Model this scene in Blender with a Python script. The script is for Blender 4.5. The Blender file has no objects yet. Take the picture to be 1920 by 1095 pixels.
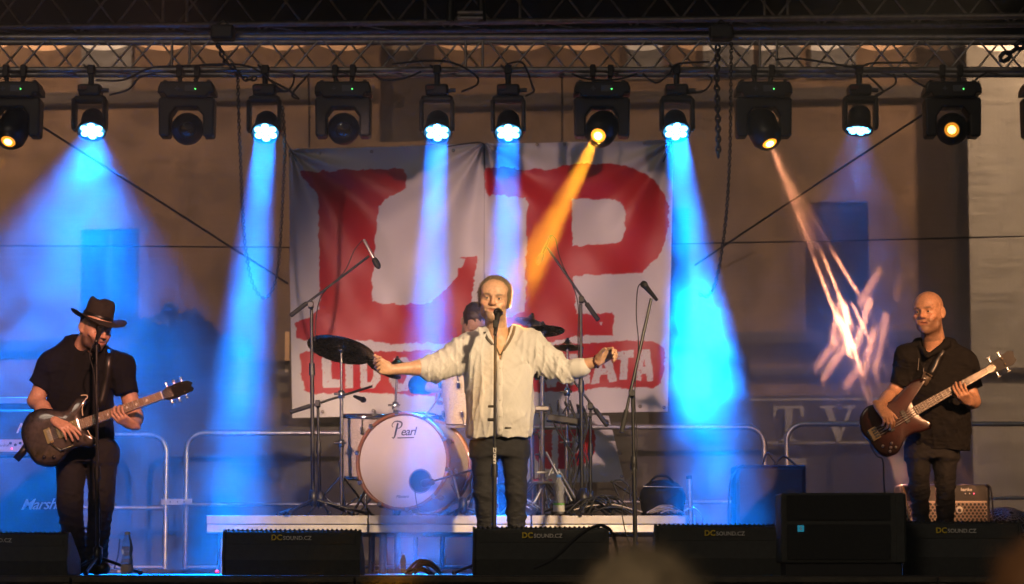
import bpy, bmesh, math, random
import numpy as np
from mathutils import Vector, Matrix, Quaternion, Euler

sc = bpy.context.scene
COL = sc.collection
random.seed(7)
RNG = np.random.default_rng(11)
PI = math.pi

# ------------------------------------------------------------------ camera
FPX, CAMY, CAMZ, HOR = 5220.0, -17.1, 0.05, 1062.0      # focal length in 1920-wide pixels
PITCH = math.atan((HOR - 547.5) / FPX)
cam_d = bpy.data.cameras.new('camera')
cam = bpy.data.objects.new('camera', cam_d)
COL.objects.link(cam)
cam.location = (0, CAMY, CAMZ)
cam.rotation_euler = (PI / 2 + PITCH, 0, 0)
cam_d.sensor_width = 36.0
cam_d.lens = FPX / 1920 * 36.0
cam_d.clip_end = 500
cam_d.dof.use_dof = True
cam_d.dof.focus_distance = 17.3
cam_d.dof.aperture_fstop = 2.8
sc.camera = cam


def P(px, py, Y):
    """world point seen at photo pixel (px, py) on the vertical plane y = Y"""
    a, b = (px - 960) / FPX, (547.5 - py) / FPX
    c, s = math.cos(PITCH), math.sin(PITCH)
    t = (Y - CAMY) / (c - b * s)
    return Vector((a * t, Y, CAMZ + t * (s + b * c)))


def S(Y):
    """pixels per metre at depth Y"""
    return FPX / (Y - CAMY)

# ------------------------------------------------------------------ world, sun, exposure
w = bpy.data.worlds.new('World')
sc.world = w
w.use_nodes = True
nt = w.node_tree
bg = nt.nodes['Background']
sky = nt.nodes.new('ShaderNodeTexSky')
sky.sky_type = 'NISHITA'
sky.sun_disc = False
sky.sun_elevation = math.radians(3)
sky.sun_rotation = math.radians(200)
nt.links.new(sky.outputs[0], bg.inputs[0])
bg.inputs[1].default_value = 0.010
sun_d = bpy.data.lights.new('sun', 'SUN')
sun_d.energy = 0.3
sun_d.angle = math.radians(12)
sun_d.color = (1, 0.8, 0.6)
sun = bpy.data.objects.new('sun', sun_d)
COL.objects.link(sun)
sun.rotation_euler = (math.radians(62), 0, math.radians(-20))
sc.view_settings.view_transform = 'Standard'
sc.view_settings.look = 'None'
sc.view_settings.exposure = 0
sc.view_settings.gamma = 1
sc.view_settings.use_curve_mapping = False
cy = sc.cycles
cy.use_denoising = True
cy.denoiser = 'OPENIMAGEDENOISE'
cy.max_bounces = 4
cy.diffuse_bounces = 1
cy.glossy_bounces = 2
cy.transmission_bounces = 4
cy.volume_bounces = 0
cy.transparent_max_bounces = 24
cy.sample_clamp_indirect = 3
cy.sample_clamp_direct = 0
cy.caustics_reflective = False
cy.caustics_refractive = False
cy.use_adaptive_sampling = True
cy.adaptive_threshold = 0.03

# ------------------------------------------------------------------ materials
MATS = {}


def sset(n, name, v):
    if name in n.inputs:
        n.inputs[name].default_value = v


def mat(name, col, rough=0.5, metal=0.0, var=0.0, vscale=8.0, bump=0.0, bscale=60.0, emit=None, estr=0.0,
        spec=0.5, attr=None, coat=0.0, sss=0.0, rvar=0.0):
    if name in MATS:
        return MATS[name]
    m = bpy.data.materials.new(name)
    m.use_nodes = True
    t = m.node_tree
    b = t.nodes['Principled BSDF']
    c = tuple(col) + (1,)
    sset(b, 'Base Color', c)
    sset(b, 'Roughness', rough)
    sset(b, 'Metallic', metal)
    sset(b, 'Specular IOR Level', spec)
    sset(b, 'Coat Weight', coat)
    tc = None
    if attr:
        a = t.nodes.new('ShaderNodeAttribute')
        a.attribute_name = attr
        base = a.outputs['Color']
    else:
        base = None
    if var > 0 or bump > 0 or rvar > 0:
        tc = t.nodes.new('ShaderNodeTexCoord')
    if var > 0:
        n = t.nodes.new('ShaderNodeTexNoise')
        n.inputs['Scale'].default_value = vscale
        n.inputs['Detail'].default_value = 5
        n.inputs['Roughness'].default_value = 0.65
        t.links.new(tc.outputs['Object'], n.inputs['Vector'])
        mr = t.nodes.new('ShaderNodeMapRange')
        mr.inputs['From Min'].default_value = 0.3
        mr.inputs['From Max'].default_value = 0.7
        mr.inputs['To Min'].default_value = 1 - var
        mr.inputs['To Max'].default_value = 1 + var
        t.links.new(n.outputs['Fac'], mr.inputs['Value'])
        mx = t.nodes.new('ShaderNodeVectorMath')
        mx.operation = 'SCALE'
        mx.inputs[0].default_value = tuple(col)
        if base:
            t.links.new(base, mx.inputs[0])
        t.links.new(mr.outputs[0], mx.inputs['Scale'])
        base = mx.outputs[0]
    if base:
        t.links.new(base, b.inputs['Base Color'])
    if rvar > 0:
        n3 = t.nodes.new('ShaderNodeTexNoise')
        n3.inputs['Scale'].default_value = vscale * 2.3
        n3.inputs['Detail'].default_value = 4
        t.links.new(tc.outputs['Object'], n3.inputs['Vector'])
        mr3 = t.nodes.new('ShaderNodeMapRange')
        mr3.inputs['From Min'].default_value = 0.3
        mr3.inputs['From Max'].default_value = 0.7
        mr3.inputs['To Min'].default_value = max(0.02, rough - rvar)
        mr3.inputs['To Max'].default_value = min(1, rough + rvar)
        t.links.new(n3.outputs['Fac'], mr3.inputs['Value'])
        t.links.new(mr3.outputs[0], b.inputs['Roughness'])
    if bump > 0:
        n2 = t.nodes.new('ShaderNodeTexNoise')
        n2.inputs['Scale'].default_value = bscale
        n2.inputs['Detail'].default_value = 4
        t.links.new(tc.outputs['Object'], n2.inputs['Vector'])
        bp = t.nodes.new('ShaderNodeBump')
        bp.inputs['Strength'].default_value = bump
        bp.inputs['Distance'].default_value = 0.02
        t.links.new(n2.outputs['Fac'], bp.inputs['Height'])
        t.links.new(bp.outputs[0], b.inputs['Normal'])
    if emit:
        sset(b, 'Emission Color', tuple(emit) + (1,))
        sset(b, 'Emission Strength', estr)
    if sss:
        sset(b, 'Subsurface Weight', sss)
        sset(b, 'Subsurface Radius', (0.005, 0.0025, 0.0015))
        sset(b, 'Subsurface Scale', 1.0)
    MATS[name] = m
    return m


# ------------------------------------------------------------------ mesh builder
class MB:
    def __init__(self):
        self.v, self.f, self.s = [], [], []

    def _add(self, verts, faces, smooth=False):
        o = len(self.v)
        self.v.extend([tuple(x) for x in verts])
        self.f.extend([tuple(i + o for i in f) for f in faces])
        self.s.extend([smooth] * len(faces))

    def box(self, c, size, R=None, bev=0.0):
        hx, hy, hz = size[0] / 2, size[1] / 2, size[2] / 2
        c = Vector(c)
        if bev <= 0:
            vs = [Vector((x, y, z)) for x in (-hx, hx) for y in (-hy, hy) for z in (-hz, hz)]
            fs = [(0, 1, 3, 2), (4, 6, 7, 5), (0, 4, 5, 1), (2, 3, 7, 6), (0, 2, 6, 4), (1, 5, 7, 3)]
        else:
            bm = bmesh.new()
            bmesh.ops.create_cube(bm, size=1)
            for q in bm.verts:
                q.co = Vector((q.co.x * size[0], q.co.y * size[1], q.co.z * size[2]))
            bmesh.ops.bevel(bm, geom=list(bm.edges), offset=min(bev, min(size) * 0.49), segments=2, affect='EDGES', profile=0.5)
            bm.verts.ensure_lookup_table()
            bm.verts.index_update()
            vs = [q.co.copy() for q in bm.verts]
            fs = [tuple(q.index for q in f.verts) for f in bm.faces]
            bm.free()
        if R is not None:
            vs = [R @ q for q in vs]
        self._add([q + c for q in vs], fs)
        return self

    def tube(self, pts, r, n=8, caps=True, closed=False, squash=None):
        """tube along a polyline; r is a number or one number per point"""
        pts = [Vector(p) for p in pts]
        m = len(pts)
        rs = r if isinstance(r, (list, tuple)) else [r] * m
        prev = None
        rings = []
        for i, p in enumerate(pts):
            if closed:
                d = pts[(i + 1) % m] - pts[i - 1]
            else:
                d = pts[min(i + 1, m - 1)] - pts[max(i - 1, 0)]
            if d.length < 1e-9:
                d = Vector((0, 0, 1))
            d.normalize()
            if prev is None:
                a = Vector((0, 0, 1)) if abs(d.z) < 0.9 else Vector((1, 0, 0))
                u = d.cross(a).normalized()
            else:
                u = (prev - d * prev.dot(d))
                u = u.normalized() if u.length > 1e-6 else d.orthogonal().normalized()
            prev = u
            v = d.cross(u)
            rings.append([p + (u * math.cos(2 * PI * k / n) + v * math.sin(2 * PI * k / n)) * rs[i] for k in range(n)])
        vs = [q for ring in rings for q in ring]
        fs = []
        for i in range(m if closed else m - 1):
            j = (i + 1) % m
            for k in range(n):
                l = (k + 1) % n
                fs.append((i * n + k, i * n + l, j * n + l, j * n + k))
        self._add(vs, fs, True)
        if caps and not closed:
            self._add(rings[0], [tuple(range(n))[::-1]])
            self._add(rings[-1], [tuple(range(n))])
        return self

    def cyl(self, p0, p1, r0, r1=None, n=16):
        return self.tube([p0, p1], [r0, r0 if r1 is None else r1], n)

    def lathe(self, prof, M=None, n=24, closed=False):
        """profile [(radius, height)...] turned round local Z, then moved by matrix M"""
        M = M or Matrix()
        vs, fs = [], []
        for (r, h) in prof:
            for k in range(n):
                a = 2 * PI * k / n
                vs.append(M @ Vector((r * math.cos(a), r * math.sin(a), h)))
        m = len(prof)
        for i in range(m if closed else m - 1):
            j = (i + 1) % m
            for k in range(n):
                l = (k + 1) % n
                fs.append((i * n + k, i * n + l, j * n + l, j * n + k))
        self._add(vs, fs, True)
        return self

    def ball(self, c, r, n=12, m=8, M=None, scale=(1, 1, 1)):
        prof = [(max(1e-4, r * math.sin(PI * i / m)), -r * math.cos(PI * i / m)) for i in range(m + 1)]
        MM = Matrix.Translation(Vector(c)) @ (M.to_4x4() if M is not None else Matrix()) @ Matrix.Diagonal((*scale, 1))
        return self.lathe(prof, MM, n)

    def prism(self, outline, th, M=None, bev=0.0):
        """2D outline in local XY extruded along local Z from 0 to th"""
        M = M or Matrix()
        bm = bmesh.new()
        vs = [bm.verts.new((x, y, 0)) for x, y in outline]
        f = bm.faces.new(vs)
        r = bmesh.ops.extrude_face_region(bm, geom=[f])
        top = [e for e in r['geom'] if isinstance(e, bmesh.types.BMVert)]
        for q in top:
            q.co.z += th
        bmesh.ops.recalc_face_normals(bm, faces=list(bm.faces))
        if bev > 0:
            ed = [e for e in bm.edges if abs(e.verts[0].co.z - e.verts[1].co.z) < 1e-7]
            bmesh.ops.bevel(bm, geom=ed, offset=bev, segments=2, affect='EDGES', profile=0.5)
        bmesh.ops.triangulate(bm, faces=[x for x in bm.faces if len(x.verts) > 4])
        bm.verts.index_update()
        self._add([M @ q.co for q in bm.verts], [tuple(q.index for q in x.verts) for x in bm.faces])
        bm.free()
        return self

    def quad(self, a, b, c, d):
        self._add([a, b, c, d], [(0, 1, 2, 3)])
        return self

    def mesh(self, name, m=None, off=None):
        me = bpy.data.meshes.new(name)
        v = self.v if off is None else [(x - off[0], y - off[1], z - off[2]) for x, y, z in self.v]
        me.from_pydata(v, [], self.f)
        me.polygons.foreach_set('use_smooth', self.s)
        if m:
            me.materials.append(m)
        me.update()
        return me

    def build(self, name, m, parent=None, off=None):
        """link as one object; parented meshes are given in world space and shifted to the thing's base"""
        if off is None and parent is not None:
            off = base_of(parent)
        me = self.mesh(name, m, off)
        o = bpy.data.objects.new(name, me)
        COL.objects.link(o)
        if parent is not None:
            o.parent = parent
        return o


def base_of(o):
    p = Vector((0, 0, 0))
    while o is not None:
        p += o.location
        o = o.parent
    return p


def thing(name, label, cat, loc=(0, 0, 0), group=None):
    o = bpy.data.objects.new(name, None)
    COL.objects.link(o)
    o.location = loc
    o.empty_display_size = 0.05
    return tag(o, label, cat, group)


def tag(o, label=None, cat=None, group=None, kind=None):
    if label:
        o['label'] = label
    if cat:
        o['category'] = cat
    if group:
        o['group'] = group
    if kind:
        o['kind'] = kind
    return o


def copy_tree(o, parent=None):
    c = o.copy()
    COL.objects.link(c)
    c.parent = parent
    for ch in o.children:
        copy_tree(ch, c)
    return c


def frame(loc, z, x=None):
    """matrix with local Z along z and local X as near x as it can be"""
    z = Vector(z).normalized()
    x = Vector(x) if x is not None else (Vector((1, 0, 0)) if abs(z.x) < 0.9 else Vector((0, 1, 0)))
    x = (x - z * x.dot(z)).normalized()
    y = z.cross(x)
    return Matrix.Translation(Vector(loc)) @ Matrix((x, y, z)).transposed().to_4x4()


def text_mesh(txt, size, M, m, name, parent, shear=0.0, bold=0.0, ext=0.001, align='CENTER', spacing=1.0):
    """flat lettering as a thin mesh, local X right and local Y up in frame M (world)"""
    cu = bpy.data.curves.new(name, 'FONT')
    cu.body = txt
    cu.size = size
    cu.shear = shear
    cu.offset = bold
    cu.extrude = ext
    cu.align_x = align
    cu.align_y = 'CENTER'
    cu.space_character = spacing
    cu.resolution_u = 3
    to = bpy.data.objects.new(name, cu)
    COL.objects.link(to)
    me = bpy.data.meshes.new_from_object(to.evaluated_get(bpy.context.evaluated_depsgraph_get()))
    bpy.data.objects.remove(to)
    bpy.data.curves.remove(cu)
    me.name = name
    off = base_of(parent) if parent is not None else Vector((0, 0, 0))
    me.transform(Matrix.Translation(-off) @ M)
    me.materials.clear()
    me.materials.append(m)
    o = bpy.data.objects.new(name, me)
    COL.objects.link(o)
    if parent is not None:
        o.parent = parent
    return o


def sag(a, b, dip, n=14, wob=0.0):
    a, b = Vector(a), Vector(b)
    pts = []
    for i in range(n + 1):
        t = i / n
        p = a.lerp(b, t)
        p.z -= dip * 4 * t * (1 - t)
        if wob and 0 < i < n:
            p += Vector((random.uniform(-wob, wob), random.uniform(-wob, wob), random.uniform(-wob, wob)))
        pts.append(p)
    return pts


def spline(ctrl, n=8, closed=False):
    """Catmull-Rom through control points (2D or 3D)"""
    c = [Vector(p) for p in ctrl]
    m = len(c)
    out = []
    for i in range(m if closed else m - 1):
        if closed:
            p0, p1, p2, p3 = c[i - 1], c[i], c[(i + 1) % m], c[(i + 2) % m]
        else:
            p0, p1, p2, p3 = c[max(i - 1, 0)], c[i], c[i + 1], c[min(i + 2, m - 1)]
        for k in range(n):
            t = k / n
            out.append(0.5 * ((2 * p1) + (p2 - p0) * t + (2 * p0 - 5 * p1 + 4 * p2 - p3) * t * t + (3 * p1 - p0 - 3 * p2 + p3) * t ** 3))
    if not closed:
        out.append(c[-1])
    return out
# ------------------------------------------------------------------ common materials
M_BLACK = mat('black_paint', (0.012, 0.012, 0.013), 0.45, var=0.25, vscale=30, rvar=0.12)
M_BLACKM = mat('black_metal', (0.018, 0.018, 0.02), 0.38, metal=0.2, var=0.2, vscale=30, rvar=0.1)
M_RUBBER = mat('black_rubber', (0.015, 0.015, 0.016), 0.7)
M_CHROME = mat('chrome', (0.75, 0.75, 0.76), 0.14, metal=1.0, rvar=0.06, vscale=40)
M_ALU = mat('aluminium', (0.42, 0.42, 0.43), 0.38, metal=0.9, var=0.15, vscale=25, rvar=0.12)
M_STEEL = mat('galvanised_steel', (0.5, 0.51, 0.53), 0.42, metal=0.85, var=0.2, vscale=18, rvar=0.12)
M_DIM = mat('dull_aluminium', (0.38, 0.36, 0.36), 0.5, metal=0.8, var=0.3, vscale=12, rvar=0.15)
M_WHITE = mat('white_print', (0.75, 0.74, 0.7), 0.6)
M_YELLOW = mat('yellow_print', (0.8, 0.6, 0.02), 0.6, emit=(0.8, 0.6, 0.02), estr=0.0)

# ------------------------------------------------------------------ ground and stage
g = MB()
g.quad((-60, -60, -1.15), (60, -60, -1.15), (60, 60, -1.15), (-60, 60, -1.15))
tag(g.build('ground', mat('asphalt', (0.05, 0.05, 0.05), 0.9, var=0.3, vscale=3, bump=0.3, bscale=40)), kind='structure')

M_DECK = mat('stage_ply', (0.035, 0.03, 0.026), 0.65, var=0.35, vscale=6, rvar=0.15)
fl = MB()
fl.box((0, 1.35, -0.03), (15.0, 6.9, 0.06))
stage = tag(fl.build('stage_floor', M_DECK), kind='structure')
M_EDGE = mat('worn_edge_board', (0.075, 0.068, 0.05), 0.7, var=0.45, vscale=9, bump=0.3)
x0s = [-9.0, -6.2, -3.63, -2.36, -0.84, 0.72, 2.28, 3.84, 5.6]
fy = -2.13
for i in range(1, len(x0s)):
    a, b = x0s[i - 1] + 0.006, x0s[i] - 0.006
    e = MB()
    e.box(((a + b) / 2, fy + 0.03, -0.022), (b - a, 0.06, 0.028), bev=0.004)
    e.box((a + 0.02, fy + 0.03, -0.28), (0.04, 0.05, 0.48), bev=0.004)
    e.box((b - 0.02, fy + 0.03, -0.28), (0.04, 0.05, 0.48), bev=0.004)
    eo = e.build('edge_frame', M_EDGE, stage)
    q = MB()
    q.box(((a + b) / 2, fy + 0.045, -0.6), (b - a - 0.085, 0.012, 1.1))
    q.build('front_panel', M_BLACK, stage)

# ------------------------------------------------------------------ house front behind the stage
FROT = math.radians(7)
F_O = Vector((0, 11.0, 0))
F_N = Vector((-math.sin(FROT), -math.cos(FROT), 0))
F_X = Vector((math.cos(FROT), -math.sin(FROT), 0))
F_R = Matrix.Rotation(-FROT, 3, 'Z')


def Pf(px, py, off=0.0, org=F_O):
    a, b = (px - 960) / FPX, (547.5 - py) / FPX
    c, s = math.cos(PITCH), math.sin(PITCH)
    d = Vector((a, c - b * s, s + b * c))
    o = Vector((0, CAMY, CAMZ))
    t = (org - o).dot(F_N) / d.dot(F_N)
    return o + d * t + F_N * off


def fbox(mb, x0, y0, x1, y1, d0, d1, bev=0.0, org=F_O):
    a, b = Pf(x0, (y0 + y1) / 2, 0, org), Pf(x1, (y0 + y1) / 2, 0, org)
    m = (x0 + x1) / 2
    zt, zb = Pf(m, y0, 0, org).z, Pf(m, y1, 0, org).z
    c = (a + b) / 2 + F_N * (d0 + d1) / 2
    c.z = (zt + zb) / 2
    mb.box(c, ((b - a).length, abs(d1 - d0), zt - zb), F_R, bev)
    return mb


def holed_wall(mb, x0, y0, x1, y1, holes, depth, org=F_O):
    xs = sorted({x0, x1, *[h[0] for h in holes], *[h[2] for h in holes]})
    ys = sorted({y0, y1, *[h[1] for h in holes], *[h[3] for h in holes]})
    mid = 960

    def q(x, y, d=0.0):
        p = Pf(x, 700, d, org)
        return Vector((p.x, p.y, Pf(mid, y, 0, org).z))
    for i in range(len(xs) - 1):
        for j in range(len(ys) - 1):
            cx, cyy = (xs[i] + xs[i + 1]) / 2, (ys[j] + ys[j + 1]) / 2
            if any(h[0] < cx < h[2] and h[1] < cyy < h[3] for h in holes):
                continue
            mb.quad(q(xs[i], ys[j + 1]), q(xs[i + 1], ys[j + 1]), q(xs[i + 1], ys[j]), q(xs[i], ys[j]))
    for h in holes:
        c = [(h[0], h[1]), (h[2], h[1]), (h[2], h[3]), (h[0], h[3])]
        for k in range(4):
            a, b = c[k], c[(k + 1) % 4]
            mb.quad(q(*a), q(*b), q(*b, -depth), q(*a, -depth))
    return q


M_PLASTER = mat('ochre_plaster', (0.42, 0.265, 0.16), 0.9, var=0.4, vscale=2.2, bump=0.5, bscale=18)
M_PLASTER2 = mat('grey_beige_plaster', (0.72, 0.66, 0.55), 0.9, var=0.2, vscale=1.8, bump=0.25, bscale=25)
M_STONE = mat('grey_stone_trim', (0.17, 0.14, 0.12), 0.9, var=0.25, vscale=3, bump=0.3, bscale=30)
M_PALE = mat('pale_panel', (0.42, 0.40, 0.38), 0.8, var=0.12, vscale=4)
M_GLASS = mat('dark_window_glass', (0.02, 0.022, 0.03), 0.08, spec=0.6)
M_FRAME = mat('brown_window_frame', (0.06, 0.04, 0.03), 0.6, var=0.2)
M_SHOP = mat('dark_shop_fascia', (0.085, 0.075, 0.09), 0.55, var=0.25, vscale=5)

house = thing('house', 'ochre plastered house with dark windows seen through the black mesh', 'building', Pf(960, 1062).to_tuple())
wins = [(148, 418, 258, 640), (1512, 388, 1632, 640), (1190, 395, 1296, 640), (560, 400, 668, 640)]
upw = [(707, 60, 813, 262), (-120, 418, -20, 640)]
panes = [(466, 672, 545, 742)]
wl = MB()
holed_wall(wl, -600, -420, 1808, 1400, wins + upw + panes, 0.16)
wl.build('wall', M_PLASTER, house)
for wdw in wins + [upw[1]]:
    f = MB()
    fbox(f, wdw[0], wdw[1], wdw[0] + 7, wdw[3], -0.12, -0.06)
    fbox(f, wdw[2] - 7, wdw[1], wdw[2], wdw[3], -0.12, -0.06)
    fbox(f, wdw[0] + 7, wdw[1], wdw[2] - 7, wdw[1] + 8, -0.12, -0.06)
    fbox(f, wdw[0] + 7, wdw[3] - 8, wdw[2] - 7, wdw[3], -0.12, -0.06)
    cxm = (wdw[0] + wdw[2]) / 2
    fbox(f, cxm - 4, wdw[1] + 8, cxm + 4, wdw[3] - 8, -0.12, -0.065)
    fo = f.build('window', M_FRAME, house)
    for (xa, xb) in ((wdw[0] + 7, cxm - 4), (cxm + 4, wdw[2] - 7)):
        p = MB()
        fbox(p, xa, wdw[1] + 8, xb, wdw[3] - 8, -0.11, -0.1)
        p.build('pane', M_GLASS, fo)
    s = MB()
    fbox(s, wdw[0] - 8, wdw[3] + 1, wdw[2] + 8, wdw[3] + 9, 0.003, 0.09)
    s.build('sill', M_STONE, fo)
p = MB()
fbox(p, 707, 60, 813, 262, -0.155, -0.12)
p.build('shutter', mat('dark_wood_shutter', (0.12, 0.085, 0.06), 0.8, var=0.3, vscale=6), house)
# small paned shop window left of the banner
f = MB()
for k in range(3):
    x = 466 + k * 36
    fbox(f, x, 672, x + 7, 742, -0.12, -0.05)
for k in range(3):
    y = 672 + k * 32
    fbox(f, 473, y, 538, y + 6, -0.12, -0.055)
fo = f.build('window', M_FRAME, house)
for k in range(2):
    for j in range(2):
        p = MB()
        fbox(p, 473 + k * 36, 678 + j * 32, 502 + k * 36, 704 + j * 32, -0.11, -0.1)
        p.build('pane', mat('pale_lit_pane', (0.4, 0.34, 0.29), 0.5), fo)  # light of the lit panes is put into this pale colour
# upper storey bands and pale panels
c = MB()
fbox(c, -600, 178, 706, 202, 0.003, 0.14, 0.02)
fbox(c, 814, 172, 1808, 196, 0.003, 0.14, 0.02)
c.build('cornice', M_STONE, house)
for (xa, ya, xb, yb) in ((155, -30, 250, 176), (1176, -30, 1242, 150), (1318, 40, 1412, 148), (1425, 40, 1500, 148), (1520, 40, 1605, 148)):
    p = MB()
    fbox(p, xa, ya, xb, yb, 0.003, 0.05, 0.01)
    p.build('wall_panel', M_PALE, house)
c = MB()
fbox(c, -600, 640, 465, 662, 0.003, 0.1, 0.015)
fbox(c, 1372, 622, 1808, 646, 0.003, 0.16, 0.02)
fbox(c, 1372, 690, 1808, 704, 0.003, 0.07, 0.01)
c.build('ledge', M_STONE, house)
# grey block pier
for k in range(6):
    p = MB()
    y = 770 + k * 50
    fbox(p, 1120, y, 1217, y + 47, 0.003, 0.12, 0.008)
    p.build('stone_block', mat('pier_stone', (0.34, 0.32, 0.30), 0.9, var=0.15, vscale=3, bump=0.3), house)
# shop base
for (xa, xb) in ((-600, 464), (547, 1118), (1219, 1394)):
    p = MB()
    fbox(p, xa, 745, xb, 1300, 0.003, 0.06)
    p.build('base_cladding', M_STONE, house)

sgn = thing('shop_sign', 'dark shop fascia with pale serif letters T V behind the mesh', 'sign', Pf(1600, 830).to_tuple())
p = MB()
fbox(p, 1396, 742, 1808, 838, 0.003, 0.14, 0.01)
p.build('fascia', M_SHOP, sgn)
p = MB()
fbox(p, 1396, 838, 1808, 1300, 0.003, 0.08)
p.build('shopfront', M_SHOP, sgn)
M_LETTER = mat('pale_sign_letter', (0.8, 0.76, 0.72), 0.6)
for (ya, yb) in ((748, 752), (829, 833)):
    p = MB()
    fbox(p, 1396, ya, 1808, yb, 0.143, 0.152)
    p.build('trim_line', M_LETTER, sgn)


def fpoly(mb, pts, d0, d1):
    M = Matrix.Identity(4)
    o = Pf(pts[0][0], pts[0][1], d0)
    M = frame(o, F_N, F_X)
    loc = [(M.inverted() @ Pf(x, y, d0)) for x, y in pts]
    mb.prism([(q.x, q.y) for q in loc], d1 - d0, M)


T = MB()
fpoly(T, [(1450, 763), (1508, 763), (1508, 783), (1504, 783), (1499, 768), (1486, 768), (1486, 824), (1496, 826), (1496, 829), (1464, 829), (1464, 826), (1473, 824), (1473, 768), (1459, 768), (1454, 783), (1450, 783)], 0.143, 0.165)
T.build('letter', M_LETTER, sgn)
T = MB()
fpoly(T, [(1538, 763), (1566, 763), (1566, 766), (1559, 767), (1576, 810), (1591, 768), (1582, 766), (1582, 763), (1606, 763), (1606, 766), (1598, 768), (1575, 829), (1569, 829), (1546, 768), (1538, 766)], 0.143, 0.165)
T.build('letter', M_LETTER, sgn)
for (xa, ya, xb, yb) in ((1480, 860, 1512, 872), (1674, 858, 1696, 898)):
    p = MB()
    fbox(p, xa, ya, xb, yb, 0.083, 0.1)
    p.build('price_card', M_LETTER, sgn)

# neighbour on the right and its rain pipe
F_O2 = Vector((4.3, 9.9, 0))
nb = thing('neighbour_house', 'pale grey-beige house wall at the right edge behind the mesh', 'building', Pf(1900, 1062, 0, F_O2).to_tuple())
p = MB()
holed_wall(p, 1822, -420, 2500, 1400, [(2050, 420, 2160, 640)], 0.15, F_O2)
p.build('wall', M_PLASTER2, nb)
p = MB()
fbox(p, 2050, 420, 2160, 640, -0.15, -0.12, org=F_O2)
p.build('window', M_GLASS, nb)
p = MB()
a, b = Pf(1822, 700, 0, F_O2), Pf(1822, 700, -1.2, F_O2)
za, zb = Pf(1822, -420, 0, F_O2).z, Pf(1822, 1400, 0, F_O2).z
p.quad((a.x, a.y, zb), (b.x, b.y, zb), (b.x, b.y, za), (a.x, a.y, za))
p.build('side_wall', M_STONE, nb)
p = MB()
fbox(p, 1822, 688, 2500, 698, 0.003, 0.06, org=F_O2)
p.build('ledge', M_STONE, nb)
dp = thing('rain_pipe', 'dark grey rain pipe in the corner between the two houses', 'pipe', Pf(1800, 1062, 0.2).to_tuple())
p = MB()
q = Pf(1800, 700, 0.14)
p.tube([(q.x, q.y, -1.15), (q.x, q.y, 8)], 0.055, 12)
p.build('pipe', mat('pipe_zinc', (0.10, 0.095, 0.085), 0.6, metal=0.3, var=0.3), dp)
for zz in (0.8, 2.6, 4.4, 6.2):
    p = MB()
    p.lathe([(0.056, -0.02), (0.066, -0.02), (0.066, 0.02), (0.056, 0.02)], Matrix.Translation((q.x, q.y, zz)), 12)
    p.build('collar', M_STONE, dp)

# ------------------------------------------------------------------ black mesh scrim behind the stage
YS = 4.72


def scrim_mat():
    m = bpy.data.materials.new('black_gauze')
    m.use_nodes = True
    t = m.node_tree
    t.nodes.clear()
    out = t.nodes.new('ShaderNodeOutputMaterial')
    mix = t.nodes.new('ShaderNodeMixShader')
    tr = t.nodes.new('ShaderNodeBsdfTransparent')
    df = t.nodes.new('ShaderNodeBsdfDiffuse')
    df.inputs[0].default_value = (0.11, 0.105, 0.11, 1)
    tl = t.nodes.new('ShaderNodeBsdfTranslucent')
    tl.inputs[0].default_value = (0.05, 0.045, 0.045, 1)
    ad = t.nodes.new('ShaderNodeAddShader')
    t.links.new(df.outputs[0], ad.inputs[0])
    t.links.new(tl.outputs[0], ad.inputs[1])
    tc = t.nodes.new('ShaderNodeTexCoord')
    mp = t.nodes.new('ShaderNodeMapping')
    mp.inputs['Scale'].default_value = (1.2, 1, 38)
    t.links.new(tc.outputs['Object'], mp.inputs[0])
    n = t.nodes.new('ShaderNodeTexNoise')
    n.inputs['Scale'].default_value = 1.0
    n.inputs['Detail'].default_value = 6
    n.inputs['Roughness'].default_value = 0.7
    t.links.new(mp.outputs[0], n.inputs[0])
    n2 = t.nodes.new('ShaderNodeTexNoise')
    n2.inputs['Scale'].default_value = 160
    n2.inputs['Detail'].default_value = 2
    t.links.new(tc.outputs['Object'], n2.inputs[0])
    ma = t.nodes.new('ShaderNodeMath')
    ma.operation = 'ADD'
    t.links.new(n.outputs[0], ma.inputs[0])
    t.links.new(n2.outputs[0], ma.inputs[1])
    mr = t.nodes.new('ShaderNodeMapRange')
    mr.inputs['From Min'].default_value = 0.6
    mr.inputs['From Max'].default_value = 1.4
    mr.inputs['To Min'].default_value = 0.70
    mr.inputs['To Max'].default_value = 0.90
    t.links.new(ma.outputs[0], mr.inputs[0])
    t.links.new(mr.outputs[0], mix.inputs[0])
    t.links.new(tr.outputs[0], mix.inputs[1])
    t.links.new(ad.outputs[0], mix.inputs[2])
    t.links.new(mix.outputs[0], out.inputs[0])
    return m


M_SCRIM = scrim_mat()


def scrim_panel(name, x0, x1, notch, label):
    b = MB()
    step = 8
    n = int(round((x1 - x0) / step))
    xs = [x0 + (x1 - x0) * i / n for i in range(n + 1)]
    zb = -0.9

    def top(x):
        u = ((x - 250) / 112.0) % 1.0
        return 77 + 18 * (4 * u * (1 - u)) ** 0.8
    cols = []
    for x in xs:
        yy = YS + 0.012 * math.sin(x * 0.021) + 0.008 * math.sin(x * 0.057 + 1)
        t = P(x, top(x), YS)
        zs = [zb, P(x, 698, YS).z, P(x, 622, YS).z, t.z]
        cols.append([Vector((t.x, yy, z)) for z in zs])
    for i in range(n):
        for j in range(3):
            if notch and j == 1 and xs[i] < 547:
                continue
            b._add([cols[i][j], cols[i + 1][j], cols[i + 1][j + 1], cols[i][j + 1]], [(0, 1, 2, 3)], True)
    o = b.build(name, M_SCRIM)
    return tag(o, label, 'mesh curtain', 'mesh panels behind the stage')


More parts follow.
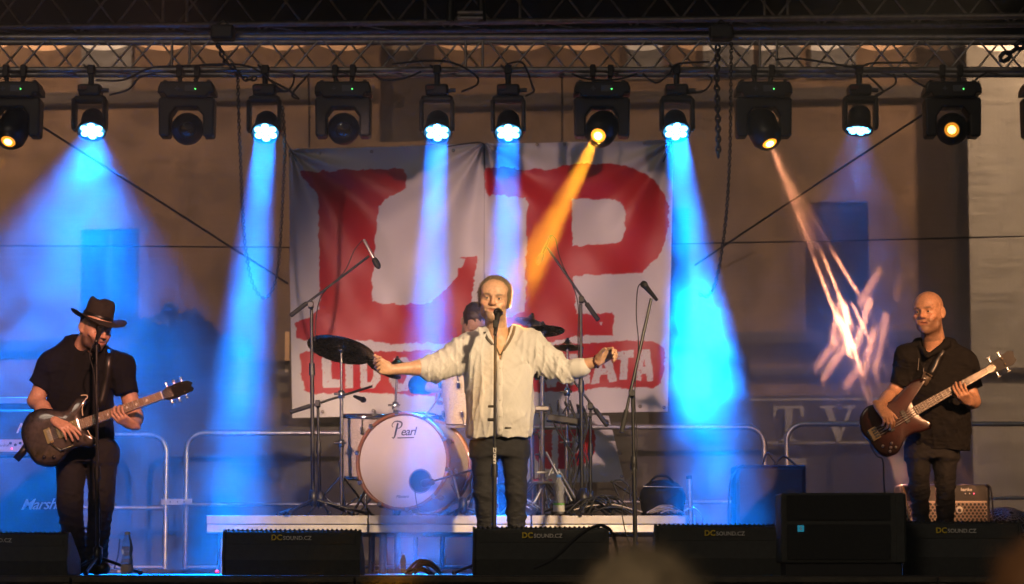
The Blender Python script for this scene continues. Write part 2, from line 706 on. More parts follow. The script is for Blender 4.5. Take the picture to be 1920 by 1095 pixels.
scrim_panel('mesh_curtain', -420, 539, False, 'see-through black mesh curtain with scalloped top behind the guitarist in the hat')
scrim_panel('mesh_curtain', 539, 2340, True, 'see-through black mesh curtain with scalloped top behind the banner and the bald bassist')
# rope running level across the mesh
r = MB()
r.tube([P(-400, 461, YS - 0.03), P(60, 461, YS - 0.03), P(300, 462, YS - 0.03), P(541, 464, YS - 0.03), P(900, 468, YS - 0.03), P(1300, 456, YS - 0.03), P(1560, 452, YS - 0.03), P(1920, 443, YS - 0.03), P(2300, 436, YS - 0.03)], 0.006, 6)
tag(r.build('rope', M_RUBBER), 'thin dark rope running level across the whole mesh curtain', 'rope')

# ------------------------------------------------------------------ roof above the stage
rf = thing('stage_roof', 'black stage roof skin and rear valance above the lamp truss', 'roof', (0, 4.6, 4.6))
p = MB()
a, b = P(960, 30, 4.55), P(960, 82, 4.55)
p.box((0, 4.56, (a.z + b.z) / 2 + 0.3), (15, 0.04, a.z - b.z + 0.6))
p.build('valance', M_BLACK, rf)
p = MB()
p.box((0, 3.3, a.z + 0.75), (15, 3.2, 0.05), Matrix.Rotation(math.radians(-3), 3, 'X'))
p.build('roof_skin', M_BLACK, rf)

# ------------------------------------------------------------------ printed banner


def inpoly(X, Y, poly):
    ins = np.zeros(X.shape, bool)
    n = len(poly)
    for i in range(n):
        x1, y1 = poly[i]
        x2, y2 = poly[(i + 1) % n]
        if y1 == y2:
            continue
        c = ((y1 > Y) != (y2 > Y)) & (X < (x2 - x1) * (Y - y1) / (y2 - y1) + x1)
        ins ^= c
    return ins


def vnoise(X, Y, s, seed):
    r = np.random.default_rng(seed)
    T = r.random((64, 64))
    x, y = X / s, Y / s
    xi, yi = np.floor(x).astype(int), np.floor(y).astype(int)
    fx, fy_ = x - xi, y - yi
    fx, fy_ = fx * fx * (3 - 2 * fx), fy_ * fy_ * (3 - 2 * fy_)
    g = lambda i, j: T[(xi + i) % 64, (yi + j) % 64]
    return (g(0, 0) * (1 - fx) + g(1, 0) * fx) * (1 - fy_) + (g(0, 1) * (1 - fx) + g(1, 1) * fx) * fy_


RED, PAPER = (0.52, 0.014, 0.016), (0.66, 0.64, 0.64)
L_POLY = [(559, 321), (620, 318), (700, 316), (748, 314), (757, 318), (762, 330), (760, 352), (752, 360), (735, 366), (722, 376), (711, 384), (708, 400), (704, 440), (701, 480), (699, 520), (698, 566), (720, 570), (760, 571), (806, 569), (822, 556), (840, 535), (857, 514), (868, 495), (872, 484), (862, 481), (892, 481), (895, 487), (889, 510), (886, 545), (883, 570), (876, 605), (868, 640), (866, 645), (800, 643), (735, 645), (700, 640), (640, 638), (590, 632), (568, 637), (556, 632), (552, 604), (580, 594), (599, 580), (600, 540), (598, 480), (597, 420), (597, 362), (588, 352), (572, 338)]
P_OUT = [(909, 318), (930, 314), (990, 318), (1030, 318), (1062, 309), (1110, 306), (1160, 308), (1200, 318), (1230, 340), (1248, 370), (1254, 400), (1250, 440), (1238, 475), (1220, 495), (1205, 511), (1150, 516), (1100, 514), (1074, 518), (1078, 560), (1080, 587), (1110, 590), (1148, 586), (1152, 593), (1149, 628), (1120, 627), (1075, 631), (1040, 640), (960, 642), (905, 640), (900, 600), (960, 592), (985, 585), (986, 520), (987, 450), (989, 380), (986, 372), (960, 368), (925, 366), (917, 370), (909, 362)]
P_IN = [(1072, 374), (1100, 372), (1150, 374), (1168, 382), (1173, 400), (1172, 430), (1166, 452), (1145, 457), (1100, 459), (1074, 462), (1072, 430)]
BOX = [(562, 664), (572, 656), (605, 657), (680, 660), (760, 659), (830, 656), (900, 652), (960, 648), (1040, 646), (1110, 644), (1160, 640), (1190, 637), (1230, 641), (1245, 652), (1246, 690), (1240, 716), (1225, 727), (1180, 729), (1130, 724), (1090, 732), (1000, 736), (920, 742), (850, 744), (780, 741), (720, 738), (640, 735), (585, 740), (570, 730), (564, 700)]
WHITES = [
    [(603, 664), (620, 664), (622, 710), (638, 712), (638, 726), (605, 727)],
    [(647, 674), (662, 674), (662, 728), (648, 728)],
    [(676, 668), (698, 668), (712, 680), (714, 712), (702, 728), (676, 729)],
    [(728, 690), (740, 672), (762, 670), (776, 688), (777, 715), (765, 733), (744, 735), (730, 716)],
    [(795, 676), (808, 676), (818, 712), (828, 676), (840, 676), (824, 732), (812, 732)],
    [(1008, 668), (1022, 668), (1034, 706), (1046, 664), (1060, 664), (1042, 726), (1026, 727)],
    [(1068, 664), (1083, 663), (1084, 705), (1106, 703), (1107, 719), (1069, 722)],
    [(1108, 720), (1124, 660), (1142, 659), (1158, 715), (1142, 717), (1138, 702), (1126, 703), (1123, 719)],
    [(1150, 660), (1188, 655), (1188, 670), (1178, 671), (1176, 711), (1162, 712), (1164, 673), (1151, 674)],
    [(1191, 713), (1203, 655), (1218, 654), (1226, 714), (1214, 716), (1211, 701), (1204, 701), (1202, 714)],
]
INNER = [[(689, 680), (697, 682), (701, 692), (700, 706), (696, 716), (689, 717)], [(743, 690), (751, 684), (761, 690), (763, 705), (756, 720), (747, 718), (742, 704)],
         [(1131, 678), (1136, 690), (1128, 691)], [(1208, 672), (1210, 688), (1205, 688)]]


def banner(name, quad, nx, ny, Y0, paint, wave, label):
    (xa, ya), (xb, yb), (xc, yc), (xd, yd) = quad
    u, v = np.meshgrid(np.linspace(0, 1, nx), np.linspace(0, 1, ny))
    X = (xa * (1 - u) + xb * u) * (1 - v) + (xd * (1 - u) + xc * u) * v
    Yp = (ya * (1 - u) + yb * u) * (1 - v) + (yd * (1 - u) + yc * u) * v
    cols = paint(X, Yp)
    dep = wave(u, v, X, Yp)
    a, b = (X - 960) / FPX, (547.5 - Yp) / FPX
    c, s = math.cos(PITCH), math.sin(PITCH)
    t = (Y0 - CAMY) / (c - b * s)
    co = np.stack([a * t, np.full_like(a, Y0) + dep, CAMZ + t * (s + b * c)], -1).reshape(-1, 3)
    idx = np.arange(nx * ny).reshape(ny, nx)
    f = np.stack([idx[1:, :-1], idx[1:, 1:], idx[:-1, 1:], idx[:-1, :-1]], -1).reshape(-1, 4)
    me = bpy.data.meshes.new(name)
    me.from_pydata(co.tolist(), [], f.tolist())
    me.polygons.foreach_set('use_smooth', [True] * len(f))
    at = me.color_attributes.new('print', 'FLOAT_COLOR', 'POINT')
    at.data.foreach_set('color', np.concatenate([cols.reshape(-1, 3), np.ones((nx * ny, 1))], 1).astype(np.float32).ravel())
    me.materials.append(mat('banner_vinyl', (1, 1, 1), 0.42, attr='print', bump=0.05, bscale=14, spec=0.35))
    root = thing(name, label, 'banner', P(*quad[3], Y0).to_tuple())
    me.transform(Matrix.Translation(-root.location))
    o = bpy.data.objects.new('printed_sheet', me)
    COL.objects.link(o)
    o.parent = root
    return root


def paint_main(X, Y):
    jx = X + (vnoise(X, Y, 2.2, 3) - 0.5) * 2.6 + (vnoise(X, Y, 11.0, 4) - 0.5) * 5
    jy = Y + (vnoise(X, Y, 2.2, 5) - 0.5) * 2.6 + (vnoise(X, Y, 11.0, 6) - 0.5) * 5
    red = inpoly(jx, jy, L_POLY) | (inpoly(jx, jy, P_OUT) & ~inpoly(jx, jy, P_IN)) | inpoly(jx, jy, BOX)
    wh = np.zeros(X.shape, bool)
    for q in WHITES:
        wh |= inpoly(X + (vnoise(X, Y, 2.5, 9) - 0.5) * 2, Y, q)
    for q in INNER:
        wh &= ~inpoly(X, Y, q)
    wh &= ~((vnoise(X, Y, 2.0, 12) > 0.86) & (vnoise(X, Y, 6.0, 13) > 0.5))
    wh |= inpoly(X, Y, [(1124, 603), (1130, 603), (1127, 611)])
    red &= ~wh
    c = np.where(red[..., None], np.array(RED), np.array(PAPER))
    seam = (np.abs(X - 908) < 1.0)[..., None]
    c = np.where(seam, c * 0.5, c)
    return c


def wave_main(u, v, X, Y):
    d = 0.022 * np.sin(u * 9 + v * 2) + 0.018 * np.sin(v * 7 - u * 5 + 1) + 0.009 * np.sin(u * 23 + v * 9) + 0.008 * np.sin(u * 31 - v * 17)
    # soft folds running down from the tie points
    for (cx, cy_) in ((908, 268), (545, 282), (1258, 264)):
        r = np.hypot(X - cx, Y - cy_)
        th = np.arctan2(Y - cy_, X - cx)
        d += 0.035 * np.exp(-r / 170) * np.sin(th * 11 + 0.7)
    return d


ban = banner('banner', [(541, 279), (1263, 262), (1252, 772), (547, 783)], 480, 345, 4.42, paint_main, wave_main,
             'large white banner with red brush letters L and P and a red word strip')
M_EYE = mat('eyelet_brass', (0.25, 0.2, 0.13), 0.35, metal=0.9)
for (x, y) in [(600, 287), (697, 284), (850, 282), (1007, 271), (1058, 270), (1208, 268), (605, 772), (700, 770), (1200, 762), (1245, 764), (1110, 766)]:
    p = MB()
    q = P(x, y, 4.385)
    p.lathe([(0.005, -0.003), (0.013, -0.003), (0.013, 0.003), (0.005, 0.003)], frame(q, (0, -1, 0)), 10)
    p.build('eyelet', M_EYE, ban)


def paint_low(X, Y):
    jx = X + (vnoise(X, Y, 3, 21) - 0.5) * 3
    red = inpoly(jx, Y, [(990, 800), (1035, 806), (1035, 880), (1015, 878), (1000, 850), (985, 836)]) | \
        inpoly(jx, Y, [(1046, 800), (1100, 798), (1114, 806), (1117, 836), (1110, 862), (1088, 872), (1060, 880), (1046, 880)])
    red &= ~inpoly(jx, Y, [(1072, 820), (1090, 818), (1092, 840), (1074, 856)])
    return np.where(red[..., None], np.array((0.5, 0.014, 0.016)), np.array(PAPER))


def wave_low(u, v, X, Y):
    # tight diagonal crease from the upper right eyelet
    t = (X - 1150) * 0.80 + (Y - 778) * 0.60
    s_ = -(X - 1150) * 0.60 + (Y - 778) * 0.80
    d = 0.05 * np.exp(-((s_ - 30) / 16) ** 2) * np.clip(1 - np.abs(t) / 260, 0, 1)
    return -d + 0.03 * np.sin(u * 5 + v * 3) + 0.012 * np.sin(u * 14 + v * 6)


ban2 = banner('banner', [(880, 768), (1141, 780), (1172, 903), (900, 908)], 150, 80, 4.34, paint_low, wave_low,
              'creased white banner with a red letter hanging low behind the drum kit')
for (x, y) in [(1164, 850), (1166, 893), (1138, 789)]:
    p = MB()
    q = P(x, y, 4.29)
    p.lathe([(0.005, -0.003), (0.013, -0.003), (0.013, 0.003), (0.005, 0.003)], frame(q, (0, -1, 0)), 10)
    p.build('eyelet', M_EYE, ban2)
# ------------------------------------------------------------------ trusses


def truss(name, label, Y, ytop, ybot, dy, pitch, r_ch, r_br, x0=-7.0, x1=7.0, yaw=0.0, verts=()):
    zb, zt = P(960, ybot, Y).z, P(960, ytop, Y).z
    root = thing(name, label, 'truss', (0, Y, zb), 'trusses above the stage')
    for (y, z) in ((0, 0), (0, zt - zb), (dy, 0), (dy, zt - zb)):
        m = MB()
        m.tube([(x0, y, z), (x1, y, z)], r_ch, 10)
        m.build('chord', M_DIM, root, off=Vector())
    h = zt - zb
    up = MB().tube([(0, 0, 0), (pitch, 0, h)], r_br, 6).mesh('brace_up', M_DIM)
    dn = MB().tube([(0, 0, h), (pitch, 0, 0)], r_br, 6).mesh('brace_down', M_DIM)
    vt = MB().tube([(0, 0, 0), (0, 0, h)], r_br * 1.3, 6).mesh('upright', M_DIM)
    fl_ = MB().tube([(0, 0, 0), (pitch, dy, 0)], r_br, 6).mesh('brace_flat', M_DIM)
    i = 0
    x = x0
    while x < x1 - pitch:
        if -5.2 < x < 5.0:
            for (yy, me) in ((0, up if i % 2 else dn), (dy, dn if i % 2 else up)):
                o = bpy.data.objects.new('brace', me)
                COL.objects.link(o)
                o.parent = root
                o.location = (x, yy, 0)
            if i % 2 == 0:
                o = bpy.data.objects.new('brace', fl_)
                COL.objects.link(o)
                o.parent = root
                o.location = (x, 0, 0)
        x += pitch
        i += 1
    for px in verts:
        o = bpy.data.objects.new('upright', vt)
        COL.objects.link(o)
        o.parent = root
        o.location = (P(px, ybot, Y).x, 0, 0)
    root.rotation_euler = (0, 0, yaw)
    return root


YT = 3.0
truss('lamp_truss', 'aluminium box truss that carries the row of moving lamps', YT, 70, 131, 0.2, 0.2, 0.022, 0.0085,
      verts=(322, 355, 873, 905, 1425, 1457))
truss('roof_truss', 'heavier dim truss under the roof, above the lamp truss', 3.75, -75, 40, 0.34, 0.36, 0.024, 0.010,
      yaw=math.radians(-3.2), verts=(300, 345, 797, 975, 1432, 1475))
hub = thing('ridge_block', 'dark steel ridge block on the middle of the roof truss', 'bracket', P(872, 20, 3.5).to_tuple())
m = MB()
for dx in (-28, 32):
    m.tube([P(872 + dx, 40, 3.42), P(872 + dx * 0.85, -60, 3.42)], 0.03, 8)
m.build('frame', M_BLACKM, hub)
for yy in (24, 34):
    m = MB()
    m.tube([P(858, yy, 3.40), P(905, yy, 3.40)], 0.016, 8)
    m.build('rung', M_DIM, hub)
# dark motor blocks on the truss
for (px, lab) in ((418, 'black hoist body on the lamp truss above the guitarist side'), (1352, 'black hoist body on the lamp truss right of the banner')):
    hb = thing('chain_hoist', lab, 'hoist', P(px, 75, 2.9).to_tuple(), 'chain hoists on the lamp truss')
    m = MB()
    m.box(P(px, 62, 2.9), (0.17, 0.14, 0.11), bev=0.02)
    m.build('body', M_BLACK, hb)
    m = MB()
    m.tube([P(px - 12, 48, 2.9), P(px, 38, 2.9), P(px + 12, 48, 2.9)], 0.01, 6)
    m.build('hook', M_BLACKM, hb)


# ------------------------------------------------------------------ chains and lines
def chain(name, pts, label, link=0.034, wire=0.0048, group='chains hanging from the truss'):
    pts = [Vector(p) for p in pts]
    # resample
    L = [0]
    for i in range(1, len(pts)):
        L.append(L[-1] + (pts[i] - pts[i - 1]).length)
    n = int(L[-1] / (link * 0.72))
    b = MB()
    j = 0
    out = []
    for k in range(n + 1):
        s_ = L[-1] * k / n
        while j < len(L) - 2 and L[j + 1] < s_:
            j += 1
        t = (s_ - L[j]) / max(1e-9, L[j + 1] - L[j])
        out.append(pts[j].lerp(pts[j + 1], t))
    for k in range(n):
        c = (out[k] + out[k + 1]) / 2
        d = (out[k + 1] - out[k]).normalized()
        side = d.cross(Vector((0, 1, 0)))
        side = side.normalized() if side.length > 1e-3 else Vector((1, 0, 0))
        if k % 2:
            side = d.cross(side).normalized()
        ring = []
        for q in range(8):
            a = 2 * PI * q / 8
            ring.append(c + d * math.cos(a) * link * 0.5 + side * math.sin(a) * link * 0.3)
        b.tube(ring, wire, 4, closed=True)
    return tag(b.build(name, M_BLACKM), label, 'chain', group)


def px_path(pxs, Y, n=6):
    return spline([P(x, y, Y) for x, y in pxs], n)


YC = 2.85
chain('chain', px_path([(446, 135), (447, 200), (451, 300), (455, 400), (462, 480), (475, 535), (492, 558), (507, 550), (520, 510), (527, 430), (532, 330), (534, 270), (530, 200)], YC),
      'long slack chain loop hanging left of the banner')
chain('chain', px_path([(1371, 80), (1370, 200), (1368, 300), (1362, 400), (1352, 480), (1340, 535), (1325, 556), (1312, 550)], YC),
      'thin slack chain curving down right of the banner')
chain('chain', px_path([(1346, 85), (1344, 150), (1346, 220), (1347, 294)], YC - 0.06), 'short thick hoist chain ending in mid air right of the banner', link=0.05, wire=0.009)
chain('chain', px_path([(1054, 138), (1054, 200), (1054, 264)], 3.3), 'thin straight chain holding the top of the banner', link=0.024, wire=0.003)
chain('chain', px_path([(408, 82), (415, 100), (425, 120), (440, 128), (450, 142), (465, 150), (480, 146)], YC), 'slack chain draped over the lamp truss near the second blue lamp', link=0.045, wire=0.007)
chain('chain', px_path([(578, 140), (580, 205), (580, 275)], 3.3), 'thin straight chain left of the banner top beside a dark lamp', link=0.024, wire=0.003)
chain('chain', px_path([(1878, 112), (1895, 98), (1912, 86), (1935, 66)], 2.8), 'heavy chain slanting up at the upper right corner', link=0.09, wire=0.016)


def line(name, pts, r, label, cat, m=None, n=6, group=None):
    b = MB()
    b.tube(pts, r, n)
    return tag(b.build(name, m or M_RUBBER), label, cat, group)


line('guy_line', [P(20, 205, 3.6), P(64, 228, 3.6), P(300, 378, 4.0), P(540, 532, 4.4)], 0.009, 'dark guy line slanting down to the left edge of the banner', 'line', group='guy lines')
line('guy_line', [P(1775, 188, 3.6), P(1730, 215, 3.6), P(1500, 366, 4.0), P(1303, 497, 4.4)], 0.009, 'dark guy line slanting down to the right edge of the banner', 'line', group='guy lines')
line('tie_cord', spline([P(525, 248, 4.3), P(540, 272, 4.3), P(556, 302, 4.3)], 4), 0.006, 'short black cord tying the left top corner of the banner', 'cord', group='banner ties')
line('tie_cord', spline([P(1262, 262, 4.3), P(1256, 275, 4.3), P(1243, 304, 4.3)], 4), 0.006, 'short black cord tying the right top corner of the banner', 'cord', group='banner ties')
line('tie_cord', spline([P(838, 275, 4.3), P(870, 270, 4.3), P(905, 268, 4.3), P(908, 290, 4.36), P(909, 318, 4.37)], 4), 0.006, 'black cord tying the banner at its middle seam', 'cord', group='banner ties')
# cables lying on and looping under the lamp truss
cab = [
    ([(180, 150), (230, 150), (280, 128), (330, 124), (420, 122)], 'black cable looping from the first blue lamp up to the truss'),
    ([(205, 178), (240, 168), (262, 145), (292, 138)], 'black cable sagging beside the first blue lamp'),
    ([(505, 150), (540, 168), (560, 185), (548, 176), (580, 138)], 'black cable looping beside the second blue lamp'),
    ([(350, 124), (430, 120), (480, 130), (530, 170), (548, 160), (552, 140)], 'black cable hanging over the truss between dark lamps'),
    ([(700, 138), (720, 150), (760, 146), (790, 134)], 'black cable bowing under the truss right of a dark lamp'),
    ([(735, 120), (800, 114), (850, 118), (890, 140), (895, 158), (865, 172)], 'black cable draped to the blue lamp above the banner seam'),
    ([(950, 120), (980, 118), (998, 160), (1000, 172), (985, 180)], 'black cable hanging at the blue lamp right of the banner seam'),
    ([(1072, 138), (1100, 148), (1150, 150), (1195, 138)], 'black cable bowing behind the lamp with the long amber beam'),
    ([(1205, 138), (1230, 155), (1255, 138), (1270, 120), (1330, 116)], 'black cable bunch left of the blue lamp beside the banner'),
    ([(1290, 175), (1320, 170), (1335, 150), (1325, 140)], 'black cable loop right of the blue lamp beside the banner'),
    ([(1455, 112), (1500, 110), (1600, 125), (1640, 118), (1720, 118)], 'black cable lying along the truss above the right lamps'),
    ([(1625, 140), (1655, 170), (1640, 180), (1678, 158), (1675, 138)], 'black cable loops beside the rightmost blue lamp'),
    ([(1695, 138), (1720, 155), (1740, 165)], 'black cable slanting to the far right lamp'),
    ([(1825, 155), (1835, 145), (1850, 136)], 'short black cable right of the far right lamp'),
]
for pts, lab in cab:
    line('lamp_cable', px_path(pts, 2.92, 6), 0.008, lab, 'cable', group='cables on the lamp truss')


# ------------------------------------------------------------------ moving lamps
M_LAMP = mat('lamp_black_plastic', (0.010, 0.010, 0.011), 0.42, var=0.2, vscale=20, rvar=0.1)
M_LENS_OFF = mat('dark_lens', (0.02, 0.02, 0.025), 0.06, spec=0.8, coat=1.0)
M_LED = mat('green_pilot', (0.1, 0.8, 0.1), 0.4, emit=(0.1, 1, 0.15), estr=4)
M_DISPLAY = mat('grey_display', (0.10, 0.11, 0.12), 0.3)
M_CELL = {}


def lens_mat(key, col, st):
    if key not in M_CELL:
        M_CELL[key] = mat('lit_lens_' + key, (0.02, 0.02, 0.02), 0.3, emit=col, estr=st)
    return M_CELL[key]


def rot_to(d):
    """rotation whose local -Z points along d, local X level"""
    d = Vector(d).normalized()
    z = -d
    x = Vector((0, 0, 1)).cross(z)
    x = x.normalized() if x.length > 1e-4 else Vector((1, 0, 0))
    y = z.cross(x)
    return Matrix((x, y, z)).transposed()




def gobo_nodes(ld, col, segs, soft, gain):
    """amber gobo glass: the light leaves only through a set of streaks (direction x/z, y/z plane)"""
    ld.use_nodes = True
    t = ld.node_tree
    em = t.nodes['Emission']
    em.inputs[0].default_value = (*col, 1)
    tc = t.nodes.new('ShaderNodeTexCoord')
    sep = t.nodes.new('ShaderNodeSeparateXYZ')
    t.links.new(tc.outputs['Normal'], sep.inputs[0])

    def M2(op, a, b=None, c=None):
        n = t.nodes.new('ShaderNodeMath')
        n.operation = op
        for i, q in enumerate((a, b, c)):
            if q is None:
                continue
            if isinstance(q, (int, float)):
                n.inputs[i].default_value = q
            else:
                t.links.new(q, n.inputs[i])
        return n.outputs[0]
    az = M2('ABSOLUTE', sep.outputs[2])
    u = M2('DIVIDE', sep.outputs[0], az)
    v = M2('DIVIDE', sep.outputs[1], az)
    tot = None
    for (x0, y0, x1, y1, wd, amp) in segs:
        dx, dy = x1 - x0, y1 - y0
        l2 = dx * dx + dy * dy + 1e-9
        pu, pv = M2('SUBTRACT', u, x0), M2('SUBTRACT', v, y0)
        h = M2('DIVIDE', M2('ADD', M2('MULTIPLY', pu, dx), M2('MULTIPLY', pv, dy)), l2)
        h = M2('MINIMUM', M2('MAXIMUM', h, 0.0), 1.0)
        ex = M2('SUBTRACT', pu, M2('MULTIPLY', h, dx))
        ey = M2('SUBTRACT', pv, M2('MULTIPLY', h, dy))
        d2 = M2('ADD', M2('MULTIPLY', ex, ex), M2('MULTIPLY', ey, ey))
        g_ = M2('MULTIPLY', M2('POWER', 2.718, M2('DIVIDE', d2, -wd * wd)), amp)
        tot = g_ if tot is None else M2('ADD', tot, g_)
    t.links.new(M2('MULTIPLY', tot, gain), em.inputs[1])


def lamp_root(name, label, px, Y, group):
    top = P(px, 131, Y)
    return thing(name, label, 'stage lamp', (top.x, Y, top.z), group)


def wash_lamp(px, py, tgt, label, power, cone, blend, lit=1.0, col=(0.0, 0.19, 1.0), cell='blue'):
    """small LED wash: clamp, base box, yoke, round head with seven cells; (px, py) is the lens centre"""
    root = lamp_root('wash_lamp', label, px, YT - 0.02, 'blue LED wash lamps on the truss')
    s = 1 / S(YT)
    L = P(px, py, YT - 0.16)                       # lens centre
    top = Vector((P(px, 131, YT).x, YT - 0.02, P(px, 131, YT).z))
    b = MB()
    b.box(top + Vector((0, 0, -0.005)), (0.055, 0.075, 0.07), bev=0.01)
    b.tube([top + Vector((0, 0, -0.03)), top + Vector((0, 0, -0.145))], 0.022, 10)
    b.tube([top + Vector((-0.03, -0.02, 0.01)), top + Vector((-0.055, -0.02, 0.03))], 0.009, 6)
    b.build('clamp', M_BLACKM, root)
    zb = P(px, 172, YT).z
    b = MB()
    b.box((top.x, YT - 0.03, zb), (0.165, 0.16, 0.085), bev=0.018)
    b.box((top.x - 0.055, YT - 0.03, zb + 0.01), (0.06, 0.175, 0.05), bev=0.01)
    bo = b.build('base', M_LAMP, root)
    b = MB()
    b.box((top.x - 0.045, YT - 0.121, zb + 0.012), (0.055, 0.004, 0.022))
    b.build('display', mat('red_display', (0.10, 0.012, 0.015), 0.4), bo)
    b = MB()
    b.cyl((top.x + 0.08, YT - 0.06, zb), (top.x + 0.135, YT - 0.06, zb), 0.016, 0.016, 10)
    b.build('plug', mat('blue_grey_plug', (0.05, 0.06, 0.09), 0.5), bo)
    # yoke arms hang either side of the head
    piv = P(px, py - 32, YT - 0.05)
    y = MB()
    y.box((top.x, YT - 0.05, zb - 0.068), (0.235, 0.10, 0.055), bev=0.022)
    for sgn_ in (-1, 1):
        y.box((top.x + sgn_ * 0.112, YT - 0.055, piv.z - 0.01), (0.032, 0.125, 0.235), bev=0.015)
    y.build('yoke', M_LAMP, root)
    d = (Vector(tgt) - L).normalized()
    R = rot_to(d)
    MH = Matrix.Translation(L) @ R.to_4x4()
    hd = MB()
    hd.lathe([(0.001, 0.17), (0.062, 0.165), (0.078, 0.14), (0.084, 0.09), (0.086, 0.03), (0.104, 0.012), (0.106, -0.012), (0.100, -0.016), (0.094, -0.004), (0.001, -0.002)], MH, 28)
    ho = hd.build('head', M_LAMP, root)
    for k in range(7):
        a = PI / 6 + k * PI / 3
        rr = 0.0 if k == 6 else 0.058
        c = MH @ Vector((rr * math.cos(a), rr * math.sin(a), -0.004))
        e = MB()
        e.lathe([(0.0005, -0.012), (0.018, -0.010), (0.0275, -0.001), (0.0285, 0.004)], Matrix.Translation(c) @ R.to_4x4(), 14)
        e.build('lens_cell', lens_mat(cell, (0.10, 0.50, 1.0), 26 * lit), ho)
    if power > 0:
        ld = bpy.data.lights.new('wash_light', 'AREA')      # the whole lens face glows into a narrow spread
        ld.shape = 'DISK'
        ld.size = 0.165
        ld.spread = math.radians(cone)
        ld.energy = power
        ld.color = col
        lo = bpy.data.objects.new('wash_light', ld)
        COL.objects.link(lo)
        lo.parent = root
        lo.matrix_local = Matrix.Translation(-root.location) @ MH @ Matrix.Translation((0, 0, -0.03))
    return root


def spot_lamp(px, py, tgt, label, key=None, power=0, cone=8, blend=0.4, col=(1, 0.36, 0.02), segs=None, gain=1.0, glow=20, radius=0.04):
    """large moving head: wide base with display, tall yoke arms, drum-shaped head; (px, py) is the lens centre"""
    root = lamp_root('spot_lamp', label, px if px > 40 else 28, YT - 0.02, 'large moving spot lamps on the truss')
    cx = root.location.x
    top = Vector((cx, YT - 0.02, root.location.z))
    b = MB()
    for dx in (-0.065, 0.065):
        b = MB()
        b.box(top + Vector((dx, 0, -0.01)), (0.042, 0.075, 0.09), bev=0.008)
        b.tube([top + Vector((dx, 0, -0.04)), top + Vector((dx * 0.8, 0, -0.11))], 0.017, 8)
        b.build('clamp', M_BLACKM, root)
    zc = P(960, 172, YT).z
    b = MB()
    b.prism([(-0.205, 0.005), (-0.185, 0.052), (0.185, 0.052), (0.205, 0.005), (0.205, -0.03), (0.165, -0.03), (0.145, -0.062), (-0.145, -0.062), (-0.165, -0.03), (-0.205, -0.03)], 0.26,
            frame((cx, YT + 0.11, zc), (0, -1, 0), (1, 0, 0)), bev=0.012)
    for dx in (-0.155, 0.155):
        b.box((cx + dx, YT - 0.04, zc + 0.06), (0.03, 0.12, 0.025), bev=0.008)
    bo = b.build('base', M_LAMP, root)
    e = MB()
    e.box((cx + 0.03, YT - 0.152, zc), (0.075, 0.004, 0.045))
    e.build('display', M_DISPLAY, bo)
    e = MB()
    e.ball((cx + 0.068, YT - 0.154, zc - 0.005), 0.0045, 8, 6)
    e.build('pilot_light', M_LED, bo)
    e = MB()
    e.box((cx - 0.065, YT - 0.152, zc), (0.034, 0.004, 0.008))
    e.box((cx - 0.065, YT - 0.1525, zc), (0.008, 0.005, 0.034))
    e.build('button_cross', M_DISPLAY, bo)
    y = MB()
    y.prism([(-0.205, -0.075), (-0.19, -0.055), (0.19, -0.055), (0.205, -0.075), (0.2, -0.33), (0.185, -0.345), (0.13, -0.345), (0.118, -0.33), (0.118, -0.19), (0.075, -0.132), (-0.075, -0.132), (-0.118, -0.19), (-0.118, -0.33), (-0.13, -0.345), (-0.185, -0.345), (-0.2, -0.33)], 0.17,
            frame((cx, YT + 0.06, zc), (0, -1, 0), (1, 0, 0)), bev=0.014)
    y.build('yoke', M_LAMP, root)
    pv_ = Vector((cx, YT - 0.03, P(960, 243, YT).z))
    d = (Vector(tgt) - pv_).normalized()
    L = pv_ + d * 0.155
    R = rot_to(d)
    MH = Matrix.Translation(L) @ R.to_4x4()
    hd = MB()
    hd.lathe([(0.001, 0.30), (0.07, 0.295), (0.105, 0.27), (0.116, 0.23), (0.118, 0.13), (0.112, 0.06), (0.088, 0.018), (0.062, 0.004), (0.062, -0.004), (0.056, -0.004), (0.054, 0.012), (0.001, 0.014)], MH, 30)
    ho = hd.build('head', M_LAMP, root)
    e = MB()
    e.lathe([(0.0005, -0.004), (0.03, 0.001), (0.048, 0.009), (0.053, 0.011)], MH, 22)
    if key:
        ls = e.build('lens', lens_mat(key + '_rim', (1.0, 0.34, 0.02), glow * 0.12), ho)
        q = MB()
        q.lathe([(0.0005, -0.007), (0.017, -0.005), (0.03, -0.0005)], MH, 18)
        q.build('lens_core', lens_mat(key, (1.0, 0.62, 0.10), glow), ls)
    else:
        e.build('lens', M_LENS_OFF, ho)
    if power > 0:
        ld = bpy.data.lights.new('spot_light', 'SPOT')
        ld.energy = power
        ld.color = col
        ld.spot_size = math.radians(cone)
        ld.spot_blend = blend
        ld.shadow_soft_size = radius
        if segs:
            gobo_nodes(ld, (1, 1, 1), segs, 0, gain)
        lo = bpy.data.objects.new('spot_light', ld)
        COL.objects.link(lo)
        lo.parent = root
        lo.matrix_local = Matrix.Translation(-root.location) @ MH @ Matrix.Translation((0, 0, -0.03))
    return root


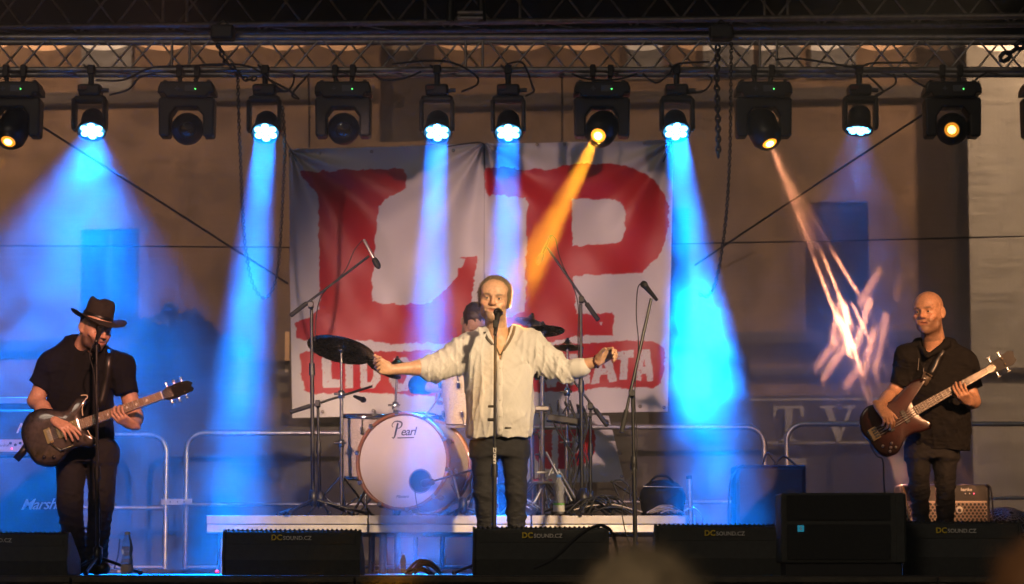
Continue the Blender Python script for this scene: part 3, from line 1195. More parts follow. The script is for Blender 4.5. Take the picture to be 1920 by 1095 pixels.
BP = 200
wash_lamp(172, 245, P(105, 900, 1.2), 'blue lit wash lamp above the guitarist in the hat, with a wide beam', BP * 2.7, 60, 1.0)
wash_lamp(498, 248, P(425, 1000, 0.5), 'blue lit wash lamp between two dark spot lamps, narrow beam down left of the drums', BP, 9, 0.8)
wash_lamp(820, 248, P(795, 900, 1.0), 'blue lit wash lamp whose beam falls left of the banner seam', BP * 0.7, 8.5, 0.8)
wash_lamp(953, 248, P(940, 900, 1.1), 'blue lit wash lamp whose beam falls just right of the banner seam', BP * 0.6, 8.5, 0.8)
wash_lamp(1268, 246, P(1340, 900, 0.9), 'blue lit wash lamp at the right edge of the banner, beam into bright smoke', BP * 1.5, 12, 0.8)
wash_lamp(1610, 243, P(1570, 1000, 2.2), 'blue lit wash lamp with a faint beam, nearest the right side', BP * 0.16, 60, 0.7, lit=0.5, cell='blue_dim')

spot_lamp(8, 274, P(-260, 900, 0.5), 'amber lit spot lamp cut off by the left edge', 'amber_l', 9000, 6, 0.6, glow=12)
spot_lamp(353, 270, P(352, 330, -3), 'dark unlit spot lamp left of the second blue lamp')
spot_lamp(645, 270, P(640, 330, -3), 'dark unlit spot lamp over the left top of the banner')
SEG_A = [(-0.026, 0.012, -0.026, -0.012, 0.013, 1.0), (0.008, 0.010, 0.008, -0.012, 0.007, 0.9), (0.032, 0.008, 0.032, -0.008, 0.006, 0.8)]
spot_lamp(1128, 269, P(800, 850, -1.8), 'amber lit spot lamp with a long beam slanting down to the singer', 'amber_m', 110000, 8, 0.3, segs=SEG_A, gain=1.0)
# burst: streaks given where they land on the fog sheet, turned into directions at the lamp
ST = [((1527, 487), (1580, 625), 5, 0.9), ((1541, 473), (1596, 610), 5, 0.8), ((1560, 470), (1606, 545), 6, 0.6), ((1575, 600), (1600, 650), 9, 1.6), ((1585, 575), (1592, 660), 10, 1.5),
      ((1590, 640), (1542, 712), 5, 0.7), ((1578, 630), (1530, 690), 6, 0.45), ((1598, 640), (1612, 690), 6, 1.1), ((1612, 690), (1585, 725), 5, 0.6), ((1600, 575), (1632, 640), 5, 0.7), ((1632, 560), (1606, 650), 5, 0.8),
      ((1650, 505), (1612, 570), 8, 0.30), ((1662, 590), (1640, 700), 8, 0.35), ((1640, 620), (1618, 700), 7, 0.5), ((1690, 520), (1680, 560), 9, 0.12), ((1560, 640), (1575, 560), 7, 0.5)]
YF = 1.9                                                   # depth of the flat fog sheet added as a screen for the burst
pv_ = Vector((P(1430, 131, YT).x, YT - 0.03, P(960, 243, YT).z))
d_ = (P(1594, 610, YF) - pv_).normalized()
L_ = pv_ + d_ * 0.185
RB = rot_to(d_)
SEG_B = []
for (a_, b_, wd, am) in ST:
    q = []
    for e in (a_, b_):
        l_ = RB.transposed() @ (P(e[0], e[1], YF) - L_)
        q += [l_.x / abs(l_.z), l_.y / abs(l_.z)]
    SEG_B.append((*q, wd * 0.45 / S(YF) / 2.3, am))
spot_lamp(1430, 270, P(1594, 610, YF), 'amber lit spot lamp throwing a burst of streaks into the fog', 'amber_r', 17000, 44, 0.4, col=(1, 0.36, 0.17), segs=SEG_B, gain=1.0, radius=0.012)
spot_lamp(1783, 270, P(1760, 330, -3), 'amber lit spot lamp without a beam, above the bald bassist', 'amber_rr', 0, glow=8)
spot_lamp(1966, 270, P(1980, 330, -3), 'dark spot lamp cut off by the right edge')

# ------------------------------------------------------------------ front wash cans and street lamps (out of frame, they light the players and the house)
fr = thing('front_truss', 'front truss above the stage edge that carries the warm front cans', 'truss', (0, -6.0, 3.7), 'trusses above the stage')
for (y, z) in ((-6.0, 3.7), (-6.0, 3.95), (-5.75, 3.7), (-5.75, 3.95)):
    MB().tube([(-7, y, z), (7, y, z)], 0.024, 8).build('chord', M_DIM, fr)


def front_can(x, tgt, power, cone, col, label):
    root = thing('front_can', label, 'stage lamp', (x, -6.0, 3.65), 'warm front cans')
    L = Vector((x, -6.0, 3.4))
    MH = Matrix.Translation(L) @ rot_to(Vector(tgt) - L).to_4x4()
    b = MB()
    b.lathe([(0.001, 0.3), (0.07, 0.29), (0.1, 0.2), (0.1, 0.0), (0.094, 0.0), (0.09, 0.1), (0.001, 0.11)], MH, 20)
    b.build('can', M_LAMP, root)
    MB().tube([L + Vector((-0.11, 0, 0)), L + Vector((-0.11, 0, 0.2)), L + Vector((0.11, 0, 0.2)), L + Vector((0.11, 0, 0))], 0.01, 6).build('bracket', M_BLACKM, root)
    ld = bpy.data.lights.new('can_light', 'SPOT')
    ld.energy, ld.color = power, col
    ld.spot_size, ld.spot_blend = math.radians(cone), 0.7
    ld.shadow_soft_size = 0.09
    lo = bpy.data.objects.new('can_light', ld)
    COL.objects.link(lo)
    lo.parent = root
    lo.matrix_local = Matrix.Translation(-root.location) @ MH


front_can(2.7, (0.0, 0.3, 1.05), 3700, 24, (1, 0.68, 0.38), 'warm front can aimed at the singer and the drums')
front_can(4.6, (2.8, 0.3, 1.2), 3200, 13, (1, 0.47, 0.21), 'warm front can aimed at the bald bassist')
front_can(-1.2, (-2.6, 0.0, 1.1), 2400, 15, (1, 0.44, 0.28), 'reddish front can aimed at the guitarist in the hat')
front_can(-3.4, (0.0, 4.0, 1.5), 3200, 23, (1, 0.6, 0.5), 'warm front can aimed at the banner and drum kit')


def street_lamp(x, y, tgt, power, label):
    root = thing('street_lamp', label, 'street lamp', (x, y, -1.15), 'street lamps beside the house')
    MB().tube([(x, y, -1.15), (x, y, 5.6), (x, y + 0.4, 6.0), (x, y + 0.9, 6.1)], [0.07, 0.05, 0.045, 0.04], 10).build('post', M_STONE, root)
    MB().box((x, y + 1.05, 6.1), (0.24, 0.5, 0.1), bev=0.03).build('lamp_head', M_DIM, root)
    ld = bpy.data.lights.new('street_light', 'SPOT')
    ld.energy, ld.color = power, (1, 0.66, 0.42)
    ld.spot_size, ld.spot_blend = math.radians(130), 0.6
    ld.shadow_soft_size = 0.12
    lo = bpy.data.objects.new('street_light', ld)
    COL.objects.link(lo)
    lo.parent = root
    p_ = Vector((x, y + 1.05, 6.0))
    lo.matrix_local = Matrix.Translation(-root.location) @ Matrix.Translation(p_) @ rot_to(Vector(tgt) - p_).to_4x4()


street_lamp(-6.6, 6.2, (-2.0, 11.2, 3.2), 2200, 'street lamp left of the stage lighting the house front')
street_lamp(6.4, 6.0, (2.4, 10.7, 3.2), 2200, 'street lamp right of the stage lighting the house front')

# ------------------------------------------------------------------ smooth bodies from a distance field
from mathutils.bvhtree import BVHTree


def V3(*a):
    return np.array(a, dtype=np.float64)


def nrm(v):
    v = np.asarray(v, float)
    return v / max(1e-9, np.linalg.norm(v))


class Field:
    def __init__(self, lo, hi, h):
        self.h = h
        self.lo = np.array(lo, float)
        n = np.ceil((np.array(hi, float) - self.lo) / h).astype(int) + 1
        self.ax = [(self.lo[i] + h * np.arange(n[i])).astype(np.float32) for i in range(3)]
        self.F = np.full(tuple(n), 0.2, np.float32)

    def reg(self, lo, hi):
        sl = []
        for i in range(3):
            a = int(np.clip(np.floor((lo[i] - self.lo[i]) / self.h), 0, self.F.shape[i]))
            b = int(np.clip(np.ceil((hi[i] - self.lo[i]) / self.h) + 1, 0, self.F.shape[i]))
            sl.append(slice(a, b))
        g = (self.ax[0][sl[0]][:, None, None], self.ax[1][sl[1]][None, :, None], self.ax[2][sl[2]][None, None, :])
        return tuple(sl), g

    def op(self, sl, d, k, sub):
        a = self.F[sl]
        if a.size == 0:
            return
        if sub:
            d = -d
            if k > 0:
                h = np.clip(0.5 - 0.5 * (d - a) / k, 0, 1)
                self.F[sl] = a * h + d * (1 - h) + k * h * (1 - h)
            else:
                self.F[sl] = np.maximum(a, d)
        else:
            if k > 0:
                h = np.clip(0.5 + 0.5 * (d - a) / k, 0, 1)
                self.F[sl] = d * (1 - h) + a * h - k * h * (1 - h)
            else:
                self.F[sl] = np.minimum(a, d)

    def cap(self, p0, p1, r0, r1=None, k=0.02, sub=False, flat=None):
        r1 = r0 if r1 is None else r1
        p0, p1 = np.array(p0, float), np.array(p1, float)
        R = max(r0, r1) * (1.0 if flat is None else max(1, flat[1])) + k + 3 * self.h
        sl, (X, Y, Z) = self.reg(np.minimum(p0, p1) - R, np.maximum(p0, p1) + R)
        qx, qy, qz = X - p0[0], Y - p0[1], Z - p0[2]
        ba = p1 - p0
        sc_ = 1.0
        if flat is not None:
            n, f = nrm(flat[0]), flat[1]
            s = (qx * n[0] + qy * n[1] + qz * n[2]) * (1 / f - 1)
            qx, qy, qz = qx + s * n[0], qy + s * n[1], qz + s * n[2]
            ba = ba + n * ba.dot(n) * (1 / f - 1)
            sc_ = min(1.0, f)
        t = np.clip((qx * ba[0] + qy * ba[1] + qz * ba[2]) / max(1e-9, ba.dot(ba)), 0, 1)
        d = np.sqrt((qx - t * ba[0]) ** 2 + (qy - t * ba[1]) ** 2 + (qz - t * ba[2]) ** 2) - (r0 + (r1 - r0) * t)
        self.op(sl, (d * sc_).astype(np.float32), k, sub)

    def ell(self, c, r, R=None, k=0.02, sub=False):
        c, r = np.array(c, float), np.array(r, float)
        m = max(r) + k + 3 * self.h
        sl, (X, Y, Z) = self.reg(c - m, c + m)
        q = [X - c[0], Y - c[1], Z - c[2]]
        if R is not None:
            R = np.array(R)
            q = [q[0] * R[0, i] + q[1] * R[1, i] + q[2] * R[2, i] for i in range(3)]
        k0 = np.sqrt((q[0] / r[0]) ** 2 + (q[1] / r[1]) ** 2 + (q[2] / r[2]) ** 2)
        k1 = np.sqrt((q[0] / r[0] ** 2) ** 2 + (q[1] / r[1] ** 2) ** 2 + (q[2] / r[2] ** 2) ** 2)
        d = k0 * (k0 - 1) / np.maximum(k1, 1e-6)
        self.op(sl, d.astype(np.float32), k, sub)

    def loft(self, levels, k=0.03, sub=False, pw=2.3):
        """levels: (z, cx, cy, rx, ry) from low to high"""
        L = np.array(sorted(levels), float)
        mx = max(L[:, 3].max(), L[:, 4].max()) + 0.06
        lo = [L[:, 1].min() - mx, L[:, 2].min() - mx, L[0, 0] - 0.06]
        hi = [L[:, 1].max() + mx, L[:, 2].max() + mx, L[-1, 0] + 0.06]
        sl, (X, Y, Z) = self.reg(lo, hi)
        z = np.clip(Z.ravel(), L[0, 0], L[-1, 0])
        it = [np.interp(z, L[:, 0], L[:, i]) for i in range(1, 5)]
        # light smoothing of the interpolation
        kk = np.ones(9) / 9
        it = [np.convolve(np.pad(a, 4, mode='edge'), kk, mode='valid') for a in it]
        cx, cy_, rx, ry = [a[None, None, :] for a in it]
        d = ((np.abs((X - cx) / rx) ** pw + np.abs((Y - cy_) / ry) ** pw) ** (1 / pw) - 1) * np.minimum(rx, ry)
        over = np.maximum(Z - L[-1, 0], L[0, 0] - Z)
        d = np.where(over > 0, np.sqrt(np.maximum(d, 0) ** 2 + over ** 2) + np.minimum(np.maximum(d, over * 0), 0), d)
        d = np.maximum(d, over)
        self.op(sl, d.astype(np.float32), k, sub)

    def cut(self, n, p, k=0.0):
        """keep the side n points away from"""
        n = nrm(n)
        X, Y, Z = self.ax[0][:, None, None], self.ax[1][None, :, None], self.ax[2][None, None, :]
        d = (X - p[0]) * n[0] + (Y - p[1]) * n[1] + (Z - p[2]) * n[2]
        self.F = np.maximum(self.F, d.astype(np.float32))

    def wrinkle(self, amp, f, seed, stretch=(1, 1, 1), lo=None, hi=None):
        r = np.random.default_rng(seed)
        lo = self.lo if lo is None else lo
        hi = [a[-1] for a in self.ax] if hi is None else hi
        sl, (X, Y, Z) = self.reg(lo, hi)
        X, Y, Z = X * stretch[0], Y * stretch[1], Z * stretch[2]
        tot = 0
        for i in range(4):
            a, b = r.normal(size=3), r.normal(size=3)
            a, b = a / np.linalg.norm(a), b / np.linalg.norm(b)
            g_ = f * (1 + 0.7 * i)
            w_ = np.sin((X * b[0] + Y * b[1] + Z * b[2]) * g_ * 0.5 + r.random() * 6) * 1.4
            s = np.sin((X * a[0] + Y * a[1] + Z * a[2]) * g_ + w_ + r.random() * 6)
            tot = tot + (1 - np.abs(s)) ** 2 / (1 + 0.5 * i)
        self.F[sl] = self.F[sl] + (0.5 - tot / 1.6).astype(np.float32) * amp

    def mesh(self):
        F, h = self.F, self.h
        S_ = F < 0
        nx, ny, nz = F.shape
        cnt = np.zeros((nx - 1, ny - 1, nz - 1), np.int8)
        for i in (0, 1):
            for j in (0, 1):
                for k in (0, 1):
                    cnt += S_[i:nx - 1 + i, j:ny - 1 + j, k:nz - 1 + k]
        act = (cnt > 0) & (cnt < 8)
        idx = np.argwhere(act)
        N = len(idx)
        acc, num = np.zeros((N, 3)), np.zeros(N)
        cs = [(i, j, k) for i in (0, 1) for j in (0, 1) for k in (0, 1)]
        for a in cs:
            for ax in range(3):
                if a[ax] == 0:
                    b = list(a)
                    b[ax] = 1
                    va = F[idx[:, 0] + a[0], idx[:, 1] + a[1], idx[:, 2] + a[2]]
                    vb = F[idx[:, 0] + b[0], idx[:, 1] + b[1], idx[:, 2] + b[2]]
                    cr = (va < 0) != (vb < 0)
                    t = np.where(cr, va / np.where(va == vb, 1, va - vb), 0)
                    p = np.tile(np.array(a, float), (N, 1))
                    p[:, ax] += t
                    acc += p * cr[:, None]
                    num += cr
        v = self.lo + (idx + acc / num[:, None]) * h
        vid = np.full(act.shape, -1, np.int32)
        vid[act] = np.arange(N)
        quads = []
        for ax in range(3):
            o = [1, 1, 1]
            sa = [slice(1, -1)] * 3
            sa[ax] = slice(0, -1)
            sb = list(sa)
            sb[ax] = slice(1, None)
            A, B = S_[tuple(sa)], S_[tuple(sb)]
            e = np.argwhere(A != B)
            ins = A[tuple(e.T)]
            base = e.copy()
            off = [1, 1, 1]
            off[ax] = 0
            base = e + np.array(off)
            u, w_ = [(1, 2), (2, 0), (0, 1)][ax]
            du, dw = np.zeros(3, int), np.zeros(3, int)
            du[u], dw[w_] = 1, 1
            c0, c1, c2, c3 = base - du - dw, base - dw, base, base - du
            q = np.stack([vid[tuple(c.T)] for c in (c0, c1, c2, c3)], 1)
            q[~ins] = q[~ins][:, ::-1]
            quads.append(q)
        q = np.concatenate(quads)
        q = q[(q >= 0).all(1)]
        return v, q


def field_obj(fld, name, m, parent, colfn=None, smooth=1):
    v, q = fld.mesh()
    for _ in range(smooth):
        acc, num = np.zeros_like(v), np.zeros(len(v))
        for i in range(4):
            a, b = q[:, i], q[:, (i + 1) % 4]
            for d in range(3):
                acc[:, d] += np.bincount(a, v[b, d], len(v)) + np.bincount(b, v[a, d], len(v))
            num += np.bincount(a, minlength=len(v)) + np.bincount(b, minlength=len(v))
        v = v * 0.5 + 0.5 * acc / np.maximum(num, 1)[:, None]
    off = np.array(base_of(parent)) if parent is not None else np.zeros(3)
    me = bpy.data.meshes.new(name)
    me.from_pydata((v - off).tolist(), [], q.tolist())
    me.polygons.foreach_set('use_smooth', [True] * len(q))
    if colfn:
        c = colfn(v)
        at = me.color_attributes.new('tone', 'FLOAT_COLOR', 'POINT')
        at.data.foreach_set('color', np.concatenate([c, np.ones((len(v), 1))], 1).astype(np.float32).ravel())
    me.materials.append(m)
    o = bpy.data.objects.new(name, me)
    COL.objects.link(o)
    o.parent = parent
    o['_n'] = 0
    del o['_n']
    return o, v, q


def rotm(yaw=0, pitch=0, roll=0):
    """head turn: yaw>0 turns the face to image right, pitch>0 nods down, roll>0 tips the crown to image right"""
    Rz = Matrix.Rotation(math.radians(yaw), 3, 'Z')
    Rx = Matrix.Rotation(math.radians(pitch), 3, 'X')
    Ry = Matrix.Rotation(math.radians(roll), 3, 'Y')
    return np.array(Ry @ Rz @ Rx)


class Head:
    """face looks along local -Y; origin at eye level in the middle of the skull"""

    def __init__(self, c, R, s=1.0, sx=1.0):
        self.c, self.R, self.s = np.array(c, float), R, s
        self.sv = np.array((sx, 1.0, 1.0))

    def w(self, x, y, z):
        return self.c + self.R @ (np.array((x, y, z)) * self.sv * self.s)

    def local(self, v):
        return ((v - self.c) @ self.R) / self.s / self.sv

    def build(self, f, neck_to, jaw=1.0, mouth_open=0.0, neck_r=0.058):
        s, R = self.s, self.R
        E = lambda c, r, k=0.02, sub=False: f.ell(self.w(*c), np.array(r) * self.sv * s, R, k * s, sub)
        C = lambda a, b, r0, r1, k=0.02, sub=False: f.cap(self.w(*a), self.w(*b), r0 * s, r1 * s, k * s, sub)
        E((0, 0.014, 0.032), (0.075, 0.096, 0.086))
        E((0, -0.028, 0.03), (0.068, 0.062, 0.07), 0.03)
        E((0, -0.02, -0.04), (0.062 * jaw, 0.068, 0.078), 0.03)
        C((-0.036 * jaw, -0.02, -0.082), (0, -0.064, -0.098), 0.026, 0.022, 0.03)
        C((0.036 * jaw, -0.02, -0.082), (0, -0.064, -0.098), 0.026, 0.022, 0.03)
        E((0, -0.072, -0.098), (0.021, 0.018, 0.018), 0.02)
        for q in (-1, 1):
            E((q * 0.043, -0.060, -0.028), (0.024, 0.022, 0.02), 0.02)
            E((q * 0.028, -0.075, -0.055), (0.02, 0.016, 0.024), 0.02)
            C((q * 0.012, -0.091, 0.021), (q * 0.046, -0.076, 0.022), 0.010, 0.010, 0.012)
        for q in (-1, 1):
            E((q * 0.031, -0.100, 0.001), (0.0165, 0.019, 0.0115), 0.010, True)
        C((0, -0.088, 0.018), (0, -0.106, -0.022), 0.0085, 0.0115, 0.010)
        E((0, -0.109, -0.028), (0.0125, 0.0125, 0.0105), 0.006)
        for q in (-1, 1):
            E((q * 0.0135, -0.098, -0.031), (0.0085, 0.011, 0.0085), 0.006)
        C((-0.024, -0.079, -0.0585), (0, -0.086, -0.057), 0.006, 0.0085, 0.010)
        C((0.024, -0.079, -0.0585), (0, -0.086, -0.057), 0.006, 0.0085, 0.010)
        C((-0.017, -0.083, -0.073), (0.017, -0.083, -0.073), 0.0085, 0.0085, 0.010)
        E((0, -0.097, -0.0655), (0.028, 0.014, 0.0024 + mouth_open), 0.004, True)
        for q in (-1, 1):
            # folds beside the mouth, bags under the eyes, dents at the temples
            C((q * 0.019, -0.102, -0.036), (q * 0.034, -0.083, -0.066), 0.002, 0.0015, 0.007, True)
            C((q * 0.020, -0.094, -0.0165), (q * 0.044, -0.080, -0.0145), 0.0025, 0.0025, 0.008, True)
            E((q * 0.076, -0.040, 0.028), (0.008, 0.016, 0.020), 0.012, True)
            E((q * 0.060, -0.050, -0.062), (0.006, 0.016, 0.018), 0.012, True)
        for zc, ww in ((0.052, 0.034), (0.066, 0.030)):
            C((-ww, -0.094, zc), (ww, -0.094, zc), 0.0025, 0.0025, 0.007, True)
        for q in (-1, 1):
            # eyelids round the eyeball
            E((q * 0.031, -0.0745, 0.0062), (0.0160, 0.0165, 0.0085), 0.005)
            E((q * 0.031, -0.0745, -0.0078), (0.0150, 0.0152, 0.0062), 0.005)
            # ears
            Re = R @ np.array(Matrix.Rotation(math.radians(-q * 18), 3, 'Z'))
            f.ell(self.w(q * 0.079, 0.018, -0.006), np.array((0.0085, 0.0195, 0.031)) * s, Re, 0.008 * s)
            f.ell(self.w(q * 0.089, 0.014, -0.004), np.array((0.006, 0.011, 0.019)) * s, Re, 0.006 * s, True)
            f.ell(self.w(q * 0.078, 0.010, -0.033), np.array((0.007, 0.009, 0.010)) * s, R, 0.008 * s)
        f.cap(self.w(0, 0.022, -0.06), neck_to, neck_r * s, neck_r * 1.06 * s, 0.03)

    def colour(self, v, skin, lip, stub=0.0, stubcol=(0.1, 0.08, 0.07), brow=(0.12, 0.08, 0.05), scalp=0.0, red=0.15):
        l = self.local(v)
        x, y, z = np.abs(l[:, 0]), l[:, 1], l[:, 2]
        near = (np.linalg.norm(l, axis=1) < 0.17)
        c = np.tile(np.array(skin), (len(v), 1))

        def mixin(col, a):
            a = np.clip(a, 0, 1)[:, None] * near[:, None]
            c[:] = c * (1 - a) + np.array(col) * a
        ss = lambda a, b, t: np.clip((t - a) / (b - a), 0, 1)
        rr = np.array(skin) * (1.05, 0.72, 0.66)
        mixin(rr, red * 3 * np.exp(-((x - 0.045) / 0.02) ** 2 - ((z + 0.03) / 0.02) ** 2) * (y < -0.03))
        mixin(rr, red * 3 * np.exp(-(x / 0.016) ** 2 - ((z + 0.026) / 0.016) ** 2) * (y < -0.09))
        if stub > 0:
            m = ss(-0.035, -0.055, z) * ss(0.03, -0.0, y)
            m *= 1 - np.exp(-(x / 0.024) ** 2 - ((z + 0.066) / 0.010) ** 2)
            m *= 1 - 0.55 * np.exp(-(x / 0.03) ** 4 - ((z + 0.047) / 0.009) ** 2)
            mixin(stubcol, stub * m)
        if scalp > 0:
            mixin(stubcol, scalp * ss(0.02, 0.06, y) * ss(-0.06, 0.0, z))
        mixin(np.array(lip) * 0.25, 0.9 * np.exp(-(x / 0.024) ** 4 - ((z + 0.0655) / 0.003) ** 2) * (y < -0.065))
        mixin(lip, 0.6 * np.exp(-(x / 0.024) ** 4 - ((z + 0.066) / 0.0115) ** 4) * (y < -0.07))
        mixin(brow, 1.0 * np.exp(-((x - 0.031) / 0.018) ** 4 - ((z - 0.0225 - 0.12 * np.minimum(x, 0.035) + 0.004) / 0.006) ** 2) * (y < -0.055))
        mixin(np.array(skin) * 0.35, 0.8 * np.exp(-((x - 0.031) / 0.013) ** 4 - ((z - 0.0075) / 0.0022) ** 2) * (y < -0.06))
        return c

    def eyes(self, parent, look=(0, -1, 0), part=0.6):
        for q in (-1, 1):
            c = self.w(q * 0.031, -0.0765, 0.0)
            e = MB()
            e.ball(c, 0.0125 * self.s, 14, 10)
            eo = e.build('eye', mat('eye_white', (0.62, 0.58, 0.54), 0.25), parent)
            d = Vector(self.R @ np.array((0, -1, 0.0)))
            i = MB()
            i.lathe([(0.0003, 0.0010 * self.s), (0.0055 * self.s, -0.0003 * self.s), (0.006 * self.s, -0.0012 * self.s)], frame(Vector(c) + d * 0.0127 * self.s, d), 12)
            i.build('iris', mat('iris_dark', (0.03, 0.03, 0.035), 0.15), eo)


def hand(f, W, d, n, t, curl=(30, 35, 38, 42), thumb=(25, 10), s=1.0, spread=4, thumb_out=38):
    """W wrist, d towards the knuckles, n the way the palm faces, t towards the thumb"""
    d = nrm(d)
    n = np.asarray(n, float)
    n = nrm(n - d * n.dot(d))
    t = np.asarray(t, float)
    t = nrm(t - d * t.dot(d) - n * t.dot(n))
    W = np.array(W, float)
    f.cap(W - d * 0.03 * s, W + d * 0.03 * s, 0.023 * s, 0.025 * s, 0.015, flat=(n, 0.72))
    offs = (0.029, 0.010, -0.010, -0.028)
    reach = (0.088, 0.092, 0.087, 0.079)
    lens = ((0.044, 0.027, 0.021), (0.049, 0.031, 0.022), (0.045, 0.029, 0.022), (0.035, 0.022, 0.019))
    rads = (0.0100, 0.0102, 0.0096, 0.0086)
    for i in range(4):
        b0 = W + (d * 0.02 + t * offs[i] * 0.7) * s
        K = W + (d * reach[i] + t * offs[i]) * s
        f.cap(b0, K, 0.0155 * s, 0.0125 * s, 0.012)
    tip = []
    for i in range(4):
        K = W + (d * reach[i] + t * offs[i]) * s
        a = math.radians(spread * (1.5 - i))
        dd = nrm(d * math.cos(a) + t * math.sin(a))
        ang = 0
        p = K
        for j in range(3):
            ang += math.radians(curl[i] * (0.8, 1.15, 0.7)[j])
            u = dd * math.cos(ang) + n * math.sin(ang)
            q = p + u * lens[i][j] * s
            f.cap(p, q, rads[i] * (1 - 0.07 * j) * s, rads[i] * (1 - 0.07 * (j + 1)) * s, 0.003)
            p = q
        tip.append(p)
    B = W + (d * 0.022 + t * 0.026 + n * 0.006) * s
    a = math.radians(thumb_out)
    u = nrm(d * math.cos(a) + t * math.sin(a) + n * math.sin(math.radians(thumb[0])) * 0.8)
    p1 = B + u * 0.040 * s
    f.cap(W + d * 0.012 * s, B, 0.017 * s, 0.017 * s, 0.012)
    f.cap(B, p1, 0.0165 * s, 0.012 * s, 0.012)
    u2 = nrm(u + d * 0.35 + n * math.radians(thumb[1]))
    p2 = p1 + u2 * 0.032 * s
    f.cap(p1, p2, 0.0115 * s, 0.0105 * s, 0.004)
    u3 = nrm(u2 + d * 0.2 + n * math.radians(thumb[1]))
    f.cap(p2, p2 + u3 * 0.026 * s, 0.0105 * s, 0.0085 * s, 0.003)
    return tip


def on_surface(bvhs, px, py, lift=0.004):
    o = Vector((0, CAMY, CAMZ))
    d = (P(px, py, 0) - o).normalized()
    best = None
    for b in bvhs:
        h = b.ray_cast(o, d)
        if h[0] is not None and (best is None or h[3] < best[1]):
            best = (h[0] + h[1] * 0 - d * lift, h[3])
    return best[0] if best else None


def ribbon(mb, pts, w0, th=0.003, up=None, closed=False):
    """flat strap of width w0 along points, facing the camera side"""
    pts = [Vector(p) for p in pts if p is not None]
    n = len(pts)
    ws = w0 if isinstance(w0, (list, tuple)) else [w0] * n
    A, B, A2, B2 = [], [], [], []
    for i, p in enumerate(pts):
        d = (pts[min(i + 1, n - 1)] - pts[max(i - 1, 0)]).normalized()
        view = (p - Vector((0, CAMY, CAMZ))).normalized() if up is None else Vector(up)
        s = d.cross(view).normalized() * ws[i] / 2
        nn = s.cross(d).normalized() * th
        A.append(p + s)
        B.append(p - s)
        A2.append(p + s + nn)
        B2.append(p - s + nn)
    vs = A + B + A2 + B2
    fs = []
    for i in range(n - 1):
        fs += [(i, i + 1, n + i + 1, n + i), (2 * n + i, 3 * n + i, 3 * n + i + 1, 2 * n + i + 1), (i, 2 * n + i, 2 * n + i + 1, i + 1), (n + i, n + i + 1, 3 * n + i + 1, 3 * n + i)]
    fs += [(0, n, 3 * n, 2 * n), (n - 1, 3 * n - 1, 4 * n - 1, 2 * n - 1)]
    mb._add(vs, fs, True)
    return mb


def bvh_of(v, q):
    return BVHTree.FromPolygons([tuple(x) for x in v], [tuple(int(i) for i in x) for x in q])


def bounds(pts, m):
    a = np.array(pts, float)
    return a.min(0) - m, a.max(0) + m


M_SKIN = mat('skin', (0.5, 0.3, 0.2), 0.42, attr='tone', var=0.2, vscale=55, bump=0.08, bscale=220, sss=0.08, spec=0.5, rvar=0.1)
M_DENIM = mat('black_denim', (0.012, 0.012, 0.014), 0.85, var=0.35, vscale=30, bump=0.15, bscale=300)
M_SHOE = mat('black_shoe', (0.012, 0.011, 0.011), 0.4)
SK = (0.56, 0.335, 0.215)


def trousers(root, hips, knees, ankles, waist, Yb, m, name='trousers', r=(0.088, 0.066, 0.056), amp=0.010, seed=3):
    pts = [*hips, *knees, *ankles, waist]
    lo, hi = bounds(pts, 0.22)
    f = Field(lo, hi, 0.007)
    for h, k_, a in zip(hips, knees, ankles):
        f.cap(h, k_, r[0], r[1], 0.03)
        f.cap(k_, a, r[1], r[2], 0.02)
        f.cap(a, np.array(a) + V3(0, 0, -0.05), r[2], r[2] * 1.05, 0.01)
    w_ = np.array(waist)
    hc = (np.array(hips[0]) + np.array(hips[1])) / 2
    hw = abs(hips[1][0] - hips[0][0]) / 2 + r[0]
    f.loft([(hc[2] - 0.06, hc[0], hc[1], hw * 0.99, 0.115), (hc[2] + 0.04, hc[0], hc[1], hw * 0.97, 0.12), (max(w_[2], hc[2] + 0.06), w_[0], w_[1], hw * 0.88, 0.105)], 0.04)
    kz = np.mean([k_[2] for k_ in knees])
    f.wrinkle(amp * 0.6, 26, seed, (1, 1, 1.6))
    f.wrinkle(amp, 42, seed + 1, (0.5, 0.5, 1.7), [lo[0], lo[1], kz - 0.2], [hi[0], hi[1], kz + 0.1])
    f.wrinkle(amp, 46, seed + 2, (0.5, 0.5, 1.8), [lo[0], lo[1], lo[2]], [hi[0], hi[1], np.mean([a[2] for a in ankles]) + 0.22])
    return field_obj(f, name, m, root)


def shoes(root, ankles, dirs):
    for a, d in zip(ankles, dirs):
        a = np.array(a)
        d = nrm(d)
        f = Field(a - V3(0.2, 0.34, 0.2), a + V3(0.2, 0.2, 0.14), 0.008)
        z = 0.045
        f.cap((a[0] - d[0] * 0.05, a[1] - d[1] * 0.05, z), (a[0] + d[0] * 0.17, a[1] + d[1] * 0.17, z - 0.008), 0.045, 0.042, 0.02)
        f.cap((a[0], a[1], a[2]), (a[0], a[1], z), 0.045, 0.045, 0.03)
        f.cut((0, 0, -1), (0, 0, 0.004))
        field_obj(f, 'shoe', M_SHOE, root)


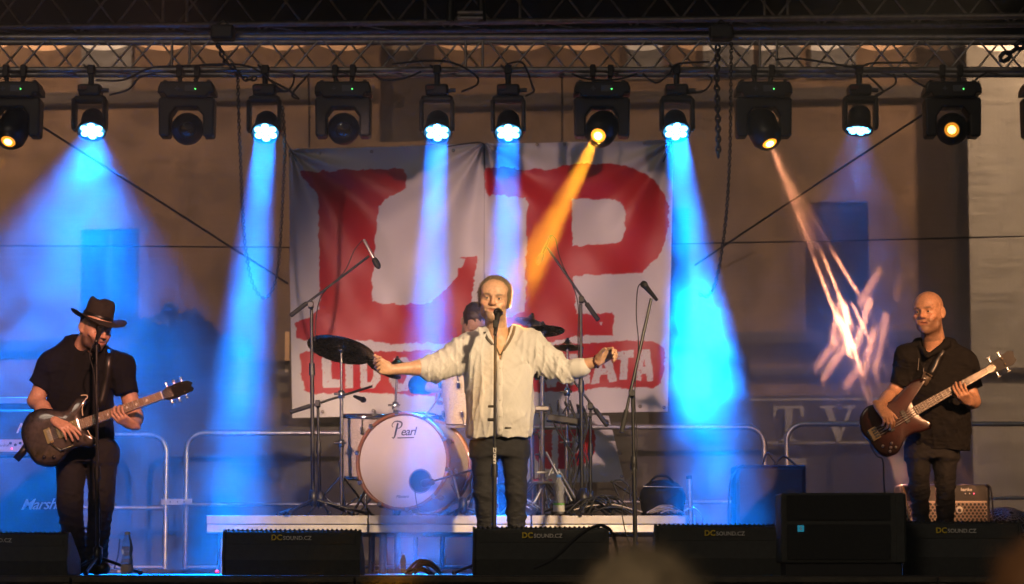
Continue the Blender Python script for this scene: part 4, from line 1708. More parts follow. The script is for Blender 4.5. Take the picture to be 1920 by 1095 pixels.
# ================================================================== the singer
Y0 = 0.0
D = lambda x, y, dy=0.0: np.array(P(x, y, Y0 + dy))
sg = thing('person', 'singer in a pale linen shirt with both arms spread wide', 'person', (P(932, 1062, Y0).x, Y0, 0), 'band on stage')
H = Head(D(927, 560, -0.03), rotm(-4, 4, 5), 1.10, 1.08)
nb_ = D(934, 632, 0.03)
shL, shR = D(874, 655, 0.03), D(996, 650, 0.03)
elL, elR = D(808, 688, -0.05), D(1064, 694, -0.05)
wrL, wrR = D(733, 693, -0.14), D(1122, 677, -0.13)
hips = [D(909, 838, 0.04), D(964, 838, 0.04)]
knees = [D(908, 925, -0.01), D(968, 925, 0.0)]
ank = [D(915, 1036, 0.05), D(967, 1036, 0.05)]
lo, hi = bounds([H.c, nb_, shL, shR, elL, elR, wrL, wrR, *hips, *knees, *ank], 0.2)
lo[2] = 0.0
f = Field(lo, hi, 0.0045)
f.loft([(D(0, 850)[2], D(936, 0)[0], 0.04, 0.13, 0.08), (D(0, 760)[2], D(936, 0)[0], 0.02, 0.17, 0.11), (D(0, 690)[2], D(936, 0)[0], 0.03, 0.185, 0.11), (D(0, 655)[2], D(935, 0)[0], 0.04, 0.17, 0.085), (D(0, 638)[2], D(934, 0)[0], 0.04, 0.09, 0.07)], 0.03)
for s_, e_, w_ in ((shL, elL, wrL), (shR, elR, wrR)):
    f.cap(s_, e_, 0.052, 0.045, 0.03)
    f.cap(e_, e_ + (w_ - e_) * 0.35, 0.045, 0.046, 0.02)
    f.cap(e_ + (w_ - e_) * 0.35, w_, 0.046, 0.029, 0.02)
for h_, k_, a_ in zip(hips, knees, ank):
    f.cap(h_, k_, 0.07, 0.05, 0.03)
    f.cap(k_, a_, 0.05, 0.038, 0.02)
hand(f, wrL, D(709, 689, -0.2) - wrL, (0.15, -0.95, 0.3), (0.1, 0, 1), curl=(42, 40, 38, 34), thumb=(-10, 6), s=1.06, thumb_out=34)
hand(f, wrR, D(1150, 657, -0.17) - wrR, (0.25, -0.8, -0.5), (-0.6, -0.2, 0.8), curl=(44, 52, 56, 60), thumb=(25, 12), s=1.06)
H.build(f, nb_, 1.04, 0.004, 0.060)
f.wrinkle(0.0012, 60, 5, (1, 1, 2.0), H.c - 0.2, H.c + 0.2)
skin_s, v_s, q_s = field_obj(f, 'body', M_SKIN, sg, lambda v: H.colour(v, SK, (0.4, 0.15, 0.12), 0.45, (0.22, 0.17, 0.13), (0.14, 0.09, 0.055)))
H.eyes(sg)
# hair: thin, swept back from a high forehead
f = Field(H.c - 0.2, H.c + 0.2, 0.004)
hx = np.array((1.08, 1, 1)) * H.s
f.ell(H.w(0, 0.022, 0.036), np.array((0.085, 0.101, 0.095)) * hx, H.R, 0)
for q in (-1, 1):
    f.ell(H.w(q * 0.068, 0.016, 0.002), np.array((0.020, 0.046, 0.056)) * hx, H.R, 0.012)
f.ell(H.w(0, -0.092, 0.012), np.array((0.057, 0.068, 0.068)) * hx, H.R, 0.012, True)
f.ell(H.w(0.0, -0.085, -0.05), np.array((0.080, 0.085, 0.085)) * hx, H.R, 0.01, True)
f.ell(H.w(0, -0.01, -0.125), np.array((0.13, 0.13, 0.075)) * hx, H.R, 0.01, True)
for q in (-1, 1):
    f.ell(H.w(q * 0.09, 0.018, -0.016), np.array((0.018, 0.022, 0.030)) * hx, H.R, 0.005, True)
f.wrinkle(0.006, 110, 8, (1.6, 0.35, 0.8))
field_obj(f, 'hair', mat('fair_grey_hair', (0.12, 0.092, 0.06), 0.55, var=0.45, vscale=70, bump=0.5, bscale=220), sg)
field_hair = [o for o in sg.children if o.name.startswith('hair')][0]
hv = np.array([q.co for q in field_hair.data.vertices]) + np.array(sg.location)
hn = np.array([q.normal for q in field_hair.data.vertices])
rg = np.random.default_rng(3)
st = MB()
for i in rg.choice(len(hv), 2400, replace=False):
    p0, n0 = hv[i], hn[i]
    if n0[2] < -0.3:
        continue
    fl_ = nrm(np.array((0.25 * (p0[0] - H.c[0]) / 0.09, 0.8, -0.25)) + rg.normal(size=3) * 0.35)
    t_ = nrm(fl_ - n0 * fl_.dot(n0))
    L0 = rg.uniform(0.014, 0.032)
    st.tube([p0 - n0 * 0.002, p0 + t_ * L0 * 0.5 + n0 * 0.004, p0 + t_ * L0 + n0 * rg.uniform(0.0, 0.007)], [0.0011, 0.0009, 0.0004], 3, caps=False)
tag(st.build('hair_strands', mat('fair_hair_strand', (0.26, 0.2, 0.125), 0.5, var=0.4, vscale=90), field_hair, off=sg.location), kind='stuff')
# shirt
M_LINEN = mat('linen', (0.57, 0.56, 0.535), 0.85, var=0.07, vscale=120, bump=0.2, bscale=300, spec=0.2)
lo, hi = bounds([nb_, shL, shR, elL, elR, D(870, 825), D(1004, 825)], 0.2)
f = Field(lo, hi, 0.0052)
cxn = D(936, 0)[0]
f.loft([(D(0, 822)[2], D(936.5, 0)[0], 0.03, 0.212, 0.150), (D(0, 780)[2], D(937, 0)[0], 0.005, 0.214, 0.165), (D(0, 735)[2], D(937, 0)[0], 0.0, 0.212, 0.165), (D(0, 695)[2], D(936, 0)[0], 0.015, 0.212, 0.145), (D(0, 662)[2], D(935, 0)[0], 0.03, 0.205, 0.115), (D(0, 645)[2], D(934, 0)[0], 0.04, 0.15, 0.092), (D(0, 632)[2], D(935, 0)[0], 0.045, 0.105, 0.085), (D(0, 612)[2], D(936, 0)[0], 0.05, 0.09, 0.08)], 0.03, pw=2.3)
f.cap(D(918, 624, 0.04), shL, 0.045, 0.075, 0.05)
f.cap(D(955, 620, 0.04), shR, 0.045, 0.075, 0.05)
for s_, e_, c_, q in ((shL, elL, D(794, 690, -0.065), 1), (shR, elR, D(1092, 689, -0.09), -1)):
    f.cap(D(930, 655, 0.04), s_, 0.075, 0.085, 0.05)
    f.cap(s_, e_, 0.085, 0.068, 0.05)
    f.cap(e_, c_, 0.066, 0.056, 0.02)
# drape under the arms
f.cap(shL + V3(0.03, 0, -0.06), elL + V3(0.03, 0, -0.035), 0.06, 0.05, 0.05)
f.cap(shR + V3(-0.03, 0, -0.06), elR + V3(-0.02, 0, -0.035), 0.06, 0.05, 0.05)
for c_, e_ in ((D(789, 690, -0.07), elL), (D(1097, 688, -0.09), elR)):
    f.cut(nrm(c_ - e_), c_)
f.wrinkle(0.020, 10, 21, (1.6, 1.0, 0.5))
f.wrinkle(0.005, 19, 27, (1.2, 1.0, 0.9))
f.wrinkle(0.003, 34, 22, (1.3, 1, 0.7))
f.wrinkle(0.014, 30, 23, (1.5, 1, 0.8), [lo[0], lo[1], D(0, 730)[2]], [D(868, 0)[0], hi[1], hi[2]])
f.wrinkle(0.014, 30, 24, (1.5, 1, 0.8), [D(1004, 0)[0], lo[1], D(0, 735)[2]], [hi[0], hi[1], hi[2]])
# rolled cuffs
for c_, e_ in ((D(793, 690, -0.068), elL), (D(1092, 689, -0.088), elR)):
    u = nrm(c_ - e_)
    f.cap(c_ - u * 0.042, c_ - u * 0.004, 0.063, 0.059, 0.004)
# V-shaped opening and rounded hem
a, b = D(935, 668, -0.16), D(935, 600, -0.02)
for dx in np.linspace(0, 1, 9):
    yy = 668 - 58 * dx
    f.ell(D(937, yy, -0.13 + 0.06 * dx), (0.008 + 0.076 * dx, 0.10, 0.022), None, 0.010, True)
f.cap(D(936, 645, 0.03), D(934, 590, 0.03), 0.073, 0.085, 0.008, True)
for q in (-1, 1):
    f.ell(D(936 + q * 78, 832, 0.02), (0.075, 0.3, 0.055), None, 0.03, True)
shirt_s, vv, qq = field_obj(f, 'shirt', M_LINEN, sg)
bv_s = bvh_of(vv, qq)
bv_skin = bvh_of(v_s, q_s)
# collar band (dark inside) and placket
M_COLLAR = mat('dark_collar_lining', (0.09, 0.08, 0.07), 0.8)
cl = MB()
path = [on_surface([bv_s, bv_skin], x, y, 0.006) for x, y in [(907, 610), (908, 622), (913, 634), (922, 644), (932, 655), (937, 666)]]
ribbon(cl, path, [0.016, 0.018, 0.016, 0.012, 0.008, 0.004])
cl.build('collar', M_COLLAR, sg)
cl = MB()
path = [on_surface([bv_s, bv_skin], x, y, 0.006) for x, y in [(962, 598), (965, 611), (962, 625), (955, 640), (946, 655), (938, 666)]]
ribbon(cl, path, [0.016, 0.018, 0.016, 0.012, 0.008, 0.004])
cl.build('collar', M_COLLAR, sg)
pk = MB()
ribbon(pk, [on_surface([bv_s], 937 + 0.6 * math.sin(i), 672 + i * 5, 0.004) for i in range(30)], 0.036, 0.003)
pl = pk.build('placket', M_LINEN, shirt_s)
for yy in (690, 720, 750, 780, 805):
    c_ = on_surface([bv_s], 938, yy, 0.009)
    MB().lathe([(0.0004, 0.002), (0.005, 0.0015), (0.0055, 0)], frame(c_, (0, -1, 0.1)), 10).build('button', mat('shirt_button', (0.45, 0.42, 0.36), 0.4), shirt_s)
tg = MB()
ribbon(tg, [on_surface([bv_s], x, 802, 0.006) for x in (947, 953, 959)], 0.010, 0.002)
tg.build('label_tag', M_COLLAR, shirt_s)
trousers(sg, hips, knees, ank, D(936, 800, 0.03), Y0, M_DENIM, seed=31)
shoes(sg, ank, ((-0.25, -1, 0), (0.25, -1, 0)))
# beads on the wrist
u = nrm(wrR - elR)
br = MB()
c0 = wrR - u * 0.012
Mf = frame(c0, u)
for k in range(16):
    a = 2 * PI * k / 16
    br.ball(Mf @ Vector((0.034 * math.cos(a), 0.034 * math.sin(a), 0.004 * math.sin(3 * a))), 0.0085, 8, 6)
tag(br.build('bracelet', mat('dark_red_beads', (0.06, 0.012, 0.01), 0.25)), 'dark red bead bracelet on the wrist of the singer', 'bracelet')

# ================================================================== the guitarist
Y0 = -0.1
gt = thing('person', 'guitarist in a black wide-brimmed hat and black polo shirt', 'person', (P(160, 1062, Y0).x, Y0, 0), 'band on stage')
H = Head(D(179, 614, -0.05), rotm(42, 16, 4), 1.08, 1.05)
nb_ = D(158, 655, 0.03)
shL, shR = D(97, 682, 0.02), D(228, 688, 0.02)
elL, elR = D(67, 752, 0.02), D(253, 784, 0.03)
wrL, wrR = D(104, 789, -0.22), D(249, 797, -0.235)
hips = [D(133, 848, 0.03), D(192, 848, 0.03)]
knees = [D(131, 950, -0.02), D(190, 948, 0.0)]
ank = [D(143, 1040, 0.05), D(180, 1040, 0.06)]
lo, hi = bounds([H.c, nb_, shL, shR, elL, elR, wrL, wrR, *hips, *knees, *ank], 0.18)
lo[2] = 0
f = Field(lo, hi, 0.0052)
f.loft([(D(0, 860)[2], D(162, 0)[0], -0.05, 0.13, 0.08), (D(0, 760)[2], D(160, 0)[0], -0.03, 0.17, 0.10), (D(0, 690)[2], D(162, 0)[0], -0.06, 0.18, 0.10), (D(0, 660)[2], D(160, 0)[0], -0.07, 0.12, 0.07)], 0.03)
for s_, e_, w_ in ((shL, elL, wrL), (shR, elR, wrR)):
    f.cap(s_, e_, 0.056, 0.050, 0.03)
    m_ = e_ + (w_ - e_) * 0.35
    f.cap(e_, m_, 0.047, 0.046, 0.02)
    f.cap(m_, w_, 0.046, 0.029, 0.02)
for h_, k_, a_ in zip(hips, knees, ank):
    f.cap(h_, k_, 0.07, 0.05, 0.03)
    f.cap(k_, a_, 0.05, 0.038, 0.02)
hand(f, wrL, D(124, 801, -0.27) - wrL, (-0.35, 0.75, -0.45), (0.7, -0.3, 0.5), curl=(16, 20, 24, 28), thumb=(25, 10), s=1.05, spread=5)
hand(f, wrR, (-0.62, -0.62, 0.36), (-0.15, 0.55, 0.85), (-0.5, 0.1, 0.6), curl=(44, 46, 46, 38), thumb=(40, 14), s=1.05, spread=7)
H.build(f, nb_, 1.06, 0.0, 0.064)
field_obj(f, 'body', M_SKIN, gt, lambda v: H.colour(v, (0.52, 0.30, 0.21), (0.36, 0.14, 0.12), 0.85, (0.06, 0.04, 0.035), (0.03, 0.02, 0.018)))
H.eyes(gt)
f = Field(H.c - 0.2, H.c + 0.2, 0.0045)
f.ell(H.w(0, 0.020, 0.034), np.array((0.080, 0.095, 0.088)) * H.s, H.R, 0)
f.ell(H.w(0, -0.09, 0.0), np.array((0.076, 0.088, 0.2)) * H.s, H.R, 0.01, True)
f.ell(H.w(0, -0.02, -0.12), np.array((0.12, 0.14, 0.09)) * H.s, H.R, 0.01, True)
for q in (-1, 1):
    f.ell(H.w(q * 0.085, 0.018, -0.01), np.array((0.016, 0.022, 0.034)) * H.s, H.R, 0.005, True)
f.wrinkle(0.004, 120, 8)
field_obj(f, 'hair', mat('dark_hair', (0.018, 0.013, 0.010), 0.5, var=0.3, vscale=70), gt)
# hat: brim and dented crown
M_FELT = mat('black_felt', (0.022, 0.018, 0.017), 0.95, var=0.3, vscale=60, bump=0.3, bscale=200)
ht = MB()
Rh = Matrix(rotm(30, 6, 12).tolist())
hc = Vector(D(184, 598, -0.05))
MHt = Matrix.Translation(hc) @ Rh.to_4x4()
n = 40
rows = []


def brim_pt(a, r, lift):
    x, y = r * math.cos(a) * 0.93, r * math.sin(a)
    side = abs(math.cos(a))
    z = lift + (0.035 * side ** 2 - 0.020 * (1 - side ** 2)) * max(0, (r - 0.10) / 0.09)
    return MHt @ Vector((x, y, z))


prof = [(0.093, 0.012), (0.10, 0.002), (0.125, -0.002), (0.155, -0.003), (0.185, -0.004), (0.187, -0.008), (0.155, -0.010), (0.10, -0.008), (0.088, -0.004)]
vs = [brim_pt(2 * PI * k / n, r, z) for r, z in prof for k in range(n)]
ht._add(vs, [(i * n + k, i * n + (k + 1) % n, (i + 1) * n + (k + 1) % n, (i + 1) * n + k) for i in range(len(prof) - 1) for k in range(n)], True)
bo = ht.build('hat', M_FELT, gt)
cr = MB()
prof = [(1.0, 0.0), (1.0, 0.02), (0.985, 0.05), (0.95, 0.085), (0.90, 0.108), (0.78, 0.122), (0.5, 0.118), (0.25, 0.108), (0.01, 0.104)]
vs = []
for i, (r, z) in enumerate(prof):
    for k in range(n):
        a = 2 * PI * k / n
        x, y = 0.088 * r * math.cos(a), 0.102 * r * math.sin(a)
        pin = 0.0
        if z > 0.06:
            pin = 0.018 * max(0, -math.sin(a)) ** 2 * (z - 0.06) / 0.06
            x *= 1 - 2.2 * pin / 0.05 * 0.25
        dz = -0.018 * math.exp(-(x / 0.03) ** 2) * (1 if z > 0.1 else 0)
        vs.append(MHt @ Vector((x, y, z + dz + 0.012 * (y / 0.1 if z > 0.08 else 0))))
cr._add(vs, [(i * n + k, i * n + (k + 1) % n, (i + 1) * n + (k + 1) % n, (i + 1) * n + k) for i in range(len(prof) - 1) for k in range(n)], True)
cr.build('hat_crown', M_FELT, bo)
bd = MB()
bd.lathe([(0.0905, 0.004), (0.0915, 0.006), (0.0905, 0.028), (0.089, 0.029)], MHt @ Matrix.Diagonal((0.985, 1.135, 1, 1)), 40)
bd.build('hat_band', mat('black_ribbon', (0.008, 0.008, 0.008), 0.4), bo)
# polo shirt
M_POLO = mat('black_cotton', (0.0075, 0.0075, 0.009), 0.9, var=0.25, vscale=40, bump=0.15, bscale=280, spec=0.2)
lo, hi = bounds([nb_, shL, shR, elL, D(255, 740), D(100, 850), D(225, 850)], 0.18)
f = Field(lo, hi, 0.0055)
f.loft([(D(0, 850)[2], D(163, 0)[0], 0.0, 0.195, 0.135), (D(0, 800)[2], D(161, 0)[0], -0.02, 0.200, 0.150), (D(0, 740)[2], D(158, 0)[0], -0.04, 0.205, 0.148), (D(0, 690)[2], D(162, 0)[0], -0.06, 0.215, 0.130), (D(0, 664)[2], D(162, 0)[0], -0.06, 0.165, 0.105), (D(0, 646)[2], D(159, 0)[0], -0.06, 0.115, 0.09), (D(0, 630)[2], D(158, 0)[0], -0.05, 0.088, 0.08)], 0.03, pw=2.2)
f.cap(D(145, 640, 0.03), shL, 0.045, 0.07, 0.05)
f.cap(D(180, 650, 0.03), shR, 0.045, 0.07, 0.05)
for s_, e_, c_ in ((shL, elL, D(72, 724, 0.02)), (shR, elR, D(238, 738, 0.0))):
    f.cap(D(162, 680, 0.02), s_, 0.07, 0.070, 0.05)
    f.cap(s_, c_, 0.073, 0.072, 0.05)
    sl, (X, Y, Z) = f.reg(np.array(c_) - 0.13, np.array(c_) + 0.13)
    n_ = nrm(np.array(c_) - s_)
    dd = (X - c_[0]) * n_[0] + (Y - c_[1]) * n_[1] + (Z - c_[2]) * n_[2]
    near = (np.sqrt((X - c_[0]) ** 2 + (Y - c_[1]) ** 2 + (Z - c_[2]) ** 2) < 0.105)
    f.F[sl] = np.where(near, np.maximum(f.F[sl], dd - 0.004), f.F[sl])
f.wrinkle(0.010, 12, 41, (1.2, 1, 0.7))
f.wrinkle(0.004, 26, 42, (1, 1, 1.1))
f.cap(D(160, 640, -0.02), D(160, 600, -0.02), 0.071, 0.08, 0.008, True)
for dx in np.linspace(0, 1, 6):
    f.ell(D(170 - 2 * dx, 676 - 32 * dx, -0.14 + 0.03 * dx), (0.010 + 0.035 * dx, 0.10, 0.02), None, 0.012, True)
polo, vp, qp = field_obj(f, 'polo_shirt', M_POLO, gt)
bv_g = bvh_of(vp, qp)
cl = MB()
for pts in ([(140, 630), (140, 640), (148, 650), (160, 660)], [(190, 650), (186, 660), (178, 670)]):
    ribbon(cl, [on_surface([bv_g], x, y, 0.008) for x, y in pts], 0.045, 0.004)
cl.build('collar', M_POLO, gt)
trousers(gt, hips, knees, ank, D(162, 835, 0.02), Y0, mat('black_trousers', (0.008, 0.008, 0.010), 0.9, var=0.3, vscale=25), seed=51, r=(0.095, 0.078, 0.07))
shoes(gt, ank, ((-0.3, -1, 0), (0.45, -1, 0)))

# ================================================================== the bassist
Y0 = 0.3
bs = thing('person', 'bald bassist with a goatee in a black hooded top', 'person', (P(1748, 1062, Y0).x, Y0, 0), 'band on stage')
H = Head(D(1741, 585, -0.03), rotm(-30, 2, -2), 1.10, 1.04)
nb_ = D(1752, 648, 0.04)
shL, shR = D(1702, 672, 0.04), D(1806, 680, 0.03)
elL, elR = D(1676, 738, 0.06), D(1824, 752, 0.0)
wrL, wrR = D(1648, 762, -0.31), D(1817, 753, -0.225)
hips = [D(1722, 842, 0.03), D(1772, 842, 0.03)]
knees = [D(1724, 925, -0.01), D(1772, 925, -0.01)]
ank = [D(1727, 1036, 0.05), D(1772, 1036, 0.04)]
lo, hi = bounds([H.c, nb_, shL, shR, elL, elR, wrL, wrR, *hips, *knees, *ank], 0.18)
lo[2] = 0
f = Field(lo, hi, 0.005)
f.loft([(D(0, 860)[2], D(1748, 0)[0], 0.33, 0.115, 0.08), (D(0, 760)[2], D(1750, 0)[0], 0.33, 0.16, 0.10), (D(0, 690)[2], D(1753, 0)[0], 0.34, 0.17, 0.10), (D(0, 660)[2], D(1752, 0)[0], 0.34, 0.11, 0.07)], 0.03)
for s_, e_, w_ in ((shL, elL, wrL), (shR, elR, wrR)):
    f.cap(s_, e_, 0.052, 0.046, 0.03)
    m_ = e_ + (w_ - e_) * 0.35
    f.cap(e_, m_, 0.046, 0.046, 0.02)
    f.cap(m_, w_, 0.046, 0.028, 0.02)
for h_, k_, a_ in zip(hips, knees, ank):
    f.cap(h_, k_, 0.065, 0.048, 0.03)
    f.cap(k_, a_, 0.048, 0.036, 0.02)
hand(f, wrL, D(1662, 779, -0.35) - wrL, (-0.2, 0.75, -0.55), (0.75, -0.2, 0.6), curl=(36, 40, 42, 44), thumb=(15, 10), s=1.0, spread=4)
hand(f, wrR, (-0.50, -0.72, 0.40), (-0.15, 0.55, 0.85), (-0.6, 0.1, 0.5), curl=(42, 44, 44, 40), thumb=(40, 14), s=1.02, spread=5)
H.build(f, nb_, 1.05, 0.0, 0.062)
field_obj(f, 'body', M_SKIN, bs, lambda v: H.colour(v, (0.58, 0.32, 0.20), (0.40, 0.15, 0.12), 0.62, (0.12, 0.08, 0.06), (0.10, 0.06, 0.035), scalp=0.3))
H.eyes(bs)
M_HOOD = mat('washed_black_jersey', (0.012, 0.011, 0.010), 0.9, var=0.3, vscale=30, bump=0.2, bscale=260, spec=0.2)
lo, hi = bounds([nb_, shL, shR, elL, D(1830, 720), D(1690, 850), D(1812, 850)], 0.18)
f = Field(lo, hi, 0.0055)
f.loft([(D(0, 845)[2], D(1749, 0)[0], 0.33, 0.195, 0.125), (D(0, 790)[2], D(1750, 0)[0], 0.31, 0.195, 0.14), (D(0, 735)[2], D(1752, 0)[0], 0.32, 0.20, 0.14), (D(0, 695)[2], D(1754, 0)[0], 0.34, 0.205, 0.125), (D(0, 668)[2], D(1754, 0)[0], 0.34, 0.185, 0.10), (D(0, 650)[2], D(1753, 0)[0], 0.35, 0.12, 0.09), (D(0, 636)[2], D(1752, 0)[0], 0.35, 0.09, 0.085)], 0.03, pw=2.2)
f.cap(D(1735, 650, 0.05), shL, 0.045, 0.066, 0.05)
f.cap(D(1770, 650, 0.05), shR, 0.045, 0.068, 0.05)
for s_, c_ in ((shL, D(1686, 722, 0.05)), (shR, D(1822, 728, 0.01))):
    f.cap(D(1753, 670, 0.04), s_, 0.065, 0.074, 0.05)
    f.cap(s_, c_, 0.076, 0.066, 0.04)
    sl, (X, Y, Z) = f.reg(np.array(c_) - 0.12, np.array(c_) + 0.12)
    n_ = nrm(np.array(c_) - s_)
    dd = (X - c_[0]) * n_[0] + (Y - c_[1]) * n_[1] + (Z - c_[2]) * n_[2]
    near = (np.sqrt((X - c_[0]) ** 2 + (Y - c_[1]) ** 2 + (Z - c_[2]) ** 2) < 0.095)
    f.F[sl] = np.where(near, np.maximum(f.F[sl], dd - 0.004), f.F[sl])
f.wrinkle(0.012, 15, 61, (1.2, 1, 0.8))
f.wrinkle(0.009, 30, 62, (0.8, 1, 1.4))
# hood lying round the neck
for k in range(14):
    a0, a1 = PI * (0.06 + 1.02 * k / 14) - 0.25, PI * (0.06 + 1.02 * (k + 1) / 14) - 0.25
    c0 = np.array(D(1753, 645, 0.05))
    p0 = c0 + V3(0.105 * math.cos(a0), 0.075 * math.sin(a0), 0.012 * math.sin(a0))
    p1 = c0 + V3(0.105 * math.cos(a1), 0.075 * math.sin(a1), 0.012 * math.sin(a1))
    f.cap(p0, p1, 0.034, 0.034, 0.015)
f.cap(D(1775, 645, -0.04), D(1740, 668, -0.11), 0.028, 0.012, 0.02)
f.cap(D(1727, 650, -0.03), D(1737, 668, -0.10), 0.022, 0.012, 0.02)
f.cap(D(1748, 646, 0.0), D(1746, 600, 0.0), 0.070, 0.08, 0.008, True)
f.ell(D(1741, 644, -0.10), (0.055, 0.09, 0.026), None, 0.012, True)
hoodie, vh, qh = field_obj(f, 'hooded_top', M_HOOD, bs)
bv_b = bvh_of(vh, qh)
for pts in ([(1723, 672), (1722, 682), (1721, 694)], [(1732, 690), (1731, 702)]):
    dc = MB()
    pp = [on_surface([bv_b], x, y, 0.008) for x, y in pts]
    dc.tube([q for q in pp if q], 0.003, 6)
    dc.build('drawcord', mat('pale_cord', (0.2, 0.19, 0.17), 0.7), hoodie)
trousers(bs, hips, knees, ank, D(1748, 835, 0.03), Y0, mat('faded_black_jeans', (0.013, 0.012, 0.011), 0.85, var=0.35, vscale=25, bump=0.2, bscale=250), seed=71, r=(0.082, 0.062, 0.052), amp=0.014)
shoes(bs, ank, ((-0.3, -1, 0), (0.3, -1, 0)))

# ================================================================== the drummer, mostly behind the singer
Y0 = 2.75
dr = thing('person', 'drummer in a blue shirt sitting behind the kit, half hidden by the singer', 'person', (P(890, 1062, Y0).x, Y0, 0.39), 'band on stage')
H = Head(D(890, 604, 0), rotm(20, 56, 0), 1.08)
nb_ = D(886, 660, 0.05)
shL, shR = D(838, 676, 0.05), D(940, 676, 0.05)
elL, elR = D(782, 722, -0.10), D(985, 735, -0.12)
wrL, wrR = D(838, 730, -0.36), D(955, 745, -0.36)
hips = [D(862, 850, 0.05), D(915, 850, 0.05)]
knees = [D(835, 840, -0.38), D(945, 840, -0.38)]
ank = [D(830, 938, -0.34), D(950, 938, -0.34)]
lo, hi = bounds([H.c, nb_, shL, shR, elL, elR, wrL, wrR, *hips, *knees, *ank, D(790, 760, -0.4)], 0.2)
f = Field(lo, hi, 0.006)
f.loft([(D(0, 860)[2], D(888, 0)[0], Y0 + 0.05, 0.16, 0.11), (D(0, 760)[2], D(888, 0)[0], Y0 + 0.06, 0.16, 0.11), (D(0, 690)[2], D(888, 0)[0], Y0 + 0.05, 0.18, 0.11), (D(0, 665)[2], D(886, 0)[0], Y0 + 0.05, 0.1, 0.07)], 0.03)
for s_, e_, w_ in ((shL, elL, wrL), (shR, elR, wrR)):
    f.cap(s_, e_, 0.05, 0.044, 0.03)
    f.cap(e_, w_, 0.044, 0.03, 0.02)
for h_, k_, a_ in zip(hips, knees, ank):
    f.cap(h_, k_, 0.075, 0.055, 0.03)
    f.cap(k_, a_, 0.052, 0.04, 0.02)
hand(f, wrL, D(806, 748, -0.42) - wrL, (0.1, -0.2, -0.95), (0.3, -0.9, 0.1), curl=(55, 58, 60, 62), thumb=(20, 10))
hand(f, wrR, D(930, 755, -0.44) - wrR, (0.1, -0.2, -0.95), (-0.3, -0.9, 0.1), curl=(55, 58, 60, 62), thumb=(20, 10))
H.build(f, nb_, 1.0, 0, 0.06)
field_obj(f, 'body', M_SKIN, dr, lambda v: H.colour(v, (0.45, 0.27, 0.19), (0.34, 0.14, 0.12), 0.5, (0.06, 0.04, 0.03), (0.03, 0.02, 0.02)))
H.eyes(dr)
f = Field(H.c - 0.2, H.c + 0.2, 0.005)
f.ell(H.w(0, 0.018, 0.038), np.array((0.085, 0.102, 0.096)) * H.s, H.R, 0)
f.ell(H.w(0, -0.095, 0.0), np.array((0.07, 0.07, 0.07)) * H.s, H.R, 0.01, True)
f.ell(H.w(0, -0.03, -0.13), np.array((0.12, 0.14, 0.085)) * H.s, H.R, 0.01, True)
f.wrinkle(0.008, 90, 8)
field_obj(f, 'hair', mat('dark_brown_hair', (0.03, 0.018, 0.014), 0.5, var=0.3, vscale=70), dr)
lo, hi = bounds([nb_, shL, shR, elL, elR, D(888, 860)], 0.2)
f = Field(lo, hi, 0.007)
f.loft([(D(0, 865)[2], D(888, 0)[0], Y0 + 0.05, 0.19, 0.14), (D(0, 760)[2], D(888, 0)[0], Y0 + 0.05, 0.19, 0.14), (D(0, 695)[2], D(888, 0)[0], Y0 + 0.05, 0.205, 0.13), (D(0, 670)[2], D(887, 0)[0], Y0 + 0.05, 0.16, 0.1), (D(0, 655)[2], D(886, 0)[0], Y0 + 0.05, 0.08, 0.075)], 0.03)
for s_, e_, w_ in ((shL, elL, wrL), (shR, elR, wrR)):
    f.cap(s_, e_, 0.068, 0.06, 0.04)
    f.cap(e_, e_ + (w_ - e_) * 0.3, 0.06, 0.056, 0.02)
f.wrinkle(0.012, 20, 81)
field_obj(f, 'shirt', mat('blue_cotton', (0.02, 0.06, 0.22), 0.85, var=0.2, vscale=30), dr)
f_kn = [k_ + V3(0, 0, 0) for k_ in knees]
trousers(dr, hips, knees, ank, D(888, 840, 0.05), Y0, MATS['black_trousers'], seed=91)
for s_, (wr_, tip_) in enumerate(((wrL, D(790, 790, -0.72)), (wrR, D(905, 790, -0.75)))):
    st = MB()
    w0 = wr_ + nrm(D(806 if s_ == 0 else 930, 748, -0.42) - wr_) * 0.06 + V3(0, 0, -0.02)
    dv = nrm(tip_ - w0)
    st.tube([w0 - dv * 0.09, w0 + dv * 0.28, w0 + dv * 0.33], [0.0075, 0.007, 0.0045], 8)
    tag(st.build('drumstick', mat('maple_stick', (0.45, 0.3, 0.16), 0.5)), ('wooden drumstick in the raised hand left of the singer', 'wooden drumstick hidden behind the back of the singer')[s_], 'drumstick')
# ------------------------------------------------------------------ guitars
def cat_outline(ctrl, n=6):
    return [(p.x, p.y) for p in spline([(x, y, 0) for x, y in ctrl], n, True)]


def axis_frame(bridge, nut, tilt=0.0):
    """local X from bridge to nut, local Z out of the top (to the camera), local Y up along the body"""
    x = (Vector(nut) - Vector(bridge)).normalized()
    z = Vector((0, -1, tilt))
    z = (z - x * z.dot(x)).normalized()
    y = z.cross(x)
    return Matrix.Translation(Vector(bridge)) @ Matrix((x, y, z)).transposed().to_4x4()


# six-string: numbers in metres, bridge at the origin, neck to +X
Y0 = -0.1
bri, nut = P(96, 817, -0.33), P(304, 742, -0.33)
MG = axis_frame(bri, nut, 0.12)
sc_l = (nut - bri).length
k = sc_l / 0.635
MG = MG @ Matrix.Scale(k, 4)
gu = thing('electric_guitar', 'dark burst electric guitar with gold highlights held by the guitarist in the hat', 'guitar', bri.to_tuple(), 'string instruments')


